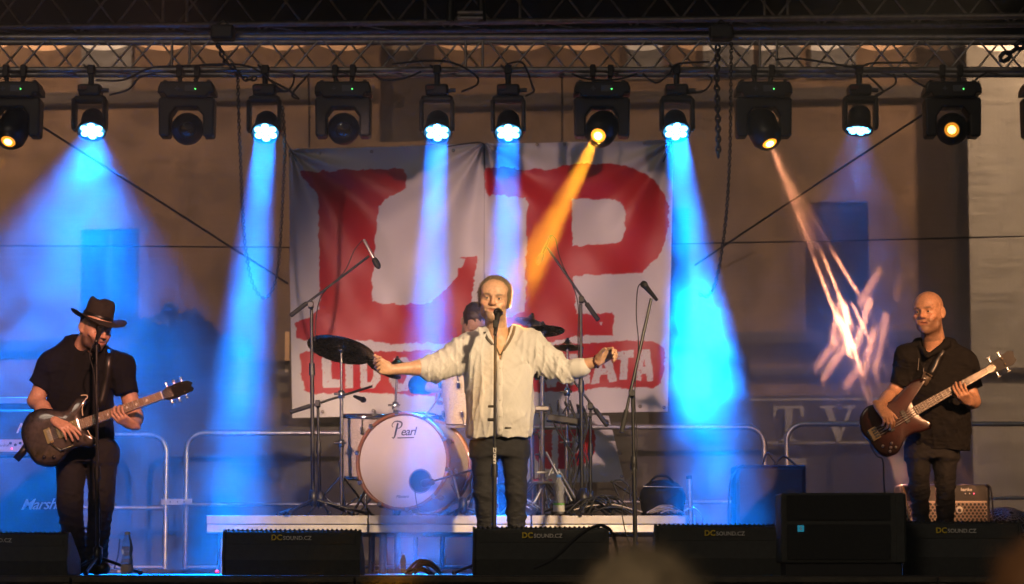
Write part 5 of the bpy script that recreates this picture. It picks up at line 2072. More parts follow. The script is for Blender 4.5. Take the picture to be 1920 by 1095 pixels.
def burst(name, rim, mid, c, r0, r1, rough=0.16):
    m = mat(name, mid, rough, coat=0.6)
    t = m.node_tree
    b = t.nodes['Principled BSDF']
    at = t.nodes.new('ShaderNodeAttribute')
    at.attribute_name = 'tone'
    n = t.nodes.new('ShaderNodeTexNoise')
    n.inputs['Scale'].default_value = 22
    n.inputs['Detail'].default_value = 6
    n.inputs['Distortion'].default_value = 1.2
    tc = t.nodes.new('ShaderNodeTexCoord')
    t.links.new(tc.outputs['Object'], n.inputs[0])
    mr = t.nodes.new('ShaderNodeMapRange')
    mr.inputs['From Min'].default_value, mr.inputs['From Max'].default_value = 0.35, 0.65
    mr.inputs['To Min'].default_value, mr.inputs['To Max'].default_value = 0.55, 1.4
    t.links.new(n.outputs[0], mr.inputs[0])
    mx = t.nodes.new('ShaderNodeVectorMath')
    mx.operation = 'SCALE'
    t.links.new(at.outputs['Color'], mx.inputs[0])
    t.links.new(mr.outputs[0], mx.inputs['Scale'])
    t.links.new(mx.outputs[0], b.inputs['Base Color'])
    return m


def carved_body(outline, th, M, rim, mid, m, name, root, carve=0.014):
    """solid body with a carved top: concentric rings of the outline pulled to the middle"""
    n = len(outline)
    c = np.mean(np.array(outline), 0)
    rings = [(1.0, -th, 0), (1.0, -0.006, 0), (0.985, 0.0, 0), (0.93, 0.002, 0.15), (0.85, carve * 0.4, 0.5), (0.7, carve * 0.8, 0.85), (0.45, carve, 1), (0.2, carve, 1), (0.02, carve, 1)]
    vs, cols = [], []
    rings = [(0.02, -th, 0)] + rings
    for s, z, u in rings:
        for (x, y) in outline:
            vs.append(M @ Vector((c[0] + (x - c[0]) * s, c[1] + (y - c[1]) * s, z)))
            cols.append([rim[i] * (1 - u) + mid[i] * u for i in range(3)] + [1])
    fs = [(i * n + k_, i * n + (k_ + 1) % n, (i + 1) * n + (k_ + 1) % n, (i + 1) * n + k_) for i in range(len(rings) - 1) for k_ in range(n)]
    b = MB()
    b._add(vs, fs, True)
    o = b.build(name, m, root)
    at = o.data.color_attributes.new('tone', 'FLOAT_COLOR', 'POINT')
    at.data.foreach_set('color', np.array(cols, np.float32).ravel())
    return o


out = cat_outline([(-0.155, 0.0), (-0.145, 0.085), (-0.09, 0.15), (-0.01, 0.163), (0.06, 0.132), (0.11, 0.112), (0.155, 0.128), (0.20, 0.155), (0.245, 0.146), (0.25, 0.128), (0.215, 0.10), (0.195, 0.06), (0.19, 0.03), (0.19, -0.03), (0.20, -0.07), (0.225, -0.10), (0.222, -0.125), (0.18, -0.13), (0.12, -0.108), (0.06, -0.118), (0.0, -0.15), (-0.07, -0.155), (-0.13, -0.105)], 5)
gb = carved_body(out, 0.045, MG, (0.008, 0.007, 0.008), (0.075, 0.062, 0.055), burst('charcoal_burst', (0.01, 0.009, 0.01), (0.16, 0.13, 0.11), None, 0, 0), 'guitar_body', gu)
M_GOLD = mat('gold_hardware', (0.75, 0.55, 0.25), 0.22, metal=1.0)
M_ROSE = mat('rosewood', (0.24, 0.135, 0.06), 0.45, var=0.3, vscale=60)
M_MAPLE = mat('maple_neck', (0.38, 0.22, 0.10), 0.4)
M_STRING = mat('nickel_string', (0.8, 0.75, 0.68), 0.25, metal=1.0)
M_INLAY = mat('pearl_inlay', (0.8, 0.77, 0.7), 0.25)
MGR = MG.to_3x3().normalized()


def gbox(mb, c, size, bev=0.0, M=None):
    M = M or MG
    s = M.to_scale()[0]
    mb.box(M @ Vector(c), tuple(q * s for q in size), M.to_3x3().normalized(), bev * s)
    return mb


def neck_parts(root, M, x0, x1, w0, w1, z, nfret, scale_len, nstr, inlays, fb_mat, span0, span1, bx, sr=0.0007):
    b = MB()
    b.prism([(x0, -w0 / 2), (x1, -w1 / 2), (x1, w1 / 2), (x0, w0 / 2)], 0.02, M @ Matrix.Translation((0, 0, z - 0.021)))
    b.build('neck', M_MAPLE, root)
    b = MB()
    b.prism([(x0, -w0 / 2 - 0.0005), (x1, -w1 / 2 - 0.0005), (x1, w1 / 2 + 0.0005), (x0, w0 / 2 + 0.0005)], 0.005, M @ Matrix.Translation((0, 0, z)))
    fb = b.build('fretboard', fb_mat, root)
    for i in range(1, nfret + 1):
        x = scale_len / 2 ** (i / 12)
        if x < x0 + 0.004:
            break
        w_ = w1 + (w0 - w1) * (x1 - x) / (x1 - x0)
        b = MB()
        gbox(b, (x, 0, z + 0.0056), (0.0022, w_, 0.0016), M=M)
        b.build('fret', M_STRING, fb)
    for i in inlays:
        xa, xb = scale_len / 2 ** (i / 12), scale_len / 2 ** ((i - 1) / 12)
        x = (xa + xb) / 2
        if xa < x0:
            continue
        b = MB()
        h = 0.3 * (xb - xa)
        b.prism([(x - h, -0.004), (x - h * 0.1, -0.009), (x + h, -0.002), (x + h * 0.3, 0.010), (x - h * 0.4, 0.007)], 0.0008, M @ Matrix.Translation((0, 0, z + 0.005)))
        b.build('inlay', M_INLAY, fb)
    for i in range(nstr):
        u = (i / (nstr - 1) - 0.5)
        b = MB()
        b.tube([M @ Vector((bx, u * span0, z + 0.012)), M @ Vector((scale_len, u * span1, z + 0.0085)), M @ Vector((scale_len + 0.06, u * span1 * 1.3, z + 0.002))], sr * (1.5 - u), 5)
        b.build('string', M_STRING, root)


neck_parts(gu, MG, 0.17, 0.635, 0.054, 0.043, 0.014, 22, 0.635, 6, (3, 5, 7, 9, 12, 15, 17), M_ROSE, 0.052, 0.036, 0.0)
b = MB()
gbox(b, (0.636, 0, 0.018), (0.006, 0.044, 0.008))
b.build('nut', M_INLAY, gu)
b = MB()
b.prism([(0.64, -0.022), (0.66, -0.036), (0.72, -0.040), (0.80, -0.034), (0.812, -0.02), (0.80, -0.004), (0.815, 0.012), (0.79, 0.032), (0.73, 0.038), (0.665, 0.034), (0.64, 0.022)], 0.014, MG @ Matrix.Translation((0, 0, -0.006)), 0.002)
hs = b.build('headstock', mat('black_gloss_lacquer', (0.010, 0.008, 0.008), 0.15, coat=0.5), gu)
for i in range(3):
    for q in (-1, 1):
        x = 0.675 + i * 0.042
        b = MB()
        b.lathe([(0.0045, 0.0), (0.0045, 0.010), (0.003, 0.014), (0.0005, 0.0145)], MG @ Matrix.Translation((x, q * 0.022, 0.008)), 10)
        b.build('string_post', M_GOLD, hs)
        b = MB()
        b.tube([MG @ Vector((x, q * 0.036, -0.002)), MG @ Vector((x, q * 0.05, -0.002))], 0.003 * k, 6)
        b.ball(MG @ Vector((x, q * 0.057, -0.002)), 0.009 * k, 8, 6, scale=(1, 0.6, 1))
        b.build('tuning_peg', M_CHROME, hs)
for x, wd in ((0.055, 0.036), (0.135, 0.036)):
    b = MB()
    gbox(b, (x, 0, 0.017), (wd, 0.072, 0.006), 0.002)
    pu = b.build('pickup', M_GOLD, gu)
    for i in range(6):
        b = MB()
        b.lathe([(0.0035, 0), (0.003, 0.002), (0.0004, 0.0022)], MG @ Matrix.Translation((x, (i - 2.5) * 0.0102, 0.0202)), 8)
        b.build('pole_piece', M_STRING, pu)
b = MB()
gbox(b, (-0.012, 0, 0.018), (0.038, 0.085, 0.008), 0.002)
bp_ = b.build('bridge', M_GOLD, gu)
for i in range(6):
    b = MB()
    gbox(b, (-0.004, (i - 2.5) * 0.0105, 0.024), (0.022, 0.008, 0.006), 0.001)
    b.build('saddle', M_STRING, bp_)
b = MB()
b.tube([MG @ Vector((-0.01, -0.035, 0.022)), MG @ Vector((-0.01, -0.045, 0.03)), MG @ Vector((0.03, -0.10, 0.034)), MG @ Vector((0.10, -0.10, 0.036))], 0.003 * k, 6)
b.build('tremolo_arm', M_GOLD, gu)
for (x, y) in ((-0.07, -0.10), (-0.02, -0.118), (0.035, -0.095)):
    b = MB()
    b.lathe([(0.010, 0), (0.009, 0.012), (0.0004, 0.0125)], MG @ Matrix.Translation((x, y, 0.008)), 12)
    b.build('knob', M_BLACK, gu)
# bright edges of the horns
for pts in ([(0.195, 0.045), (0.205, 0.085), (0.228, 0.116), (0.25, 0.132), (0.247, 0.146), (0.22, 0.154)], [(0.195, -0.04), (0.203, -0.075), (0.222, -0.098), (0.226, -0.118), (0.205, -0.129)]):
    b = MB()
    b.tube([p for p in spline([MG @ Vector((x, y, -0.001)) for x, y in pts], 4)], 0.0032 * k, 6)
    b.build('binding', mat('cream_binding', (0.6, 0.5, 0.33), 0.3), gu)
# strap over the shoulder and jack lead
st = MB()
pts = [on_surface([bv_g], x, y, 0.009) for x, y in [(207, 655), (205, 670), (203, 690), (200, 710), (196, 730), (191, 750), (186, 768)]]
ribbon(st, pts, 0.058, 0.003)
st.build('strap', mat('black_leather_strap', (0.013, 0.012, 0.012), 0.35), gu)
st = MB()
ribbon(st, [P(54, 830, -0.30), P(42, 848, -0.30), P(30, 862, -0.30)], 0.045, 0.003)
st.build('strap_tail', MATS['black_leather_strap'], gu)
ld_ = MB()
ld_.tube(spline([P(53, 822, -0.31), P(52, 842, -0.30), P(60, 860, -0.30), P(72, 870, -0.3), P(90, 871, -0.28)], 5), 0.004, 6)
ld_.build('jack_lead', M_RUBBER, gu)
ld_ = MB()
ld_.cyl(P(68, 869, -0.3), P(82, 871, -0.3), 0.008, 0.008, 8)
ld_.build('jack_plug', M_CHROME, gu)

# four-string bass
bri, nut = P(1644, 811, 0.05), P(1851, 695, 0.05)
MB_ = axis_frame(bri, nut, 0.1)
MB_ = MB_ @ Matrix.Scale((nut - bri).length / 0.864, 4)
ba = thing('bass_guitar', 'dark red-brown four string bass held by the bald bassist', 'bass guitar', bri.to_tuple(), 'string instruments')
out = cat_outline([(-0.075, -0.03), (-0.085, 0.06), (-0.045, 0.15), (0.04, 0.185), (0.13, 0.155), (0.20, 0.14), (0.29, 0.165), (0.39, 0.185), (0.46, 0.165), (0.465, 0.145), (0.40, 0.125), (0.33, 0.09), (0.31, 0.04), (0.31, -0.03), (0.325, -0.07), (0.35, -0.12), (0.335, -0.15), (0.28, -0.145), (0.21, -0.125), (0.14, -0.135), (0.06, -0.185), (-0.02, -0.175), (-0.065, -0.12)], 5)
carved_body(out, 0.05, MB_, (0.02, 0.004, 0.003), (0.055, 0.010, 0.007), mat('oxblood_lacquer', (0.05, 0.01, 0.007), 0.24, attr='tone', coat=0.3, var=0.2, vscale=14), 'bass_body', ba, 0.006)
neck_parts(ba, MB_, 0.30, 0.864, 0.062, 0.042, 0.008, 22, 0.864, 4, (), mat('dark_rosewood', (0.045, 0.022, 0.015), 0.45, var=0.3, vscale=60), 0.055, 0.032, 0.0, 0.0013)
b = MB()
b.prism([(0.866, -0.021), (0.90, -0.036), (0.97, -0.045), (1.04, -0.05), (1.075, -0.035), (1.07, -0.005), (1.085, 0.03), (1.05, 0.05), (0.97, 0.04), (0.90, 0.033), (0.866, 0.021)], 0.016, MB_ @ Matrix.Translation((0, 0, -0.008)), 0.002)
hs = b.build('headstock', MATS['black_gloss_lacquer'], ba)
for i in range(2):
    for q in (-1, 1):
        x = 0.915 + i * 0.075
        b = MB()
        b.lathe([(0.008, 0.0), (0.008, 0.012), (0.006, 0.018), (0.0005, 0.0185)], MB_ @ Matrix.Translation((x, q * 0.02, 0.008)), 10)
        b.build('string_post', M_GOLD, hs)
        b = MB()
        b.tube([MB_ @ Vector((x, q * 0.04, -0.002)), MB_ @ Vector((x, q * 0.066, -0.002))], 0.004, 6)
        b.box(MB_ @ Vector((x, q * 0.075, -0.002)), (0.028, 0.008, 0.024), MB_.to_3x3().normalized(), 0.003)
        b.build('tuning_peg', M_CHROME, hs)
b = MB()
gbox(b, (-0.02, 0, 0.014), (0.06, 0.085, 0.012), 0.002, MB_)
bb = b.build('bridge', mat('dull_brass', (0.3, 0.24, 0.15), 0.35, metal=0.9), ba)
for i in range(4):
    b = MB()
    gbox(b, (-0.01, (i - 1.5) * 0.018, 0.024), (0.036, 0.013, 0.012), 0.003, MB_)
    b.build('saddle', M_CHROME, bb)
    b = MB()
    gbox(b, (-0.052, (i - 1.5) * 0.018, 0.018), (0.014, 0.012, 0.014), 0.003, MB_)
    b.build('string_anchor', M_CHROME, bb)
for x in (0.10, 0.22):
    b = MB()
    gbox(b, (x, 0, 0.008), (0.032, 0.095, 0.012), 0.003, MB_)
    b.build('pickup', M_BLACK, ba)
for (x, y) in ((-0.012, -0.10), (0.03, -0.135), (0.012, -0.155), (0.05, -0.112), (0.06, -0.15)):
    b = MB()
    b.lathe([(0.011, 0), (0.010, 0.016), (0.0004, 0.0165)], MB_ @ Matrix.Translation((x, y, 0.004)), 12)
    b.build('knob', mat('satin_chrome_knob', (0.5, 0.42, 0.4), 0.3, metal=0.9), ba)
for (x, y) in ((0.44, 0.155), (0.34, -0.135)):
    b = MB()
    b.lathe([(0.007, 0), (0.009, 0.006), (0.0004, 0.012)], MB_ @ Matrix.Translation((x, y, 0.003)), 10)
    b.build('strap_button', M_GOLD, ba)
st = MB()
pts = [on_surface([bv_b], x, y, 0.010) for x, y in [(1768, 656), (1762, 668), (1755, 682), (1748, 696), (1742, 706)]]
ribbon(st, pts, 0.055, 0.003)
st.build('strap', MATS['black_leather_strap'], ba)
st = MB()
ribbon(st, [on_surface([bv_b], x, y, 0.016) for x, y in [(1741, 700), (1736, 710), (1731, 721)]], [0.06, 0.058, 0.04], 0.004)
sp_ = st.build('strap_end', mat('brown_leather', (0.10, 0.075, 0.055), 0.5, var=0.2), ba)
c_ = on_surface([bv_b], 1733, 711, 0.024)
text_mesh('P', 0.022, frame(c_, (0, -1, 0.2), (0.95, 0, -0.3)), M_WHITE, 'strap_logo', sp_, bold=0.001)
ld_ = MB()
ld_.tube(spline([P(1630, 820, 0.08), P(1634, 840, 0.07), P(1645, 856, 0.07), P(1655, 862, 0.08), P(1657, 900, 0.1), P(1660, 950, 0.12), P(1662, 1055, 0.2)], 5), 0.0045, 6)
ld_.build('jack_lead', M_RUBBER, ba)


# ------------------------------------------------------------------ microphones and stands
M_GRILLE = mat('mic_grille', (0.05, 0.05, 0.055), 0.35, metal=0.9, bump=0.6, bscale=700)
M_STANDB = mat('stand_black', (0.014, 0.014, 0.015), 0.35, rvar=0.1, vscale=30)


def vocal_mic(root, tail, head_c, r=0.026):
    """handheld-shaped vocal microphone from the tail point to the grille centre"""
    a, c = Vector(tail), Vector(head_c)
    d = (c - a).normalized()
    L = (c - a).length
    M = frame(a, d)
    b = MB()
    b.lathe([(0.0005, 0), (0.010, 0), (0.0115, 0.02), (0.017, L - r * 0.9), (0.021, L - r * 0.6), (0.022, L - r * 0.35), (0.0005, L - r * 0.3)], M, 16)
    o = b.build('microphone', M_BLACK, root)
    b = MB()
    b.ball(c, r, 16, 12)
    b.build('grille', M_GRILLE, o)
    b = MB()
    b.lathe([(r * 1.02, -0.004), (r * 1.05, 0), (r * 1.02, 0.004)], frame(c, d), 16)
    b.build('grille_ring', M_BLACKM, o)
    return o


def pencil_mic(root, tail, tip, foam=True):
    a, c = Vector(tail), Vector(tip)
    d = (c - a).normalized()
    L = (c - a).length
    b = MB()
    b.tube([a, a + d * 0.004, a + d * (L - 0.07)], [0.008, 0.0105, 0.0105], 12)
    o = b.build('microphone', mat('mic_silver', (0.5, 0.46, 0.42), 0.35, metal=0.8) if foam == 'silver' else M_STANDB, root)
    b = MB()
    b.lathe([(0.0005, 0.085), (0.012, 0.08), (0.021, 0.06), (0.0225, 0.035), (0.019, 0.01), (0.011, 0.0)], frame(a + d * (L - 0.08), d), 14)
    b.build('foam_cap', M_RUBBER, o)


def tripod(root, foot, r=0.3, a0=0.4, h=0.1):
    foot = Vector(foot)
    b = MB()
    b.lathe([(0.012, h + 0.07), (0.028, h + 0.06), (0.03, h), (0.022, h - 0.03), (0.012, h - 0.04)], Matrix.Translation(foot), 12)
    b.build('hub', M_STANDB, root)
    for i in range(3):
        a = a0 + i * 2 * PI / 3
        e = foot + Vector((r * math.cos(a), r * math.sin(a), 0.012))
        b = MB()
        b.tube([foot + Vector((0.02 * math.cos(a), 0.02 * math.sin(a), h)), e], 0.0095, 8)
        lg = b.build('leg', M_STANDB, root)
        b = MB()
        b.ball(e, 0.016, 8, 6)
        b.build('rubber_foot', M_RUBBER, lg)


def pole(root, a, b_, r0=0.0125, r1=0.0095, split=0.55):
    a, b_ = Vector(a), Vector(b_)
    m = a.lerp(b_, split)
    MB().tube([a, m], r0, 10).build('tube', M_STANDB, root)
    MB().tube([m, b_], r1, 10).build('upper_tube', M_STANDB, root)
    d = (b_ - a).normalized()
    MB().tube([m - d * 0.05, m + d * 0.03], [r0 * 1.6, r0 * 1.35], 10).build('clutch', M_STANDB, root)


def boom(root, a, b_, piv, r=0.0085):
    MB().tube([a, b_], r, 8).build('boom', M_STANDB, root)
    a, b_, piv = Vector(a), Vector(b_), Vector(piv)
    d = (b_ - a).normalized()
    MB().tube([a - d * 0.01, a + d * 0.13], 0.016, 10).build('boom_grip', M_RUBBER, root)
    q = MB()
    q.box(piv, (0.035, 0.05, 0.05), bev=0.008)
    q.tube([piv + Vector((0, -0.03, 0)), piv + Vector((0, -0.05, 0))], 0.018, 10)
    q.build('pivot', M_STANDB, root)


def lead(root, pts, r=0.0035):
    MB().tube(spline(pts, 6), r, 6).build('mic_lead', M_RUBBER, root)


# singer
ms = thing('microphone_stand', 'straight black microphone stand right in front of the singer', 'microphone stand', (P(926, 1062, -0.42).x, -0.42, 0), 'microphone stands')
ft = Vector((P(926, 1062, -0.42).x, -0.42, 0))
tripod(ms, ft)
pole(ms, ft + Vector((0, 0, 0.06)), P(929, 612, -0.42), 0.0145, 0.0095, 0.40)
MB().box(P(929, 608, -0.43), (0.03, 0.04, 0.05), bev=0.008).build('clip', M_RUBBER, ms)
vocal_mic(ms, P(928, 628, -0.46), P(934, 586, -0.34), 0.029)
MB().tube([P(915, 762, -0.42), P(927, 762, -0.42)], 0.008, 8).build('knob', M_STANDB, ms)
MB().tube([P(914, 787, -0.42), P(926, 787, -0.42)], 0.010, 8).build('knob', M_STANDB, ms)
Mv = frame(P(928, 872, -0.42) + Vector((0, -0.0155, 0)), (0, -1, 0), (0, 0, 1))
text_mesh('DC', 0.032, Mv @ Matrix.Translation((-0.022, 0, 0)), M_YELLOW, 'label_text', ms, bold=0.0008, align='RIGHT')
text_mesh('SOUND.CZ', 0.024, Mv @ Matrix.Translation((-0.018, 0, 0)), M_WHITE, 'label_text', ms, bold=0.0004, align='LEFT')
# guitarist
ms = thing('microphone_stand', 'straight black microphone stand in front of the guitarist in the hat', 'microphone stand', (P(183, 1062, -0.55).x, -0.55, 0), 'microphone stands')
ft = Vector((P(183, 1062, -0.55).x, -0.55, 0))
tripod(ms, ft, 0.26)
pole(ms, ft + Vector((0, 0, 0.05)), P(181, 640, -0.55), 0.0135, 0.0095, 0.42)
vocal_mic(ms, P(180, 642, -0.58), P(188, 618, -0.47), 0.026)
lead(ms, [P(178, 640, -0.57), P(168, 665, -0.58), P(176, 700, -0.57), P(182, 780, -0.57), P(184, 900, -0.57), P(188, 1000, -0.57), P(160, 1062, -0.6)])
# right hand stand, tilted boom with vocal mic
ms = thing('microphone_stand', 'tall black stand with a steep boom and vocal microphone right of the singer', 'microphone stand', (P(1192, 1062, -0.1).x, -0.1, 0), 'microphone stands')
ft = Vector((P(1192, 1062, -0.1).x, -0.1, 0))
tripod(ms, ft, 0.3, 0.9)
pole(ms, ft + Vector((0, 0, 0.05)), P(1186, 735, -0.1), 0.0145, 0.011, 0.6)
boom(ms, P(1166, 808, -0.16), P(1221, 560, -0.08), P(1184, 738, -0.12), 0.0095)
vocal_mic(ms, P(1232, 563, -0.10), P(1207, 533, -0.14), 0.022)
lead(ms, [P(1206, 530, -0.13), P(1196, 540, -0.1), P(1193, 590, -0.1), P(1197, 650, -0.1), P(1190, 740, -0.1), P(1194, 850, -0.12), P(1168, 940, -0.16), P(1170, 985, -0.2), P(1182, 1025, -0.25)])
# overhead stands at the kit
ms = thing('microphone_stand', 'overhead boom stand with a silver microphone left of the drum kit', 'microphone stand', (P(587, 960, 1.5).x, 1.5, 0.39), 'microphone stands')
ft = Vector((P(587, 960, 1.5).x, 1.5, 0.39))
tripod(ms, ft, 0.36, 0.15)
pole(ms, ft + Vector((0, 0, 0.05)), P(584, 578, 1.5), 0.014, 0.011, 0.7)
boom(ms, P(547, 590, 1.44), P(692, 480, 1.58), P(583, 572, 1.47))
pencil_mic(ms, P(682, 449, 1.58), P(711, 503, 1.56), 'silver')
lead(ms, [P(680, 450, 1.58), P(664, 470, 1.58), P(645, 510, 1.55), P(600, 560, 1.5), P(590, 640, 1.5)])
ms = thing('microphone_stand', 'overhead boom stand with a black capped microphone right above the singer', 'microphone stand', (P(1091, 945, 1.5).x, 1.5, 0.39), 'microphone stands')
ft = Vector((P(1091, 945, 1.5).x, 1.5, 0.39))
tripod(ms, ft, 0.34, 0.5)
pole(ms, ft + Vector((0, 0, 0.05)), P(1089, 570, 1.5), 0.014, 0.0115, 0.6)
boom(ms, P(1120, 598, 1.44), P(1026, 464, 1.58), P(1090, 562, 1.47))
pencil_mic(ms, P(1033, 441, 1.58), P(1008, 495, 1.56))
lead(ms, [P(1034, 440, 1.58), P(1042, 450, 1.57), P(1052, 490, 1.55), P(1082, 560, 1.5), P(1084, 640, 1.5), P(1088, 800, 1.5)])
# low stand beside the kit, right
ms = thing('microphone_stand', 'short black boom stand with a slanted bar right of the drum kit', 'microphone stand', (P(1107, 945, 1.75).x, 1.75, 0.39), 'microphone stands')
ft = Vector((P(1107, 945, 1.75).x, 1.75, 0.39))
tripod(ms, ft, 0.26, 1.1)
pole(ms, ft + Vector((0, 0, 0.05)), P(1107, 765, 1.75), 0.013, 0.010, 0.6)
boom(ms, P(1137, 796, 1.7), P(1058, 690, 1.8), P(1107, 762, 1.72))
lead(ms, [P(1100, 760, 1.72), P(1095, 820, 1.74), P(1104, 880, 1.74), P(1110, 930, 1.74)])
# horizontal boom with counterweight left of the kit
ms = thing('microphone_stand', 'low boom arm reaching across to the hi-hat left of the bass drum', 'microphone stand', (P(588, 950, 1.75).x, 1.75, 0.39), 'microphone stands')
ft = Vector((P(600, 950, 1.75).x, 1.75, 0.39))
tripod(ms, ft, 0.3, 0.8)
pole(ms, ft + Vector((0, 0, 0.05)), P(596, 758, 1.75), 0.012, 0.010, 0.6)
boom(ms, P(547, 772, 1.7), P(698, 724, 1.8), P(596, 757, 1.73))
vocal_mic(ms, P(664, 743, 1.8), P(682, 750, 1.74), 0.018)

# ------------------------------------------------------------------ drum riser
YR = 1.2
za = P(960, 966, YR).z
rz = thing('drum_riser', 'low drum riser with pale aluminium edge profile', 'riser', (0, YR, 0))
xl, xr = P(386, 966, YR).x, P(1306, 966, YR).x
M_PROF = mat('pale_alu_profile', (0.62, 0.58, 0.55), 0.45, metal=0.35, var=0.12, vscale=14, rvar=0.1)
xs = [xl, P(690, 966, YR).x, P(996, 966, YR).x, xr]
for i in range(3):
    a, b_ = xs[i] + 0.004, xs[i + 1] - 0.004
    p = MB()
    p.box(((a + b_) / 2, YR + 0.02, za - 0.03), (b_ - a, 0.04, 0.056), bev=0.004)
    p.build('edge_profile', M_PROF, rz)
    p = MB()
    p.box(((a + b_) / 2, YR + 0.024, za - 0.089), (b_ - a - 0.004, 0.03, 0.055), Matrix.Rotation(math.radians(-14), 3, 'X'), 0.004)
    p.build('lower_profile', M_PROF, rz)
    p = MB()
    p.box(((a + b_) / 2, YR + 1.33, za - 0.012), (b_ - a, 2.58, 0.02))
    p.build('deck_board', M_DECK, rz)
    for xx in (a + 0.09, b_ - 0.09):
        for yy in (YR + 0.12, YR + 2.4):
            p = MB()
            p.cyl((xx, yy, 0), (xx, yy, za - 0.03), 0.024, 0.024, 12)
            p.build('leg', M_ALU, rz)
p = MB()
p.box(((xl + xr) / 2, YR + 2.6, za - 0.06), (xr - xl, 0.04, 0.11))
p.build('rear_profile', M_PROF, rz)
ZR = za - 0.002
# support post standing at the right end
po = thing('steel_post', 'bright steel post standing at the right end of the riser', 'post', P(1298, 1000, YR - 0.06).to_tuple())
MB().cyl((P(1299, 1000, YR - 0.06).x, YR - 0.06, 0), P(1292, 897, YR - 0.06), 0.0165, 0.0165, 14).build('tube', M_STEEL, po)
MB().cyl(P(1292, 898, YR - 0.06), P(1291.6, 892, YR - 0.06), 0.0175, 0.0175, 14).build('end_cap', M_RUBBER, po)

# ------------------------------------------------------------------ drums
M_SPARK = mat('white_sparkle_wrap', (0.60, 0.53, 0.44), 0.25, var=0.35, vscale=130, bump=0.25, bscale=180, coat=0.5)
M_HEADSKIN = mat('drum_head_white', (0.72, 0.67, 0.62), 0.5, var=0.05, vscale=5, spec=0.3)
M_HOOP = mat('maple_hoop', (0.33, 0.13, 0.06), 0.3, var=0.15, vscale=20, coat=0.4)


def lug(root, c, axis, out):
    """chrome claw or lug: small body plus tension rod along the drum axis"""
    c, axis, out = Vector(c), Vector(axis).normalized(), Vector(out).normalized()
    M = frame(c, axis, out).to_3x3()
    b = MB()
    b.box(c, (0.026, 0.022, 0.045), M, 0.007)
    b.tube([c - axis * 0.05 + out * 0.004, c + axis * 0.09 + out * 0.004], 0.0045, 6)
    b.build('lug', M_CHROME, root)


bdc = P(755.5, 865, 1.5)
bd = thing('bass_drum', 'big bass drum with pale front skin, wooden hoop and maker script', 'drum', (bdc.x, 1.5, ZR), 'drums of the kit')
fa = Vector((-0.30, -0.95, 0.04)).normalized()            # the skin faces the camera, a little to the left
MD = frame(bdc, fa, (1, 0, 0))
R_ = 92.5 / S(1.5)
p = MB()
p.lathe([(R_ * 0.955, -0.44), (R_ * 0.955, -0.012)], MD, 64)
p.build('shell', M_SPARK, bd)
p = MB()
p.lathe([(0.0005, 0.0), (R_ * 0.60, 0.001), (R_ * 0.935, 0.0)], MD, 64)
skin = p.build('front_skin', M_HEADSKIN, bd)
for z0 in (0.0, -0.45):
    p = MB()
    p.lathe([(R_ * 0.93, z0 - 0.022), (R_, z0 - 0.022), (R_ * 1.004, z0 + 0.0), (R_, z0 + 0.02), (R_ * 0.945, z0 + 0.02), (R_ * 0.935, z0 + 0.012), (R_ * 0.93, z0 - 0.002)], MD, 64, closed=True)
    p.build('hoop', M_HOOP, bd)
for i in range(10):
    a = 2 * PI * (i + 0.5) / 10 + 0.12
    o_ = MD.to_3x3() @ Vector((math.cos(a), math.sin(a), 0))
    b = MB()
    M = frame(bdc + o_ * R_ * 0.985 + fa * 0.018, fa, o_)
    b.box(M.translation, (0.03, 0.03, 0.02), M.to_3x3(), 0.006)
    b.tube([M.translation + o_ * 0.018 - fa * 0.0, M.translation + o_ * 0.018 - fa * 0.09], 0.005, 6)
    b.build('claw', M_CHROME, bd)
    b = MB()
    b.box(bdc + o_ * R_ * 0.985 - fa * 0.13, (0.03, 0.035, 0.06), M.to_3x3(), 0.008)
    b.build('lug', M_CHROME, bd)
# printed ring tone and port hole
hp = MD @ Vector((0.125, -0.135, 0.003))
Mh_ = MD @ Matrix.Translation((0.125, -0.135, 0.003))
p = MB()
p.lathe([(0.0005, -0.0008), (0.073, -0.0008)], Mh_, 32)
p.build('port_hole', mat('port_dark', (0.012, 0.012, 0.014), 0.8), skin)
p = MB()
p.lathe([(0.073, 0.0), (0.076, 0.003), (0.081, 0.003), (0.083, 0.0)], Mh_, 32)
p.build('port_ring', mat('port_ring_grey', (0.25, 0.2, 0.2), 0.4), skin)
M_INK = mat('black_ink', (0.012, 0.012, 0.014), 0.5)


def stroke(mb, pts, w, M, z=0.0015):
    """calligraphic ribbon in a local XY plane"""
    P2 = spline([(x, y, 0) for x, y in pts], 6)
    n = len(P2)
    ws = np.interp(np.linspace(0, 1, n), np.linspace(0, 1, len(w)), w)
    vs = []
    for i, q in enumerate(P2):
        d = (P2[min(i + 1, n - 1)] - P2[max(i - 1, 0)]).normalized()
        s = Vector((-d.y, d.x, 0)) * ws[i] / 2
        vs += [M @ (q + s + Vector((0, 0, z))), M @ (q - s + Vector((0, 0, z)))]
    mb._add(vs, [(2 * i, 2 * i + 1, 2 * i + 3, 2 * i + 2) for i in range(n - 1)])


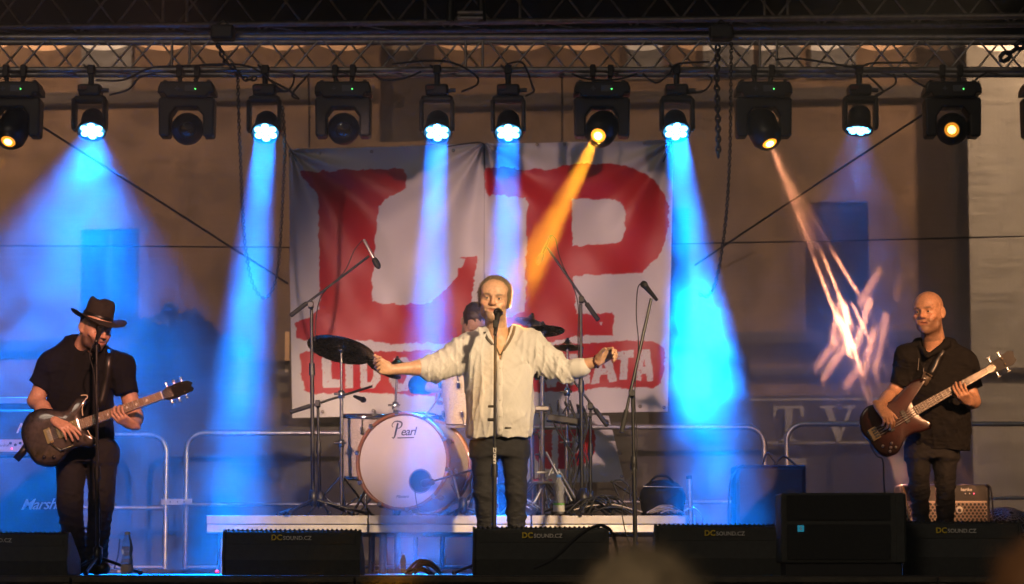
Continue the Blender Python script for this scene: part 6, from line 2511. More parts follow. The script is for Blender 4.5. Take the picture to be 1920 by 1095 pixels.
u_ = 1 / S(1.5)
Ml = MD @ Matrix.Translation((0.0, 0.215, 0.002))
lg = MB()
stroke(lg, [(-0.078, -0.052), (-0.068, -0.058), (-0.058, -0.045), (-0.048, -0.005), (-0.036, 0.042)], [0.004, 0.007, 0.012, 0.014, 0.012], Ml)
stroke(lg, [(-0.070, 0.014), (-0.078, 0.030), (-0.062, 0.050), (-0.036, 0.054), (-0.012, 0.046), (-0.008, 0.028), (-0.022, 0.010), (-0.042, 0.006)], [0.004, 0.006, 0.006, 0.009, 0.011, 0.010, 0.007, 0.004], Ml, 0.0016)
lo_ = lg.build('maker_script', M_INK, skin)
text_mesh('earl', 0.078, Ml @ Matrix.Translation((0.036, -0.018, 0.0005)), M_INK, 'maker_script', skin, shear=0.28, bold=0.0008, ext=0.0004, spacing=0.92)
p = MB()
p.box(Ml @ Vector((0.02, -0.058, 0.002)), (0.118, 0.007, 0.001), MD.to_3x3())
p.build('underline', M_INK, skin)
text_mesh('Masters', 0.030, MD @ Matrix.Translation((-0.005, -0.235, 0.002)), M_INK, 'series_script', skin, shear=0.5, ext=0.0003, spacing=0.95)
# spurs and mic in the port
for q in (-1, 1):
    a0 = MD @ Vector((q * R_ * 0.9, -0.16, -0.12))
    b = MB()
    b.tube([a0, Vector((a0.x + q * 0.10, a0.y - 0.12, ZR + 0.01))], 0.009, 8)
    b.build('spur', M_CHROME, bd)
mk = thing('microphone_stand', 'low short stand with a round microphone in the bass drum port', 'microphone stand', (P(865, 955, 1.25).x, 1.25, ZR), 'microphone stands')
ft = Vector((P(868, 955, 1.25).x, 1.25, ZR))
tripod(mk, ft, 0.14, 0.2, 0.05)
MB().tube([ft + Vector((0, 0, 0.02)), P(850, 893, 1.25)], 0.009, 8).build('tube', M_CHROME, mk)
MB().tube([P(890, 880, 1.22), P(806, 904, 1.36)], 0.0075, 8).build('boom', M_STANDB, mk)
p = MB()
p.lathe([(0.0005, 0.0), (0.02, 0.0), (0.026, 0.03), (0.03, 0.07), (0.027, 0.085), (0.0005, 0.09)], frame(P(812, 903, 1.35), P(784, 910, 1.42) - P(812, 903, 1.35)), 16)
p.build('microphone', M_BLACKM, mk)
lead(mk, [P(778, 912, 1.38), P(779, 930, 1.37), P(785, 956, 1.35), P(800, 962, 1.34)])


def tom(name, label, c, axis, r, h, nl=6, group='drums of the kit'):
    c, axis = Vector(c), Vector(axis).normalized()
    root = thing(name, label, 'drum', c.to_tuple(), group)
    M = frame(c, axis)
    MB().lathe([(r, -h / 2), (r, h / 2)], M, 40).build('shell', M_SPARK, root)
    MB().lathe([(0.0005, h / 2 + 0.004), (r * 1.01, h / 2 + 0.004)], M, 40).build('top_skin', M_HEADSKIN, root)
    for z in (-h / 2, h / 2):
        MB().lathe([(r * 1.0, z - 0.014), (r * 1.05, z - 0.012), (r * 1.06, z + 0.0), (r * 1.05, z + 0.012), (r * 1.0, z + 0.014), (r * 0.99, z)], M, 40, closed=True).build('rim', M_CHROME, root)
    for i in range(nl):
        a = 2 * PI * i / nl + 0.35
        o = M.to_3x3() @ Vector((math.cos(a), math.sin(a), 0))
        for z in (-h * 0.28, h * 0.28):
            b = MB()
            b.box(c + axis * z + o * (r + 0.012), (0.026, 0.026, 0.05), frame((0, 0, 0), axis, o).to_3x3(), 0.008)
            b.tube([c + axis * z + o * (r + 0.014), c + axis * (h / 2 if z > 0 else -h / 2) + o * (r * 1.05)], 0.004, 6)
            b.build('lug', M_CHROME, root)
    return root


tom('rack_tom', 'white sparkle rack tom beside the shirt of the singer', P(872, 742, 1.85), (-0.12, -0.2, 1), 0.155, 0.36)
tom('floor_tom', 'white sparkle floor tom standing behind the bass drum', P(690, 838, 2.05), (0.02, -0.08, 1), 0.185, 0.42)
tom('snare_drum', 'snare drum behind the bass drum, left of the hanging hand', P(770, 800, 2.3), (0.0, -0.15, 1), 0.18, 0.14, 8)
ft_ = [o for o in bpy.data.objects if o.name.startswith('floor_tom')][0]
for a in (0.5, 2.6, 4.7):
    x, y = ft_.location.x + 0.2 * math.cos(a), ft_.location.y + 0.2 * math.sin(a)
    MB().tube([(x, y, ft_.location.z + 0.1), (x, y, ZR + 0.05), (x + 0.03 * math.cos(a), y + 0.03 * math.sin(a), ZR + 0.01)], 0.0065, 8).build('leg', M_CHROME, ft_)
sn_ = [o for o in bpy.data.objects if o.name.startswith('snare_drum')][0]
MB().tube([sn_.location + Vector((0, 0, -0.07)), Vector((sn_.location.x, sn_.location.y, ZR + 0.1))], 0.012, 8).build('stand', M_CHROME, sn_)
for i in range(3):
    a = i * 2.09
    MB().tube([Vector((sn_.location.x, sn_.location.y, ZR + 0.2)), Vector((sn_.location.x + 0.2 * math.cos(a), sn_.location.y + 0.2 * math.sin(a), ZR + 0.01))], 0.008, 8).build('leg', M_CHROME, sn_)
# throne
th = thing('drum_throne', 'round black stool under the drummer', 'stool', (P(888, 950, 2.8).x, 2.8, ZR))
MB().lathe([(0.0005, 0.0), (0.14, 0.0), (0.16, 0.03), (0.155, 0.07), (0.0005, 0.085)], Matrix.Translation(P(888, 868, 2.8)), 24).build('seat', M_RUBBER, th)
MB().cyl((th.location.x, 2.8, ZR), P(888, 868, 2.8), 0.02, 0.02, 10).build('post', M_CHROME, th)
for i in range(3):
    a = 0.3 + i * 2.09
    MB().tube([Vector((th.location.x, 2.8, ZR + 0.2)), Vector((th.location.x + 0.22 * math.cos(a), 2.8 + 0.22 * math.sin(a), ZR + 0.01))], 0.01, 8).build('leg', M_CHROME, th)


# ------------------------------------------------------------------ cymbals on chrome stands
M_BRONZE = mat('dark_bronze', (0.16, 0.12, 0.09), 0.28, metal=1.0, var=0.25, vscale=20, rvar=0.1)
M_BRONZE2 = mat('bright_bronze', (0.6, 0.42, 0.2), 0.22, metal=1.0, var=0.15, vscale=20)


def cymbal_stand(root, foot, top, legs=0.26):
    foot, top = Vector(foot), Vector(top)
    m1, m2 = foot.lerp(top, 0.45), foot.lerp(top, 0.75)
    MB().tube([foot + Vector((0, 0, 0.08)), m1], 0.0145, 12).build('lower_tube', M_CHROME, root)
    MB().tube([m1, m2], 0.0125, 12).build('middle_tube', M_CHROME, root)
    MB().tube([m2, top], 0.008, 10).build('upper_tube', M_CHROME, root)
    for m in (m1, m2):
        b = MB()
        b.lathe([(0.014, -0.03), (0.022, -0.028), (0.022, 0.02), (0.012, 0.026)], frame(m, (top - foot)), 14)
        b.tube([m + Vector((-0.05, -0.01, 0)), m + Vector((0.035, -0.01, 0))], 0.008, 8)
        b.build('clamp', M_CHROME, root)
    for i in range(3):
        a = 0.7 + i * 2 * PI / 3
        e = foot + Vector((legs * math.cos(a), legs * math.sin(a), 0.01))
        for dz in (0.0, 0.012):
            pass
        b = MB()
        b.tube([foot + Vector((0.015 * math.cos(a), 0.015 * math.sin(a), 0.27)), e], 0.0075, 6)
        b.tube([foot + Vector((0.015 * math.cos(a), 0.015 * math.sin(a), 0.06)), foot.lerp(e, 0.5) + Vector((0, 0, 0.13))], 0.005, 6)
        lg_ = b.build('leg', M_CHROME, root)
        MB().ball(e, 0.014, 8, 6).build('rubber_foot', M_RUBBER, lg_)


def cymbal(label, c, axis, r, m, foot=None, stand_top=None, group='cymbals of the kit', name='cymbal'):
    c = Vector(c)
    base = Vector(foot) if foot is not None else c
    root = thing(name, label, 'cymbal', base.to_tuple(), group)
    M = frame(c, axis)
    pr = [(0.006, 0.030), (0.02, 0.028), (0.034, 0.018), (0.042, 0.010), (r * 0.5, 0.002), (r * 0.97, -0.014), (r, -0.015), (r, -0.0165), (r * 0.5, 0.0), (0.042, 0.008), (0.03, 0.016), (0.006, 0.026)]
    MB().lathe(pr, M, 48).build('cymbal_disc', m, root)
    MB().lathe([(0.0005, 0.055), (0.009, 0.054), (0.010, 0.04), (0.018, 0.038), (0.018, 0.03), (0.006, 0.029), (0.006, -0.01), (0.02, -0.012), (0.02, -0.03), (0.008, -0.032), (0.0005, -0.033)], M, 12).build('felt_and_nut', M_STANDB, root)
    if foot is not None:
        cymbal_stand(root, foot, stand_top if stand_top is not None else c - Vector(axis).normalized() * 0.03)
    return root


def onr(px, Y):
    return (P(px, 960, Y).x, Y, ZR)


cymbal('large dark crash cymbal tilted on a chrome stand left of the kit', P(640, 652, 1.75), (0.20, 0.34, 1), 0.235, M_BRONZE, onr(641, 1.75), P(640, 662, 1.76))
hh = cymbal('pair of hi-hat cymbals seen edge on behind the hand of the singer', P(722, 690, 2.15), (0.45, 0.25, 1), 0.13, M_BRONZE)
cymbal('bright cymbal edge behind the forearm of the singer', P(745, 682, 2.3), (0.0, -0.1, 1), 0.15, M_BRONZE2, onr(730, 2.3))
cymbal('small bright cymbal just right of the head of the singer', P(995, 601, 2.2), (0.25, 0.18, 1), 0.11, M_BRONZE2, onr(1000, 2.2))
cymbal('dark cymbal catching blue light behind the shoulder of the singer', P(1018, 617, 2.0), (-0.02, 0.2, 1), 0.15, M_BRONZE, onr(1012, 2.0))
cymbal('thin bright cymbal edge right of the singer above his sleeve', P(1064, 648, 2.25), (0.02, 0.12, 1), 0.115, M_BRONZE2, onr(1062, 2.25))
cymbal('small cymbal on a thick chrome stand below the right arm of the singer', P(1016, 700, 1.9), (0.05, 0.15, 1), 0.10, M_BRONZE, onr(1018, 1.9))
# percussion table with wires right of the singer's legs
tb = thing('percussion_tray', 'black tray with cables on a chrome post right of the singer', 'tray', onr(1020, 1.6))
MB().tube([Vector(onr(1018, 1.6)), P(1017, 700, 1.6)], 0.014, 12).build('post', M_CHROME, tb)
MB().box(P(1018, 766, 1.6), (0.11, 0.06, 0.03), bev=0.006).build('clamp', mat('grey_casting', (0.3, 0.28, 0.25), 0.4, metal=0.7), tb)
MB().box(P(1058, 788, 1.62), (0.24, 0.16, 0.05), Matrix.Rotation(math.radians(8), 3, 'Y'), 0.01).build('tray', M_BLACK, tb)
MB().box(P(1098, 782, 1.66), (0.09, 0.12, 0.012), Matrix.Rotation(math.radians(-16), 3, 'Y'), 0.003).build('side_wing', M_BLACK, tb)
for i in range(7):
    x = 1035 + i * 10
    pts = [P(x, 775 + random.uniform(-4, 3), 1.58), P(x + random.uniform(-8, 14), 756 + random.uniform(-6, 6), 1.55), P(x + random.uniform(5, 20), 800, 1.55), P(1075 + random.uniform(-18, 25), 870 + random.uniform(-10, 20), 1.56), P(1075 + random.uniform(-30, 30), 945, 1.5)]
    MB().tube(spline(pts, 6), random.uniform(0.004, 0.008), 6).build('cable', M_RUBBER, tb)
ped = thing('hi_hat_stand', 'black and chrome pedal stand with splayed legs right of the singer', 'stand', onr(1060, 1.45))
for (x0_, y0_, x1_, y1_) in ((1024, 848, 1072, 940), (1047, 880, 1085, 945), (1040, 870, 1000, 945)):
    MB().tube([P(x0_, y0_, 1.5), P(x1_, y1_, 1.4)], 0.009, 8).build('leg', M_ALU, ped)
MB().box(P(1028, 886, 1.5), (0.16, 0.04, 0.016), bev=0.003).build('bar', M_ALU, ped)
MB().box(P(1018, 903, 1.42), (0.13, 0.12, 0.02), Matrix.Rotation(math.radians(10), 3, 'X'), 0.005).build('pedal', M_CHROME, ped)
MB().lathe([(0.0005, 0.11), (0.03, 0.10), (0.05, 0.05), (0.054, 0.0), (0.0005, 0.0)], Matrix.Translation(P(1094, 945, 1.4)), 20).build('base_bell', M_BLACKM, ped)

# ------------------------------------------------------------------ loudspeakers and amplifiers
M_CAB = mat('cabinet_paint', (0.042, 0.046, 0.042), 0.6, var=0.25, vscale=35, bump=0.35, bscale=220)
M_GRID = mat('steel_grille', (0.035, 0.036, 0.034), 0.5, metal=0.3, var=0.15, vscale=60, bump=0.5, bscale=500)


def wedge(px0, px1, ytop, label, txt_px=None, Y=-1.15):
    x0, x1 = P(px0, 1030, Y).x, P(px1, 1030, Y).x
    zt = P(960, ytop, Y).z
    cx, wd = (x0 + x1) / 2, x1 - x0
    root = thing('monitor_wedge', label, 'monitor speaker', (cx, Y, 0), 'monitor wedges along the stage edge')
    # side profile: back board to the audience, sloped grille to the player
    prof = [(0.0, 0.0), (-0.02, zt * 0.34), (0.02, zt * 0.96), (0.05, zt), (0.10, zt), (0.46, zt * 0.38), (0.47, 0.0)]
    M = Matrix.Translation((x0 + 0.015, Y, 0)) @ Matrix(((0, 0, 1, 0), (1, 0, 0, 0), (0, 1, 0, 0), (0, 0, 0, 1)))
    MB().prism(prof, wd - 0.03, M, 0.004).build('box', M_CAB, root)
    for xx in (x0 + 0.008, x1 - 0.008):
        p2 = [(a - 0.012 if a < 0.2 else a + 0.012, b_ * 1.03 if b_ > 0 else 0.0) for a, b_ in prof]
        MB().prism(p2, 0.016, Matrix.Translation((xx - 0.008, Y, 0)) @ Matrix(((0, 0, 1, 0), (1, 0, 0, 0), (0, 1, 0, 0), (0, 0, 0, 1))), 0.003).build('side_panel', M_CAB, root)
    # ribbed grille edge along the top, groove and label strip on the back
    n = int(wd / 0.028)
    g_ = MB()
    for i in range(n):
        g_.ball((x0 + 0.03 + (wd - 0.06) * i / (n - 1), Y + 0.045, zt + 0.004), 0.008, 6, 4)
    tag(g_.build('grille_edge', M_GRID, root), kind='stuff')
    MB().box((cx, Y + 0.012, zt * 0.80), (wd - 0.06, 0.02, zt * 0.22), Matrix.Rotation(math.radians(-5), 3, 'X'), 0.003).build('back_strip', M_CAB, root)
    sl_ = math.atan2(zt * 0.62, 0.36)
    MB().box((cx, Y + 0.28 + 0.006 * math.sin(sl_), zt * 0.69 + 0.006 * math.cos(sl_)), (wd - 0.07, math.hypot(zt * 0.62, 0.36) - 0.02, 0.008), Matrix.Rotation(-sl_, 3, 'X')).build('grille', M_GRID, root)
    if txt_px:
        M = frame((P(txt_px, 1010, Y).x, Y - 0.004, zt * 0.84), (0, -1, 0.09), (1, 0, 0))
        text_mesh('DC', 0.044, M @ Matrix.Translation((-0.032, 0, 0.004)), M_YELLOW, 'label_text', root, bold=0.0012, align='RIGHT')
        text_mesh('SOUND.CZ', 0.032, M @ Matrix.Translation((-0.028, -0.003, 0.004)), M_WHITE, 'label_text', root, bold=0.0005, align='LEFT')
    return root


wedge(-120, 128, 1000, 'black floor monitor wedge in front of the guitarist, at the left edge', -22, -1.25)
wedge(417, 676, 995, 'black floor monitor wedge between the guitarist and the singer', 540)
wedge(886, 1142, 990, 'black floor monitor wedge in front of the singer', 1010)
wedge(1228, 1470, 985, 'black floor monitor wedge left of the upright speaker', 1352)
wedge(1692, 1916, 979, 'black floor monitor wedge in front of the bald bassist', 1786)
Yq = -1.6
x0, x1 = P(1465, 1000, Yq).x, P(1700, 1000, Yq).x
z0, z1 = P(1580, 1056, Yq).z, P(1580, 924, Yq).z
fs_ = thing('front_speaker', 'black speaker with two grilles and a small blue badge at the stage edge', 'speaker', ((x0 + x1) / 2, Yq, 0))
MB().box(((x0 + x1) / 2, Yq + 0.17, (z0 + z1) / 2), (x1 - x0, 0.34, z1 - z0), bev=0.012).build('cabinet', M_CAB, fs_)
hh_ = (z1 - z0)
MB().box(((x0 + x1) / 2 - 0.03, Yq - 0.004, z0 + hh_ * 0.79), (x1 - x0 - 0.12, 0.012, hh_ * 0.36), bev=0.004).build('grille', M_GRID, fs_)
MB().box(((x0 + x1) / 2 - 0.03, Yq - 0.004, z0 + hh_ * 0.30), (x1 - x0 - 0.12, 0.012, hh_ * 0.50), bev=0.004).build('grille', M_GRID, fs_)
MB().box((x1 - 0.035, Yq + 0.0, (z0 + z1) / 2), (0.05, 0.02, hh_ * 0.98), bev=0.005).build('side_rail', M_CAB, fs_)
MB().box(((x0 + x1) / 2, Yq + 0.17, z0 / 2), (x1 - x0 - 0.05, 0.3, max(0.01, z0)), bev=0.002).build('plinth', M_RUBBER, fs_)
bx_ = P(1501, 991, Yq)
bg_ = MB()
bg_.box(bx_ + Vector((0, -0.013, 0)), (0.036, 0.006, 0.036), bev=0.002)
bo_ = bg_.build('badge', mat('blue_badge', (0.02, 0.22, 0.34), 0.4, emit=(0.03, 0.4, 0.6), estr=0.35), fs_)
text_mesh('2', 0.026, frame(bx_ + Vector((0, -0.017, 0)), (0, -1, 0), (1, 0, 0)), M_WHITE, 'badge_mark', bo_, bold=0.0006)

# guitar stack, left
Ya = 2.3
ga = thing('guitar_cabinet', 'tall guitar speaker cabinet with white maker script behind the guitarist', 'speaker cabinet', P(40, 1062, Ya).to_tuple())
M_GRILLCLOTH = mat('grille_cloth', (0.05, 0.05, 0.055), 0.9, var=0.2, vscale=80)
a, b_ = P(-70, 1060, Ya), P(122, 858, Ya)
MB().box(((a.x + b_.x) / 2, Ya + 0.18, b_.z / 2 + 0.0), (b_.x - a.x, 0.36, b_.z), bev=0.02).build('cabinet', M_CAB, ga)
MB().box(((a.x + b_.x) / 2, Ya - 0.004, b_.z / 2), (b_.x - a.x - 0.06, 0.012, b_.z - 0.06), bev=0.004).build('grille', M_GRILLCLOTH, ga)
M_SCRIPT = mat('white_script', (0.8, 0.78, 0.76), 0.4)
text_mesh('Marshall', 0.105, frame(P(82, 946, Ya - 0.016), (0, -1, 0), (1, 0, 0.02)), M_SCRIPT, 'maker_script', ga, shear=0.45, bold=0.0012, spacing=0.92)
gh = thing('guitar_amplifier', 'guitar amplifier head with pale control strip standing on the tall cabinet', 'amplifier', P(40, 857, Ya).to_tuple())
a, b_ = P(-70, 856, Ya), P(118, 768, Ya)
MB().box(((a.x + b_.x) / 2, Ya + 0.14, (a.z + b_.z) / 2), (b_.x - a.x, 0.26, b_.z - a.z), bev=0.015).build('case', M_CAB, gh)
c0, c1 = P(-62, 847, Ya), P(110, 824, Ya)
MB().box(((c0.x + c1.x) / 2, Ya + 0.004, (c0.z + c1.z) / 2), (c1.x - c0.x, 0.012, c1.z - c0.z), bev=0.002).build('control_panel', mat('pale_panel_paint', (0.45, 0.42, 0.42), 0.4), gh)
for i in range(9):
    MB().lathe([(0.010, 0), (0.009, 0.014), (0.0004, 0.015)], frame(P(20 + i * 9, 831 + (i % 2) * 3, Ya - 0.002), (0, -1, 0)), 10).build('knob', M_BLACK, gh)
MB().ball(P(22, 841, Ya - 0.004), 0.006, 8, 6).build('pilot_light', mat('red_pilot', (0.8, 0.05, 0.05), 0.4, emit=(1, 0.08, 0.15), estr=3), gh)
text_mesh('Marshall', 0.10, frame(P(70, 803, Ya + 0.004), (0, -1, 0), (1, 0, 0.02)), M_SCRIPT, 'maker_script', gh, shear=0.45, bold=0.0012, spacing=0.92)
text_mesh('marshall', 0.026, frame(P(6, 835, Ya - 0.004), (0, -1, 0), (1, 0, 0.0)), M_BLACK, 'panel_script', gh)
fr_ = thing('flat_light_bar', 'narrow pale light bar lying on the guitar amplifier behind the guitarist', 'light bar', P(30, 768, Ya + 0.2).to_tuple())
MB().box((P(10, 760, Ya + 0.2).x, Ya + 0.2, P(10, 751, Ya + 0.2).z), (0.6, 0.05, 0.045), bev=0.005).build('bar', mat('pale_blue_bar', (0.5, 0.55, 0.6), 0.3), fr_)
MB().box((P(10, 760, Ya + 0.2).x, Ya + 0.2, P(10, 762, Ya + 0.2).z), (0.5, 0.04, 0.045)).build('foot', M_BLACK, fr_)

# bass side
Yb = 2.0
bc = thing('bass_cabinet', 'plain dark speaker cabinet standing right of the banner', 'speaker cabinet', P(1445, 1062, Yb).to_tuple())
a, b_ = P(1380, 1060, Yb), P(1511, 872, Yb)
MB().box(((a.x + b_.x) / 2, Yb + 0.2, b_.z / 2), (b_.x - a.x, 0.4, b_.z), bev=0.015).build('cabinet', mat('dark_carpet', (0.022, 0.016, 0.02), 0.95, var=0.2, vscale=90, bump=0.4, bscale=300), bc)
MB().box(((a.x + b_.x) / 2, Yb - 0.004, b_.z / 2), (b_.x - a.x - 0.05, 0.012, b_.z - 0.05), bev=0.004).build('grille', M_GRILLCLOTH, bc)
for pts, lab in (([(1395, 872), (1385, 876), (1372, 895), (1367, 930), (1366, 985), (1366, 1040)], 'black cable falling down the left side of the plain bass cabinet'),
                 ([(1430, 872), (1438, 850), (1450, 862), (1458, 872)], 'black cable loop on top of the plain bass cabinet'),
                 ([(1452, 872), (1468, 856), (1480, 862), (1492, 872)], 'second black cable loop on top of the plain bass cabinet')):
    line('speaker_cable', px_path(pts, Yb - 0.03, 6), 0.008, lab, 'cable', group='cables at the bass cabinet')
Yc = 1.0
bo2 = thing('bass_combo', 'small bass combo amplifier with honeycomb grille behind the legs of the bassist', 'amplifier', P(1775, 1062, Yc).to_tuple())
a, b_ = P(1690, 990, Yc), P(1856, 908, Yc)
zc0 = 0.0
MB().box(((a.x + b_.x) / 2, Yc + 0.16, b_.z / 2), (b_.x - a.x, 0.32, b_.z), bev=0.015).build('case', M_BLACK, bo2)
g0, g1 = P(1698, 976, Yc), P(1848, 942, Yc)
MB().box(((g0.x + g1.x) / 2, Yc - 0.003, (g1.z + 0.05) / 2), (g1.x - g0.x, 0.006, g1.z - 0.05)).build('speaker_baffle', M_RUBBER, bo2)
M_HONEY = mat('honeycomb_grille', (0.45, 0.36, 0.30), 0.4, metal=0.6)
hx_ = MB()
cell = 0.026
rows = int((g1.z - 0.05) / (cell * 0.75)) + 1
cols = int((g1.x - g0.x) / cell) + 1
ring = [(math.cos(PI / 3 * q + PI / 6), math.sin(PI / 3 * q + PI / 6)) for q in range(6)]
for r_ in range(rows):
    for c_ in range(cols):
        cx_ = g0.x + (c_ + 0.5 * (r_ % 2)) * cell + cell * 0.25
        cz_ = 0.06 + r_ * cell * 0.75
        if cx_ > g1.x - 0.005 or cz_ > g1.z:
            continue
        vs = []
        for (q, w_) in ((0.62, -0.010), (0.36, -0.010)):
            vs += [(cx_ + cell * q * e[0], Yc + w_ , cz_ + cell * q * e[1]) for e in ring]
        hx_._add(vs, [(i, (i + 1) % 6, 6 + (i + 1) % 6, 6 + i) for i in range(6)])
tag(hx_.build('honeycomb_grille', M_HONEY, bo2), kind='stuff')
for (xa, ya, xb, yb) in ((1696, 939, 1850, 943),):
    p0, p1 = P(xa, ya, Yc - 0.01), P(xb, yb, Yc - 0.01)
    MB().box(((p0.x + p1.x) / 2, Yc - 0.01, (p0.z + p1.z) / 2), (p1.x - p0.x, 0.012, 0.012)).build('grille_frame', M_HONEY, bo2)
MB().lathe([(0.0005, 0.004), (0.022, 0.003), (0.024, 0)], frame(P(1799, 956, Yc - 0.016), (0, -1, 0)), 20).build('logo_disc', mat('logo_white', (0.75, 0.72, 0.66), 0.4), bo2)
text_mesh('e', 0.04, frame(P(1799, 956, Yc - 0.022), (0, -1, 0), (1, 0, 0)), M_BLACK, 'logo_letter', bo2, bold=0.002)
text_mesh('hartke', 0.028, frame(P(1812, 918, Yc - 0.004), (0, -1, 0), (1, 0, 0)), M_WHITE, 'maker_script', bo2, bold=0.0012)
for i, m_ in enumerate((M_WHITE, M_WHITE, MATS['red_pilot'])):
    MB().ball(P(1810 + i * 8, 925.5, Yc - 0.003), 0.0045, 8, 6).build('panel_light', m_, bo2)
line('amp_cable', px_path([(1850, 908), (1857, 915), (1861, 940), (1861, 975), (1862, 1000)], Yc - 0.02, 6), 0.006, 'black cable hanging from the right corner of the bass combo', 'cable')
line('combo_glint_cable', px_path([(1693, 912), (1697, 925), (1699, 940), (1702, 955), (1704, 972)], Yc - 0.03, 4), 0.006, 'cable with an amber reflection put into its colour, hanging at the left edge of the bass combo', 'cable', mat('amber_glint', (0.7, 0.35, 0.03), 0.35))  # amber reflection is painted as the base colour of the cable
# fan
fn = thing('stage_fan', 'round wire fan standing right of the bass combo', 'fan', P(1893, 1062, 1.2).to_tuple())
fc = P(1893, 978, 1.2)
Mf = frame(fc, (0.1, -0.55, 0.83))
for i in range(1, 9):
    MB().lathe([(0.02 * i + 0.006, -0.002), (0.02 * i + 0.009, 0.001), (0.02 * i + 0.006, 0.003)], Mf @ Matrix.Translation((0, 0, 0.07 * (1 - (i / 8.0) ** 2))), 28).build('grille_ring', M_ALU, fn)
for i in range(18):
    a = 2 * PI * i / 18
    MB().tube([Mf @ Vector((0.16 * u_2 * math.cos(a), 0.16 * u_2 * math.sin(a), 0.07 * (1 - u_2 ** 2))) for u_2 in (0.1, 0.4, 0.7, 1.0)], 0.0022, 5).build('grille_wire', M_ALU, fn)
MB().lathe([(0.165, 0.0), (0.172, -0.03), (0.165, -0.07), (0.06, -0.1), (0.0005, -0.1)], Mf, 28).build('housing', M_BLACK, fn)
for i in range(4):
    a = i * PI / 2
    MB().box(Mf @ Vector((0.08 * math.cos(a), 0.08 * math.sin(a), -0.01)), (0.12, 0.07, 0.004), Mf.to_3x3() @ Matrix.Rotation(a, 3, 'Z') @ Matrix.Rotation(0.5, 3, 'X')).build('blade', M_BLACKM, fn)
MB().box((fc.x, 1.26, 0.08), (0.26, 0.2, 0.16), bev=0.02).build('base', M_BLACK, fn)
# black bag on the riser
bgc = P(1243, 956, 1.95)
f = Field(np.array(bgc) - V3(0.25, 0.22, 0.05), np.array(bgc) + V3(0.25, 0.22, 0.32), 0.008)
f.ell(np.array(bgc) + V3(0, 0, 0.09), (0.155, 0.13, 0.12), None, 0.0)
f.loft([(ZR + 0.01, bgc.x, bgc.y, 0.145, 0.12), (ZR + 0.17, bgc.x, bgc.y, 0.145, 0.11), (ZR + 0.185, bgc.x, bgc.y, 0.12, 0.09)], 0.03, pw=4)
f.cut((0, 0, -1), (0, 0, ZR + 0.005))
f.wrinkle(0.014, 20, 5)
bgr = thing('equipment_bag', 'soft black equipment bag at the right end of the riser', 'bag', (bgc.x, bgc.y, ZR))
field_obj(f, 'bag_body', mat('black_nylon', (0.012, 0.013, 0.018), 0.6, var=0.2), bgr)
MB().tube(spline([P(1218, 906, 1.86), P(1230, 894, 1.84), P(1250, 893, 1.84), P(1262, 905, 1.86)], 6), 0.009, 8).build('handle', M_RUBBER, bgr)
MB().tube([P(1206, 912, 1.84), P(1280, 914, 1.84)], 0.005, 6).build('zip', M_DIM, bgr)


# ------------------------------------------------------------------ cable heaps and bottles
def heap(label, x0_, x1_, ybase, Y, n, r, m, seed, rise=14, name='cable_coil'):
    rr = random.Random(seed)
    root = thing(name, label, 'cable', P((x0_ + x1_) / 2, ybase, Y).to_tuple())
    for i in range(n):
        a, b2 = rr.uniform(x0_, x0_ + (x1_ - x0_) * 0.4), rr.uniform(x0_ + (x1_ - x0_) * 0.6, x1_)
        dy = rr.uniform(-0.1, 0.1)
        zt_ = rr.uniform(0.2, 1) * rise
        MB().tube(spline([P(a, ybase, Y + dy), P(a * 0.7 + b2 * 0.3, ybase - zt_, Y + dy + rr.uniform(-0.05, 0.05)), P(a * 0.3 + b2 * 0.7, ybase - zt_ * rr.uniform(0.7, 1.1), Y + dy), P(b2, ybase, Y + dy + rr.uniform(-0.08, 0.08))], 6), r, 6).build('strand', m, root)
    return root


M_GREYC = mat('grey_cable', (0.42, 0.36, 0.33), 0.5)
heap('pale cable coil lying on the riser in front of the black bag', 1212, 1282, 962, 1.4, 7, 0.006, M_GREYC, 2, 16)
heap('black cable tangle on the riser at the foot of the overhead stand', 1060, 1190, 962, 1.35, 12, 0.007, M_RUBBER, 3, 30)
heap('black cable tangle on the stage floor beside the small bottle', 752, 832, 1076, -1.0, 9, 0.007, M_RUBBER, 4, 26)
line('loose_cable', px_path([(1076, 956), (1110, 948), (1150, 946), (1185, 955), (1205, 960)], 1.32, 6), 0.006, 'pale cable running along the riser edge under the stands', 'cable', M_GREYC)
line('loose_cable', px_path([(1282, 958), (1300, 952), (1312, 962), (1322, 985), (1326, 1010), (1330, 1060)], 1.1, 6), 0.005, 'pale cable dropping off the right end of the riser', 'cable', M_GREYC)
line('loose_cable', px_path([(1000, 1066), (1040, 1046), (1085, 1005), (1118, 986), (1140, 990), (1152, 1010), (1158, 1040), (1165, 1072)], -1.45, 6), 0.010, 'thick black cable looped over the monitor of the singer', 'cable')
line('loose_cable', px_path([(1160, 930), (1150, 905), (1165, 900), (1180, 915), (1182, 940)], 1.4, 6), 0.006, 'black cable loop standing up on the riser behind the tall stand', 'cable')
line('loose_cable', px_path([(1145, 902), (1170, 918), (1200, 938), (1212, 950)], 1.9, 4), 0.009, 'black rod leaning behind the tall stand on the riser', 'rod')
line('loose_cable', px_path([(225, 1010), (222, 1040), (214, 1066)], 0.9, 4), 0.006, 'thin black cable hanging behind the legs of the guitarist', 'cable')

M_PET = bpy.data.materials.new('clear_plastic')
M_PET.use_nodes = True
b_ = M_PET.node_tree.nodes['Principled BSDF']
sset(b_, 'Base Color', (0.9, 0.93, 0.95, 1))
sset(b_, 'Transmission Weight', 0.75)
sset(b_, 'Roughness', 0.08)
sset(b_, 'IOR', 1.2)


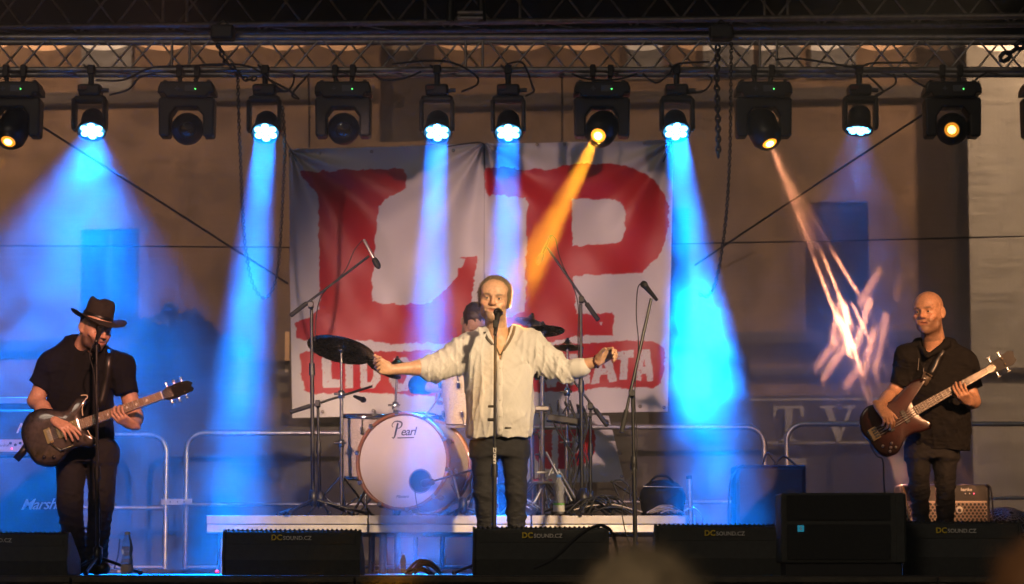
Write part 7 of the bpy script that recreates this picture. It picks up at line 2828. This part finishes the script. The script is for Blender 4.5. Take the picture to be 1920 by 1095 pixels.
def bottle(px, ybase, ytop, Y, label, capcol, lab=True):
    a, t_ = P(px, ybase, Y), P(px, ytop, Y)
    h = t_.z - a.z
    root = thing('water_bottle', label, 'bottle', a.to_tuple(), 'plastic water bottles')
    r = h * 0.145
    pr = [(r * 0.8, 0), (r, 0.03 * h), (r, 0.22 * h), (r * 0.93, 0.25 * h), (r, 0.30 * h), (r * 0.85, 0.42 * h), (r * 0.82, 0.46 * h), (r * 0.97, 0.54 * h), (r, 0.6 * h), (r * 0.97, 0.66 * h), (r * 0.8, 0.76 * h), (r * 0.45, 0.88 * h), (r * 0.38, 0.93 * h), (r * 0.38, 0.95 * h)]
    MB().lathe(pr, Matrix.Translation(a), 20).build('bottle_body', M_PET, root)
    MB().lathe([(r * 0.46, 0.93 * h), (r * 0.46, 0.995 * h), (r * 0.4, h), (0.0005, h)], Matrix.Translation(a), 14).build('cap', mat('cap_' + capcol[0], capcol[1], 0.4), root)
    if lab:
        MB().lathe([(r * 1.015, 0.05 * h), (r * 1.015, 0.22 * h)], Matrix.Translation(a), 20).build('paper_label', mat('label_' + label[:6], lab, 0.6), root)
    return root


bottle(238, 1076, 997, -0.9, 'tall clear bottle with a white cap on the floor beside the guitarist', ('white', (0.75, 0.72, 0.72)), (0.6, 0.5, 0.5))
bottle(756, 1076, 1038, -1.0, 'small clear bottle with a white cap between two monitors', ('white', (0.75, 0.72, 0.72)), (0.5, 0.5, 0.55))
bt = bottle(1048, 963, 890, 1.3, 'clear bottle with a blue cap and green label on the riser', ('blue', (0.05, 0.25, 0.7)), (0.62, 0.6, 0.5))
MB().lathe([(bt.children[0].dimensions.x * 0.5 * 1.03, 0.055), (bt.children[0].dimensions.x * 0.5 * 1.03, 0.068)], Matrix.Translation(bt.location), 20).build('green_stripe', mat('label_green', (0.15, 0.4, 0.05), 0.6), bt)

# ------------------------------------------------------------------ crowd barriers at the back of the stage
YB = 4.0


def barrier(x0_, x1_, ytop, ymid, label, lopen=False, ropen=False):
    """tubular barrier section with rounded upper corners and thin upright bars below the rail"""
    zb_ = P(960, 1058, YB).z
    root = thing('crowd_barrier', label, 'barrier', (P((x0_ + x1_) / 2, 1058, YB).x, YB, 0), 'tubular barriers at the back of the stage')
    zt_, zm = P(960, ytop, YB).z, P(960, ymid, YB).z
    xa, xb = P(x0_, ytop, YB).x, P(x1_, ytop, YB).x
    r = 0.13
    pts = []
    pts += [(xa, YB, 0.03)] + [(xa + r - r * math.cos(t), YB, zt_ - r + r * math.sin(t)) for t in np.linspace(0, PI / 2, 7)]
    pts += [(xb - r + r * math.sin(t), YB, zt_ - r + r * math.cos(t)) for t in np.linspace(0, PI / 2, 7)] + [(xb, YB, 0.03)]
    MB().tube(pts, 0.019, 10).build('frame', M_STEEL, root)
    MB().tube([(xa, YB, zm), (xb, YB, zm)], 0.013, 8).build('lower_rail', M_STEEL, root)
    MB().tube([(xa, YB, 0.045), (xb, YB, 0.045)], 0.013, 8).build('bottom_rail', M_STEEL, root)
    for xx in (xa + 0.3, xb - 0.3):
        MB().box((xx, YB, 0.012), (0.05, 0.5, 0.02), bev=0.004).build('foot', M_STEEL, root)
    return root


barrier(-330, 312, 815, 952, 'grey tube barrier behind the guitarist in the hat')
barrier(350, 780, 812, 946, 'grey tube barrier between the guitarist and the drum kit')
barrier(830, 1433, 801, 941, 'grey tube barrier right of the kit, behind the black bag')
barrier(1475, 2130, 795, 934, 'grey tube barrier behind the bald bassist')
br_ = thing('barrier_link', 'flat steel link plate joining the two left barriers', 'bracket', P(331, 941, YB - 0.03).to_tuple())
MB().box(P(331, 941, YB - 0.03), (0.235, 0.008, 0.045), bev=0.002).build('plate', M_STEEL, br_)
for dx in (-12, 2, 14):
    MB().cyl(P(331 + dx, 941, YB - 0.032), P(331 + dx, 941, YB - 0.04), 0.006, 0.006, 8).build('bolt', M_BLACKM, br_)
red_ = thing('red_marker', 'small glowing red marker lamp on the riser leg at the left', 'marker light', P(406, 1071, 1.1).to_tuple())
MB().ball(P(407, 1072, 1.15), 0.014, 10, 8).build('bulb', mat('red_glow', (0.6, 0.02, 0.05), 0.4, emit=(1, 0.03, 0.1), estr=1.5), red_)
MB().box(P(407, 1077, 1.15), (0.03, 0.03, 0.02)).build('holder', M_BLACK, red_)
# ------------------------------------------------------------------ plants behind the mesh
M_LEAF = mat('leaf_green', (0.06, 0.11, 0.05), 0.6, var=0.5, vscale=7)
M_BARK = mat('bark', (0.08, 0.06, 0.045), 0.9, var=0.3, bump=0.4)
M_PETW = mat('petal_white', (0.62, 0.6, 0.6), 0.6)
M_PETP = mat('petal_pink', (0.42, 0.06, 0.12), 0.6)


def leaf_cloud(rng, clumps, n, size):
    """many small folded leaves spread through ellipsoid clumps: (x, y, z, rx, ry, rz)"""
    wts = np.array([c[3] * c[4] * c[5] for c in clumps]) ** 0.7
    ids = rng.choice(len(clumps), n, p=wts / wts.sum())
    C = np.array(clumps)[ids]
    d = rng.normal(size=(n, 3))
    d /= np.linalg.norm(d, axis=1)[:, None]
    r = rng.random(n) ** 0.38 * rng.uniform(0.85, 1.18, n)
    c = C[:, :3] + d * r[:, None] * C[:, 3:]
    a = rng.normal(size=(n, 3))
    a /= np.linalg.norm(a, axis=1)[:, None]
    b = np.cross(a, rng.normal(size=(n, 3)))
    b /= np.linalg.norm(b, axis=1)[:, None]
    nn = np.cross(a, b)
    s = size * rng.uniform(0.6, 1.3, n)[:, None]
    v = np.stack([c - a * s, c + b * s * 0.4 + nn * s * 0.15, c + a * s, c - b * s * 0.4 + nn * s * 0.15], 1).reshape(-1, 3)
    f = np.arange(4 * n).reshape(n, 4)
    f = np.concatenate([f[:, [0, 1, 2]], f[:, [0, 2, 3]]])
    return v, f


def leaf_obj(v, f, name, m, root):
    me = bpy.data.meshes.new(name)
    me.from_pydata((v - np.array(base_of(root))).tolist(), [], f.tolist())
    me.materials.append(m)
    o = bpy.data.objects.new(name, me)
    COL.objects.link(o)
    o.parent = root
    return o


def plant(name, label, cat, pxs, Y, n, size, seed, flowers=0, trunk=True, mix=0.6, group='plants behind the mesh'):
    rng = np.random.default_rng(seed)
    cl = []
    for (x, y, rx, ry) in pxs:
        p = P(x, y, Y)
        s = S(Y)
        cl.append((p.x, Y + rng.uniform(-0.25, 0.25), p.z, rx / s, rx / s * 0.9, ry / s))
    # ragged sprigs round the outline
    for c in list(cl):
        for _ in range(7):
            a = rng.uniform(0, 2 * PI)
            cl.append((c[0] + math.cos(a) * c[3] * rng.uniform(0.85, 1.2), c[1] + rng.uniform(-0.2, 0.2), c[2] + math.sin(a) * c[5] * rng.uniform(0.85, 1.2), c[3] * 0.2, c[4] * 0.2, c[5] * 0.22))
    bx = np.mean([c[0] for c in cl])
    root = thing(name, label, cat, (bx, Y, -1.15), group)
    v, f = leaf_cloud(rng, cl, n, size)
    leaf_obj(v, f, 'crown', M_LEAF, root)
    if trunk:
        b = MB()
        for c in cl[:6]:
            mid = Vector((bx + (c[0] - bx) * 0.4, Y, -1.15 + (c[2] + 1.15) * 0.5))
            b.tube(spline([(bx, Y, -1.15), mid, Vector(c[:3])], 5), [0.05 - 0.004 * i for i in range(11)], 6)
        b.build('trunk', M_BARK, root)
    for k_ in range(flowers):
        c = cl[rng.integers(len(cl))]
        q = Vector((c[0] + rng.uniform(-1, 1) * c[3] * 0.9, c[1] - c[4] * rng.uniform(0.6, 1.0), c[2] + rng.uniform(-0.9, 0.9) * c[5]))
        fb = MB()
        for j in range(rng.integers(7, 14)):
            o = Vector(rng.normal(size=3)) * 0.032
            a = Vector(rng.normal(size=3)).normalized() * 0.022
            b2 = a.cross(Vector(rng.normal(size=3))).normalized() * 0.018
            fb._add([q + o - a, q + o + b2, q + o + a, q + o - b2], [(0, 1, 2, 3)])
        tag(fb.build('flower_cluster', M_PETW if rng.random() < mix else M_PETP, root), kind='stuff')
    return root


plant('leafy_tree', 'dense bushy tree behind the mesh just right of the guitarist in the hat', 'tree',
      [(325, 660, 70, 68), (370, 700, 50, 65), (285, 720, 50, 60), (330, 780, 85, 70), (400, 790, 50, 70), (300, 860, 80, 70), (380, 880, 70, 70), (350, 625, 45, 32), (395, 655, 30, 36)], 6.6, 5200, 0.095, 1)
plant('flower_shrub', 'flowering shrub behind the left barriers', 'shrub', [(255, 880, 50, 70), (310, 930, 60, 70), (250, 990, 60, 60), (340, 1010, 60, 55), (400, 960, 50, 70)], 6.2, 4200, 0.045, 2, 26, False, 0.75)
plant('flower_shrub', 'dark flowering shrub left of the drum kit', 'shrub', [(450, 820, 60, 60), (520, 850, 60, 55), (450, 900, 70, 60), (560, 900, 60, 60), (620, 860, 60, 70), (600, 930, 70, 45)], 6.4, 4200, 0.045, 3, 20, False, 0.85)
plant('flower_shrub', 'flowering shrub in blue light right of the banner', 'shrub', [(1260, 850, 50, 60), (1320, 830, 55, 60), (1290, 910, 70, 60), (1370, 900, 55, 70), (1350, 970, 70, 50), (1400, 830, 34, 50)], 6.2, 4800, 0.045, 4, 40, False, 0.85)
pier = thing('advertising_pillar', 'dark flat pillar behind the mesh right of the blue smoke', 'pillar', P(1380, 1062, 7.0).to_tuple())
a_, b_ = P(1335, 672, 7.0), P(1410, 1200, 7.0)
MB().box(((a_.x + b_.x) / 2, 7.1, (a_.z - 1.15) / 2), (b_.x - a_.x, 0.2, a_.z + 1.15), bev=0.01).build('body', mat('pillar_grey', (0.07, 0.08, 0.09), 0.7, var=0.2), pier)
MB().box(((a_.x + b_.x) / 2, 7.1, a_.z + 0.02), (b_.x - a_.x + 0.06, 0.26, 0.05), bev=0.01).build('cap', M_STONE, pier)

# ------------------------------------------------------------------ passer-by behind the mesh
Y0 = 6.0
pb = thing('person', 'passer-by whose head shows through the mesh above the riser', 'person', (P(518, 1062, Y0).x, Y0, -1.15), 'people off stage')
H = Head(D(518, 927, 0), rotm(10, 0, 0), 1.0)
gx, gy = P(518, 900, Y0).x, Y0 + 0.03
f = Field((gx - 0.4, gy - 0.3, -1.15), (gx + 0.4, gy + 0.3, H.c[2] + 0.18), 0.009)
zs_ = H.c[2]
H.build(f, (gx, gy, zs_ - 0.2), 1.0)
f.loft([(-0.2, gx, gy, 0.16, 0.11), (zs_ - 0.5, gx, gy, 0.17, 0.12), (zs_ - 0.3, gx, gy, 0.18, 0.11), (zs_ - 0.2, gx, gy, 0.1, 0.08)], 0.04)
for q in (-1, 1):
    f.cap((gx + q * 0.19, gy, zs_ - 0.3), (gx + q * 0.22, gy, zs_ - 0.6), 0.05, 0.04, 0.03)
    f.cap((gx + q * 0.22, gy, zs_ - 0.6), (gx + q * 0.2, gy - 0.08, zs_ - 0.85), 0.04, 0.03, 0.02)
    hand(f, (gx + q * 0.2, gy - 0.08, zs_ - 0.86), (0, -0.2, -1), (-q, 0, 0), (0, -1, 0), s=1.0)
    f.cap((gx + q * 0.09, gy, -0.2), (gx + q * 0.1, gy, -0.65), 0.085, 0.06, 0.03)
    f.cap((gx + q * 0.1, gy, -0.65), (gx + q * 0.1, gy, -1.1), 0.06, 0.045, 0.02)
    f.cap((gx + q * 0.1, gy, -1.1), (gx + q * 0.1, gy - 0.14, -1.12), 0.045, 0.04, 0.02)


def clothes_tone(v):
    c = H.colour(v, (0.5, 0.32, 0.24), (0.4, 0.16, 0.14))
    low = v[:, 2] < zs_ - 0.22
    c[low] = (0.12, 0.10, 0.12)
    c[v[:, 2] < -0.2] = (0.03, 0.035, 0.05)
    return c


field_obj(f, 'body', M_SKIN, pb, clothes_tone)
H.eyes(pb)
f = Field(H.c - 0.22, H.c + 0.22, 0.007)
f.ell(H.w(0, 0.02, 0.02), (0.092, 0.108, 0.115), H.R, 0)
f.ell(H.w(0, -0.09, -0.03), (0.062, 0.07, 0.1), H.R, 0.01, True)
f.wrinkle(0.008, 70, 3)
field_obj(f, 'hair', mat('long_dark_hair', (0.05, 0.03, 0.02), 0.5, var=0.3, vscale=60), pb)


# ------------------------------------------------------------------ seated listeners in front of the camera, out of focus
def listener(px, ytop, Y, width, label, haircol, seed):
    top = P(px, ytop, Y)
    root = thing('person', label, 'person', (top.x, Y, -1.15), 'people off stage')
    s = 1.0
    H = Head((top.x, Y, top.z - 0.125), np.array(Matrix.Rotation(PI, 3, 'Z')), s)
    sz = H.c[2] - 0.27
    x = top.x
    f = Field((x - 0.36, Y - 0.35, -1.15), (x + 0.36, Y + 0.75, top.z + 0.02), 0.010)
    H.build(f, (x, Y - 0.02, sz + 0.06), 1.0)
    f.loft([(-0.70, x, Y, 0.17, 0.13), (sz - 0.25, x, Y, 0.17, 0.12), (sz - 0.05, x, Y, 0.19, 0.11), (sz + 0.05, x, Y, 0.1, 0.08)], 0.04)
    for q in (-1, 1):
        f.cap((x + q * 0.19, Y, sz - 0.03), (x + q * 0.23, Y + 0.05, sz - 0.3), 0.05, 0.04, 0.04)
        f.cap((x + q * 0.23, Y + 0.05, sz - 0.3), (x + q * 0.13, Y + 0.28, sz - 0.36), 0.04, 0.03, 0.02)
        hand(f, (x + q * 0.13, Y + 0.28, sz - 0.36), (-q * 0.3, 1, -0.1), (0, 0, -1), (-q, 0.2, 0))
        f.cap((x + q * 0.09, Y + 0.02, -0.68), (x + q * 0.11, Y + 0.45, -0.66), 0.085, 0.065, 0.03)
        f.cap((x + q * 0.11, Y + 0.45, -0.66), (x + q * 0.11, Y + 0.45, -1.1), 0.062, 0.045, 0.02)
        f.cap((x + q * 0.11, Y + 0.45, -1.1), (x + q * 0.11, Y + 0.6, -1.12), 0.04, 0.035, 0.02)

    def tone(v):
        c = H.colour(v, (0.45, 0.29, 0.21), (0.4, 0.16, 0.14))
        c[v[:, 2] < sz + 0.03] = (0.05, 0.05, 0.06)
        c[(v[:, 2] < -0.6)] = (0.03, 0.035, 0.05)
        return c
    field_obj(f, 'body', M_SKIN, root, tone)
    f = Field(H.c - 0.2, H.c + V3(0.2, 0.2, 0.17), 0.007)
    f.ell(H.w(0, 0.018, 0.03), (width, 0.118, 0.098), H.R, 0)
    f.cap(H.w(0, 0.05, 0.0), H.w(0, 0.06, -0.12), width * 0.95, width * 0.7, 0.03)
    f.ell(H.w(0, -0.12, -0.05), (0.062, 0.08, 0.11), H.R, 0.01, True)
    f.wrinkle(0.014, 55, seed, (1.5, 1.5, 0.5))
    field_obj(f, 'hair', mat('listener_hair_%d' % seed, haircol, 0.5, var=0.4, vscale=50, bump=0.4, bscale=200), root)
    # loose strands so the outline is not clean
    rng = np.random.default_rng(seed)
    st = MB()
    for i in range(260):
        a, e = rng.uniform(0, 2 * PI), rng.uniform(0.05, 1.4)
        d = np.array((math.cos(a) * math.cos(e), math.sin(a) * math.cos(e), math.sin(e)))
        p0 = H.c + np.array((0, -0.018, 0.02)) + d * np.array((width, 0.112, 0.098)) * 0.97
        st.tube([p0, p0 + d * 0.012 + rng.normal(size=3) * 0.008, p0 + d * 0.02 + rng.normal(size=3) * 0.016 + np.array((0, 0, -0.008))], [0.0012, 0.001, 0.0005], 3, caps=False)
    tag(st.build('loose_strands', MATS['listener_hair_%d' % seed], root), kind='stuff')
    ch = thing('folding_chair', 'plain chair under the ' + label.split(' listener')[0] + ' listener in front', 'chair', (x, Y, -1.15), 'chairs of the listeners')
    MB().box((x, Y + 0.1, -0.78), (0.42, 0.42, 0.03), bev=0.01).build('seat', M_RUBBER, ch)
    MB().box((x, Y - 0.15, -0.45), (0.40, 0.025, 0.25), bev=0.01).build('backrest', M_RUBBER, ch)
    for q in (-1, 1):
        for yy in (-0.13, 0.3):
            MB().tube([(x + q * 0.2, Y + yy, -1.15), (x + q * 0.2, Y + yy, -0.79 if yy > 0 else -0.33)], 0.011, 8).build('leg', M_DIM, ch)
    return root


listener(1203, 1030, -12.6, 0.098, 'fair-haired listener in front, blurred at the bottom edge', (0.80, 0.62, 0.38), 5)
listener(1978, 1000, -12.9, 0.10, 'brown-haired listener cut off by the lower right corner', (0.65, 0.3, 0.12), 6)
# ------------------------------------------------------------------ drifting smoke from the fog machine
def smoke(label, c, r, dens, seed, nscale=3.2, cut=0.42):
    c = Vector(c)
    b = MB()
    b.ball((0, 0, 0), 1.0, 20, 14)
    m = bpy.data.materials.new('fog_%d' % seed)
    m.use_nodes = True
    t = m.node_tree
    t.nodes.clear()
    out = t.nodes.new('ShaderNodeOutputMaterial')
    pv = t.nodes.new('ShaderNodeVolumePrincipled')
    pv.inputs['Color'].default_value = (0.92, 0.92, 0.93, 1)
    pv.inputs['Anisotropy'].default_value = 0.2
    tc = t.nodes.new('ShaderNodeTexCoord')
    ln = t.nodes.new('ShaderNodeVectorMath')
    ln.operation = 'LENGTH'
    t.links.new(tc.outputs['Object'], ln.inputs[0])
    fall = t.nodes.new('ShaderNodeMapRange')
    fall.interpolation_type = 'SMOOTHSTEP'
    fall.inputs['From Min'].default_value, fall.inputs['From Max'].default_value = 1.0, 0.1
    t.links.new(ln.outputs['Value'], fall.inputs[0])
    n = t.nodes.new('ShaderNodeTexNoise')
    n.inputs['Scale'].default_value = nscale
    n.inputs['Detail'].default_value = 2
    n.inputs['Distortion'].default_value = 0.8
    mp = t.nodes.new('ShaderNodeMapping')
    mp.inputs['Location'].default_value = (seed * 3.1, seed * 1.7, seed)
    t.links.new(tc.outputs['Object'], mp.inputs[0])
    t.links.new(mp.outputs[0], n.inputs[0])
    mr = t.nodes.new('ShaderNodeMapRange')
    mr.inputs['From Min'].default_value, mr.inputs['From Max'].default_value = cut, cut + 0.3
    t.links.new(n.outputs[0], mr.inputs[0])
    mu = t.nodes.new('ShaderNodeMath')
    mu.operation = 'MULTIPLY'
    t.links.new(fall.outputs[0], mu.inputs[0])
    t.links.new(mr.outputs[0], mu.inputs[1])
    m2 = t.nodes.new('ShaderNodeMath')
    m2.operation = 'MULTIPLY'
    m2.inputs[1].default_value = dens
    t.links.new(mu.outputs[0], m2.inputs[0])
    t.links.new(m2.outputs[0], pv.inputs['Density'])
    t.links.new(pv.outputs[0], out.inputs['Volume'])
    m.cycles.volume_step_rate = 1.0
    o = b.build('smoke', m)
    o.location = c
    o.scale = r
    return tag(o, label, 'smoke', 'drifting fog', 'stuff')


A_, B_ = P(1268, 246, YT - 0.16), P(1340, 900, 0.9)
smoke('bright puff of fog in the blue beam right of the banner', A_.lerp(B_, 0.66), (0.75, 0.6, 0.80), 0.55, 1, 5.0, 0.38)
smoke('thin sheet of fog added as a screen for the amber burst left of the bassist', P(1592, 610, YF), (0.55, 0.02, 0.78), 8.0, 2, 3.0, 0.05)  # flattened fog added to catch the streaks of the burst


# thin uneven veil of fog drifting through the back of the stage
def veil():
    b = MB()
    b.box((0, 0, 0), (9.6, 2.5, 3.5))
    m = bpy.data.materials.new('fog_veil')
    m.use_nodes = True
    t = m.node_tree
    t.nodes.clear()
    out = t.nodes.new('ShaderNodeOutputMaterial')
    pv = t.nodes.new('ShaderNodeVolumePrincipled')
    pv.inputs['Color'].default_value = (0.92, 0.92, 0.93, 1)
    pv.inputs['Anisotropy'].default_value = 0.3
    tc = t.nodes.new('ShaderNodeTexCoord')
    n = t.nodes.new('ShaderNodeTexNoise')
    n.inputs['Scale'].default_value = 2.3
    n.inputs['Detail'].default_value = 2
    n.inputs['Roughness'].default_value = 0.6
    n.inputs['Distortion'].default_value = 1.0
    t.links.new(tc.outputs['Object'], n.inputs[0])
    mr = t.nodes.new('ShaderNodeMapRange')
    mr.interpolation_type = 'SMOOTHSTEP'
    mr.inputs['From Min'].default_value, mr.inputs['From Max'].default_value = 0.40, 0.66
    mr.inputs['To Max'].default_value = 0.034
    t.links.new(n.outputs[0], mr.inputs[0])
    t.links.new(mr.outputs[0], pv.inputs['Density'])
    t.links.new(pv.outputs[0], out.inputs['Volume'])
    m.cycles.volume_step_rate = 3
    o = b.build('smoke', m)
    o.location = (0, 1.6, 1.78)
    return tag(o, 'thin uneven veil of fog drifting through the back of the stage', 'smoke', 'drifting fog', 'stuff')


veil()
# ------------------------------------------------------------------ stage haze: one closed box of even air
hz = MB()
hz.box((0, -2.5, 3.6), (28, 33, 12.4))
hm = bpy.data.materials.new('stage_haze')
hm.use_nodes = True
t = hm.node_tree
t.nodes.clear()
ho_ = t.nodes.new('ShaderNodeOutputMaterial')
pv = t.nodes.new('ShaderNodeVolumePrincipled')
pv.inputs['Color'].default_value = (0.9, 0.9, 0.92, 1)
pv.inputs['Density'].default_value = 0.0055
pv.inputs['Anisotropy'].default_value = 0.35
t.links.new(pv.outputs[0], ho_.inputs['Volume'])
hobj = hz.build('haze', hm)
tag(hobj, 'thin even stage haze hanging in the air of the whole scene', 'haze', kind='stuff')
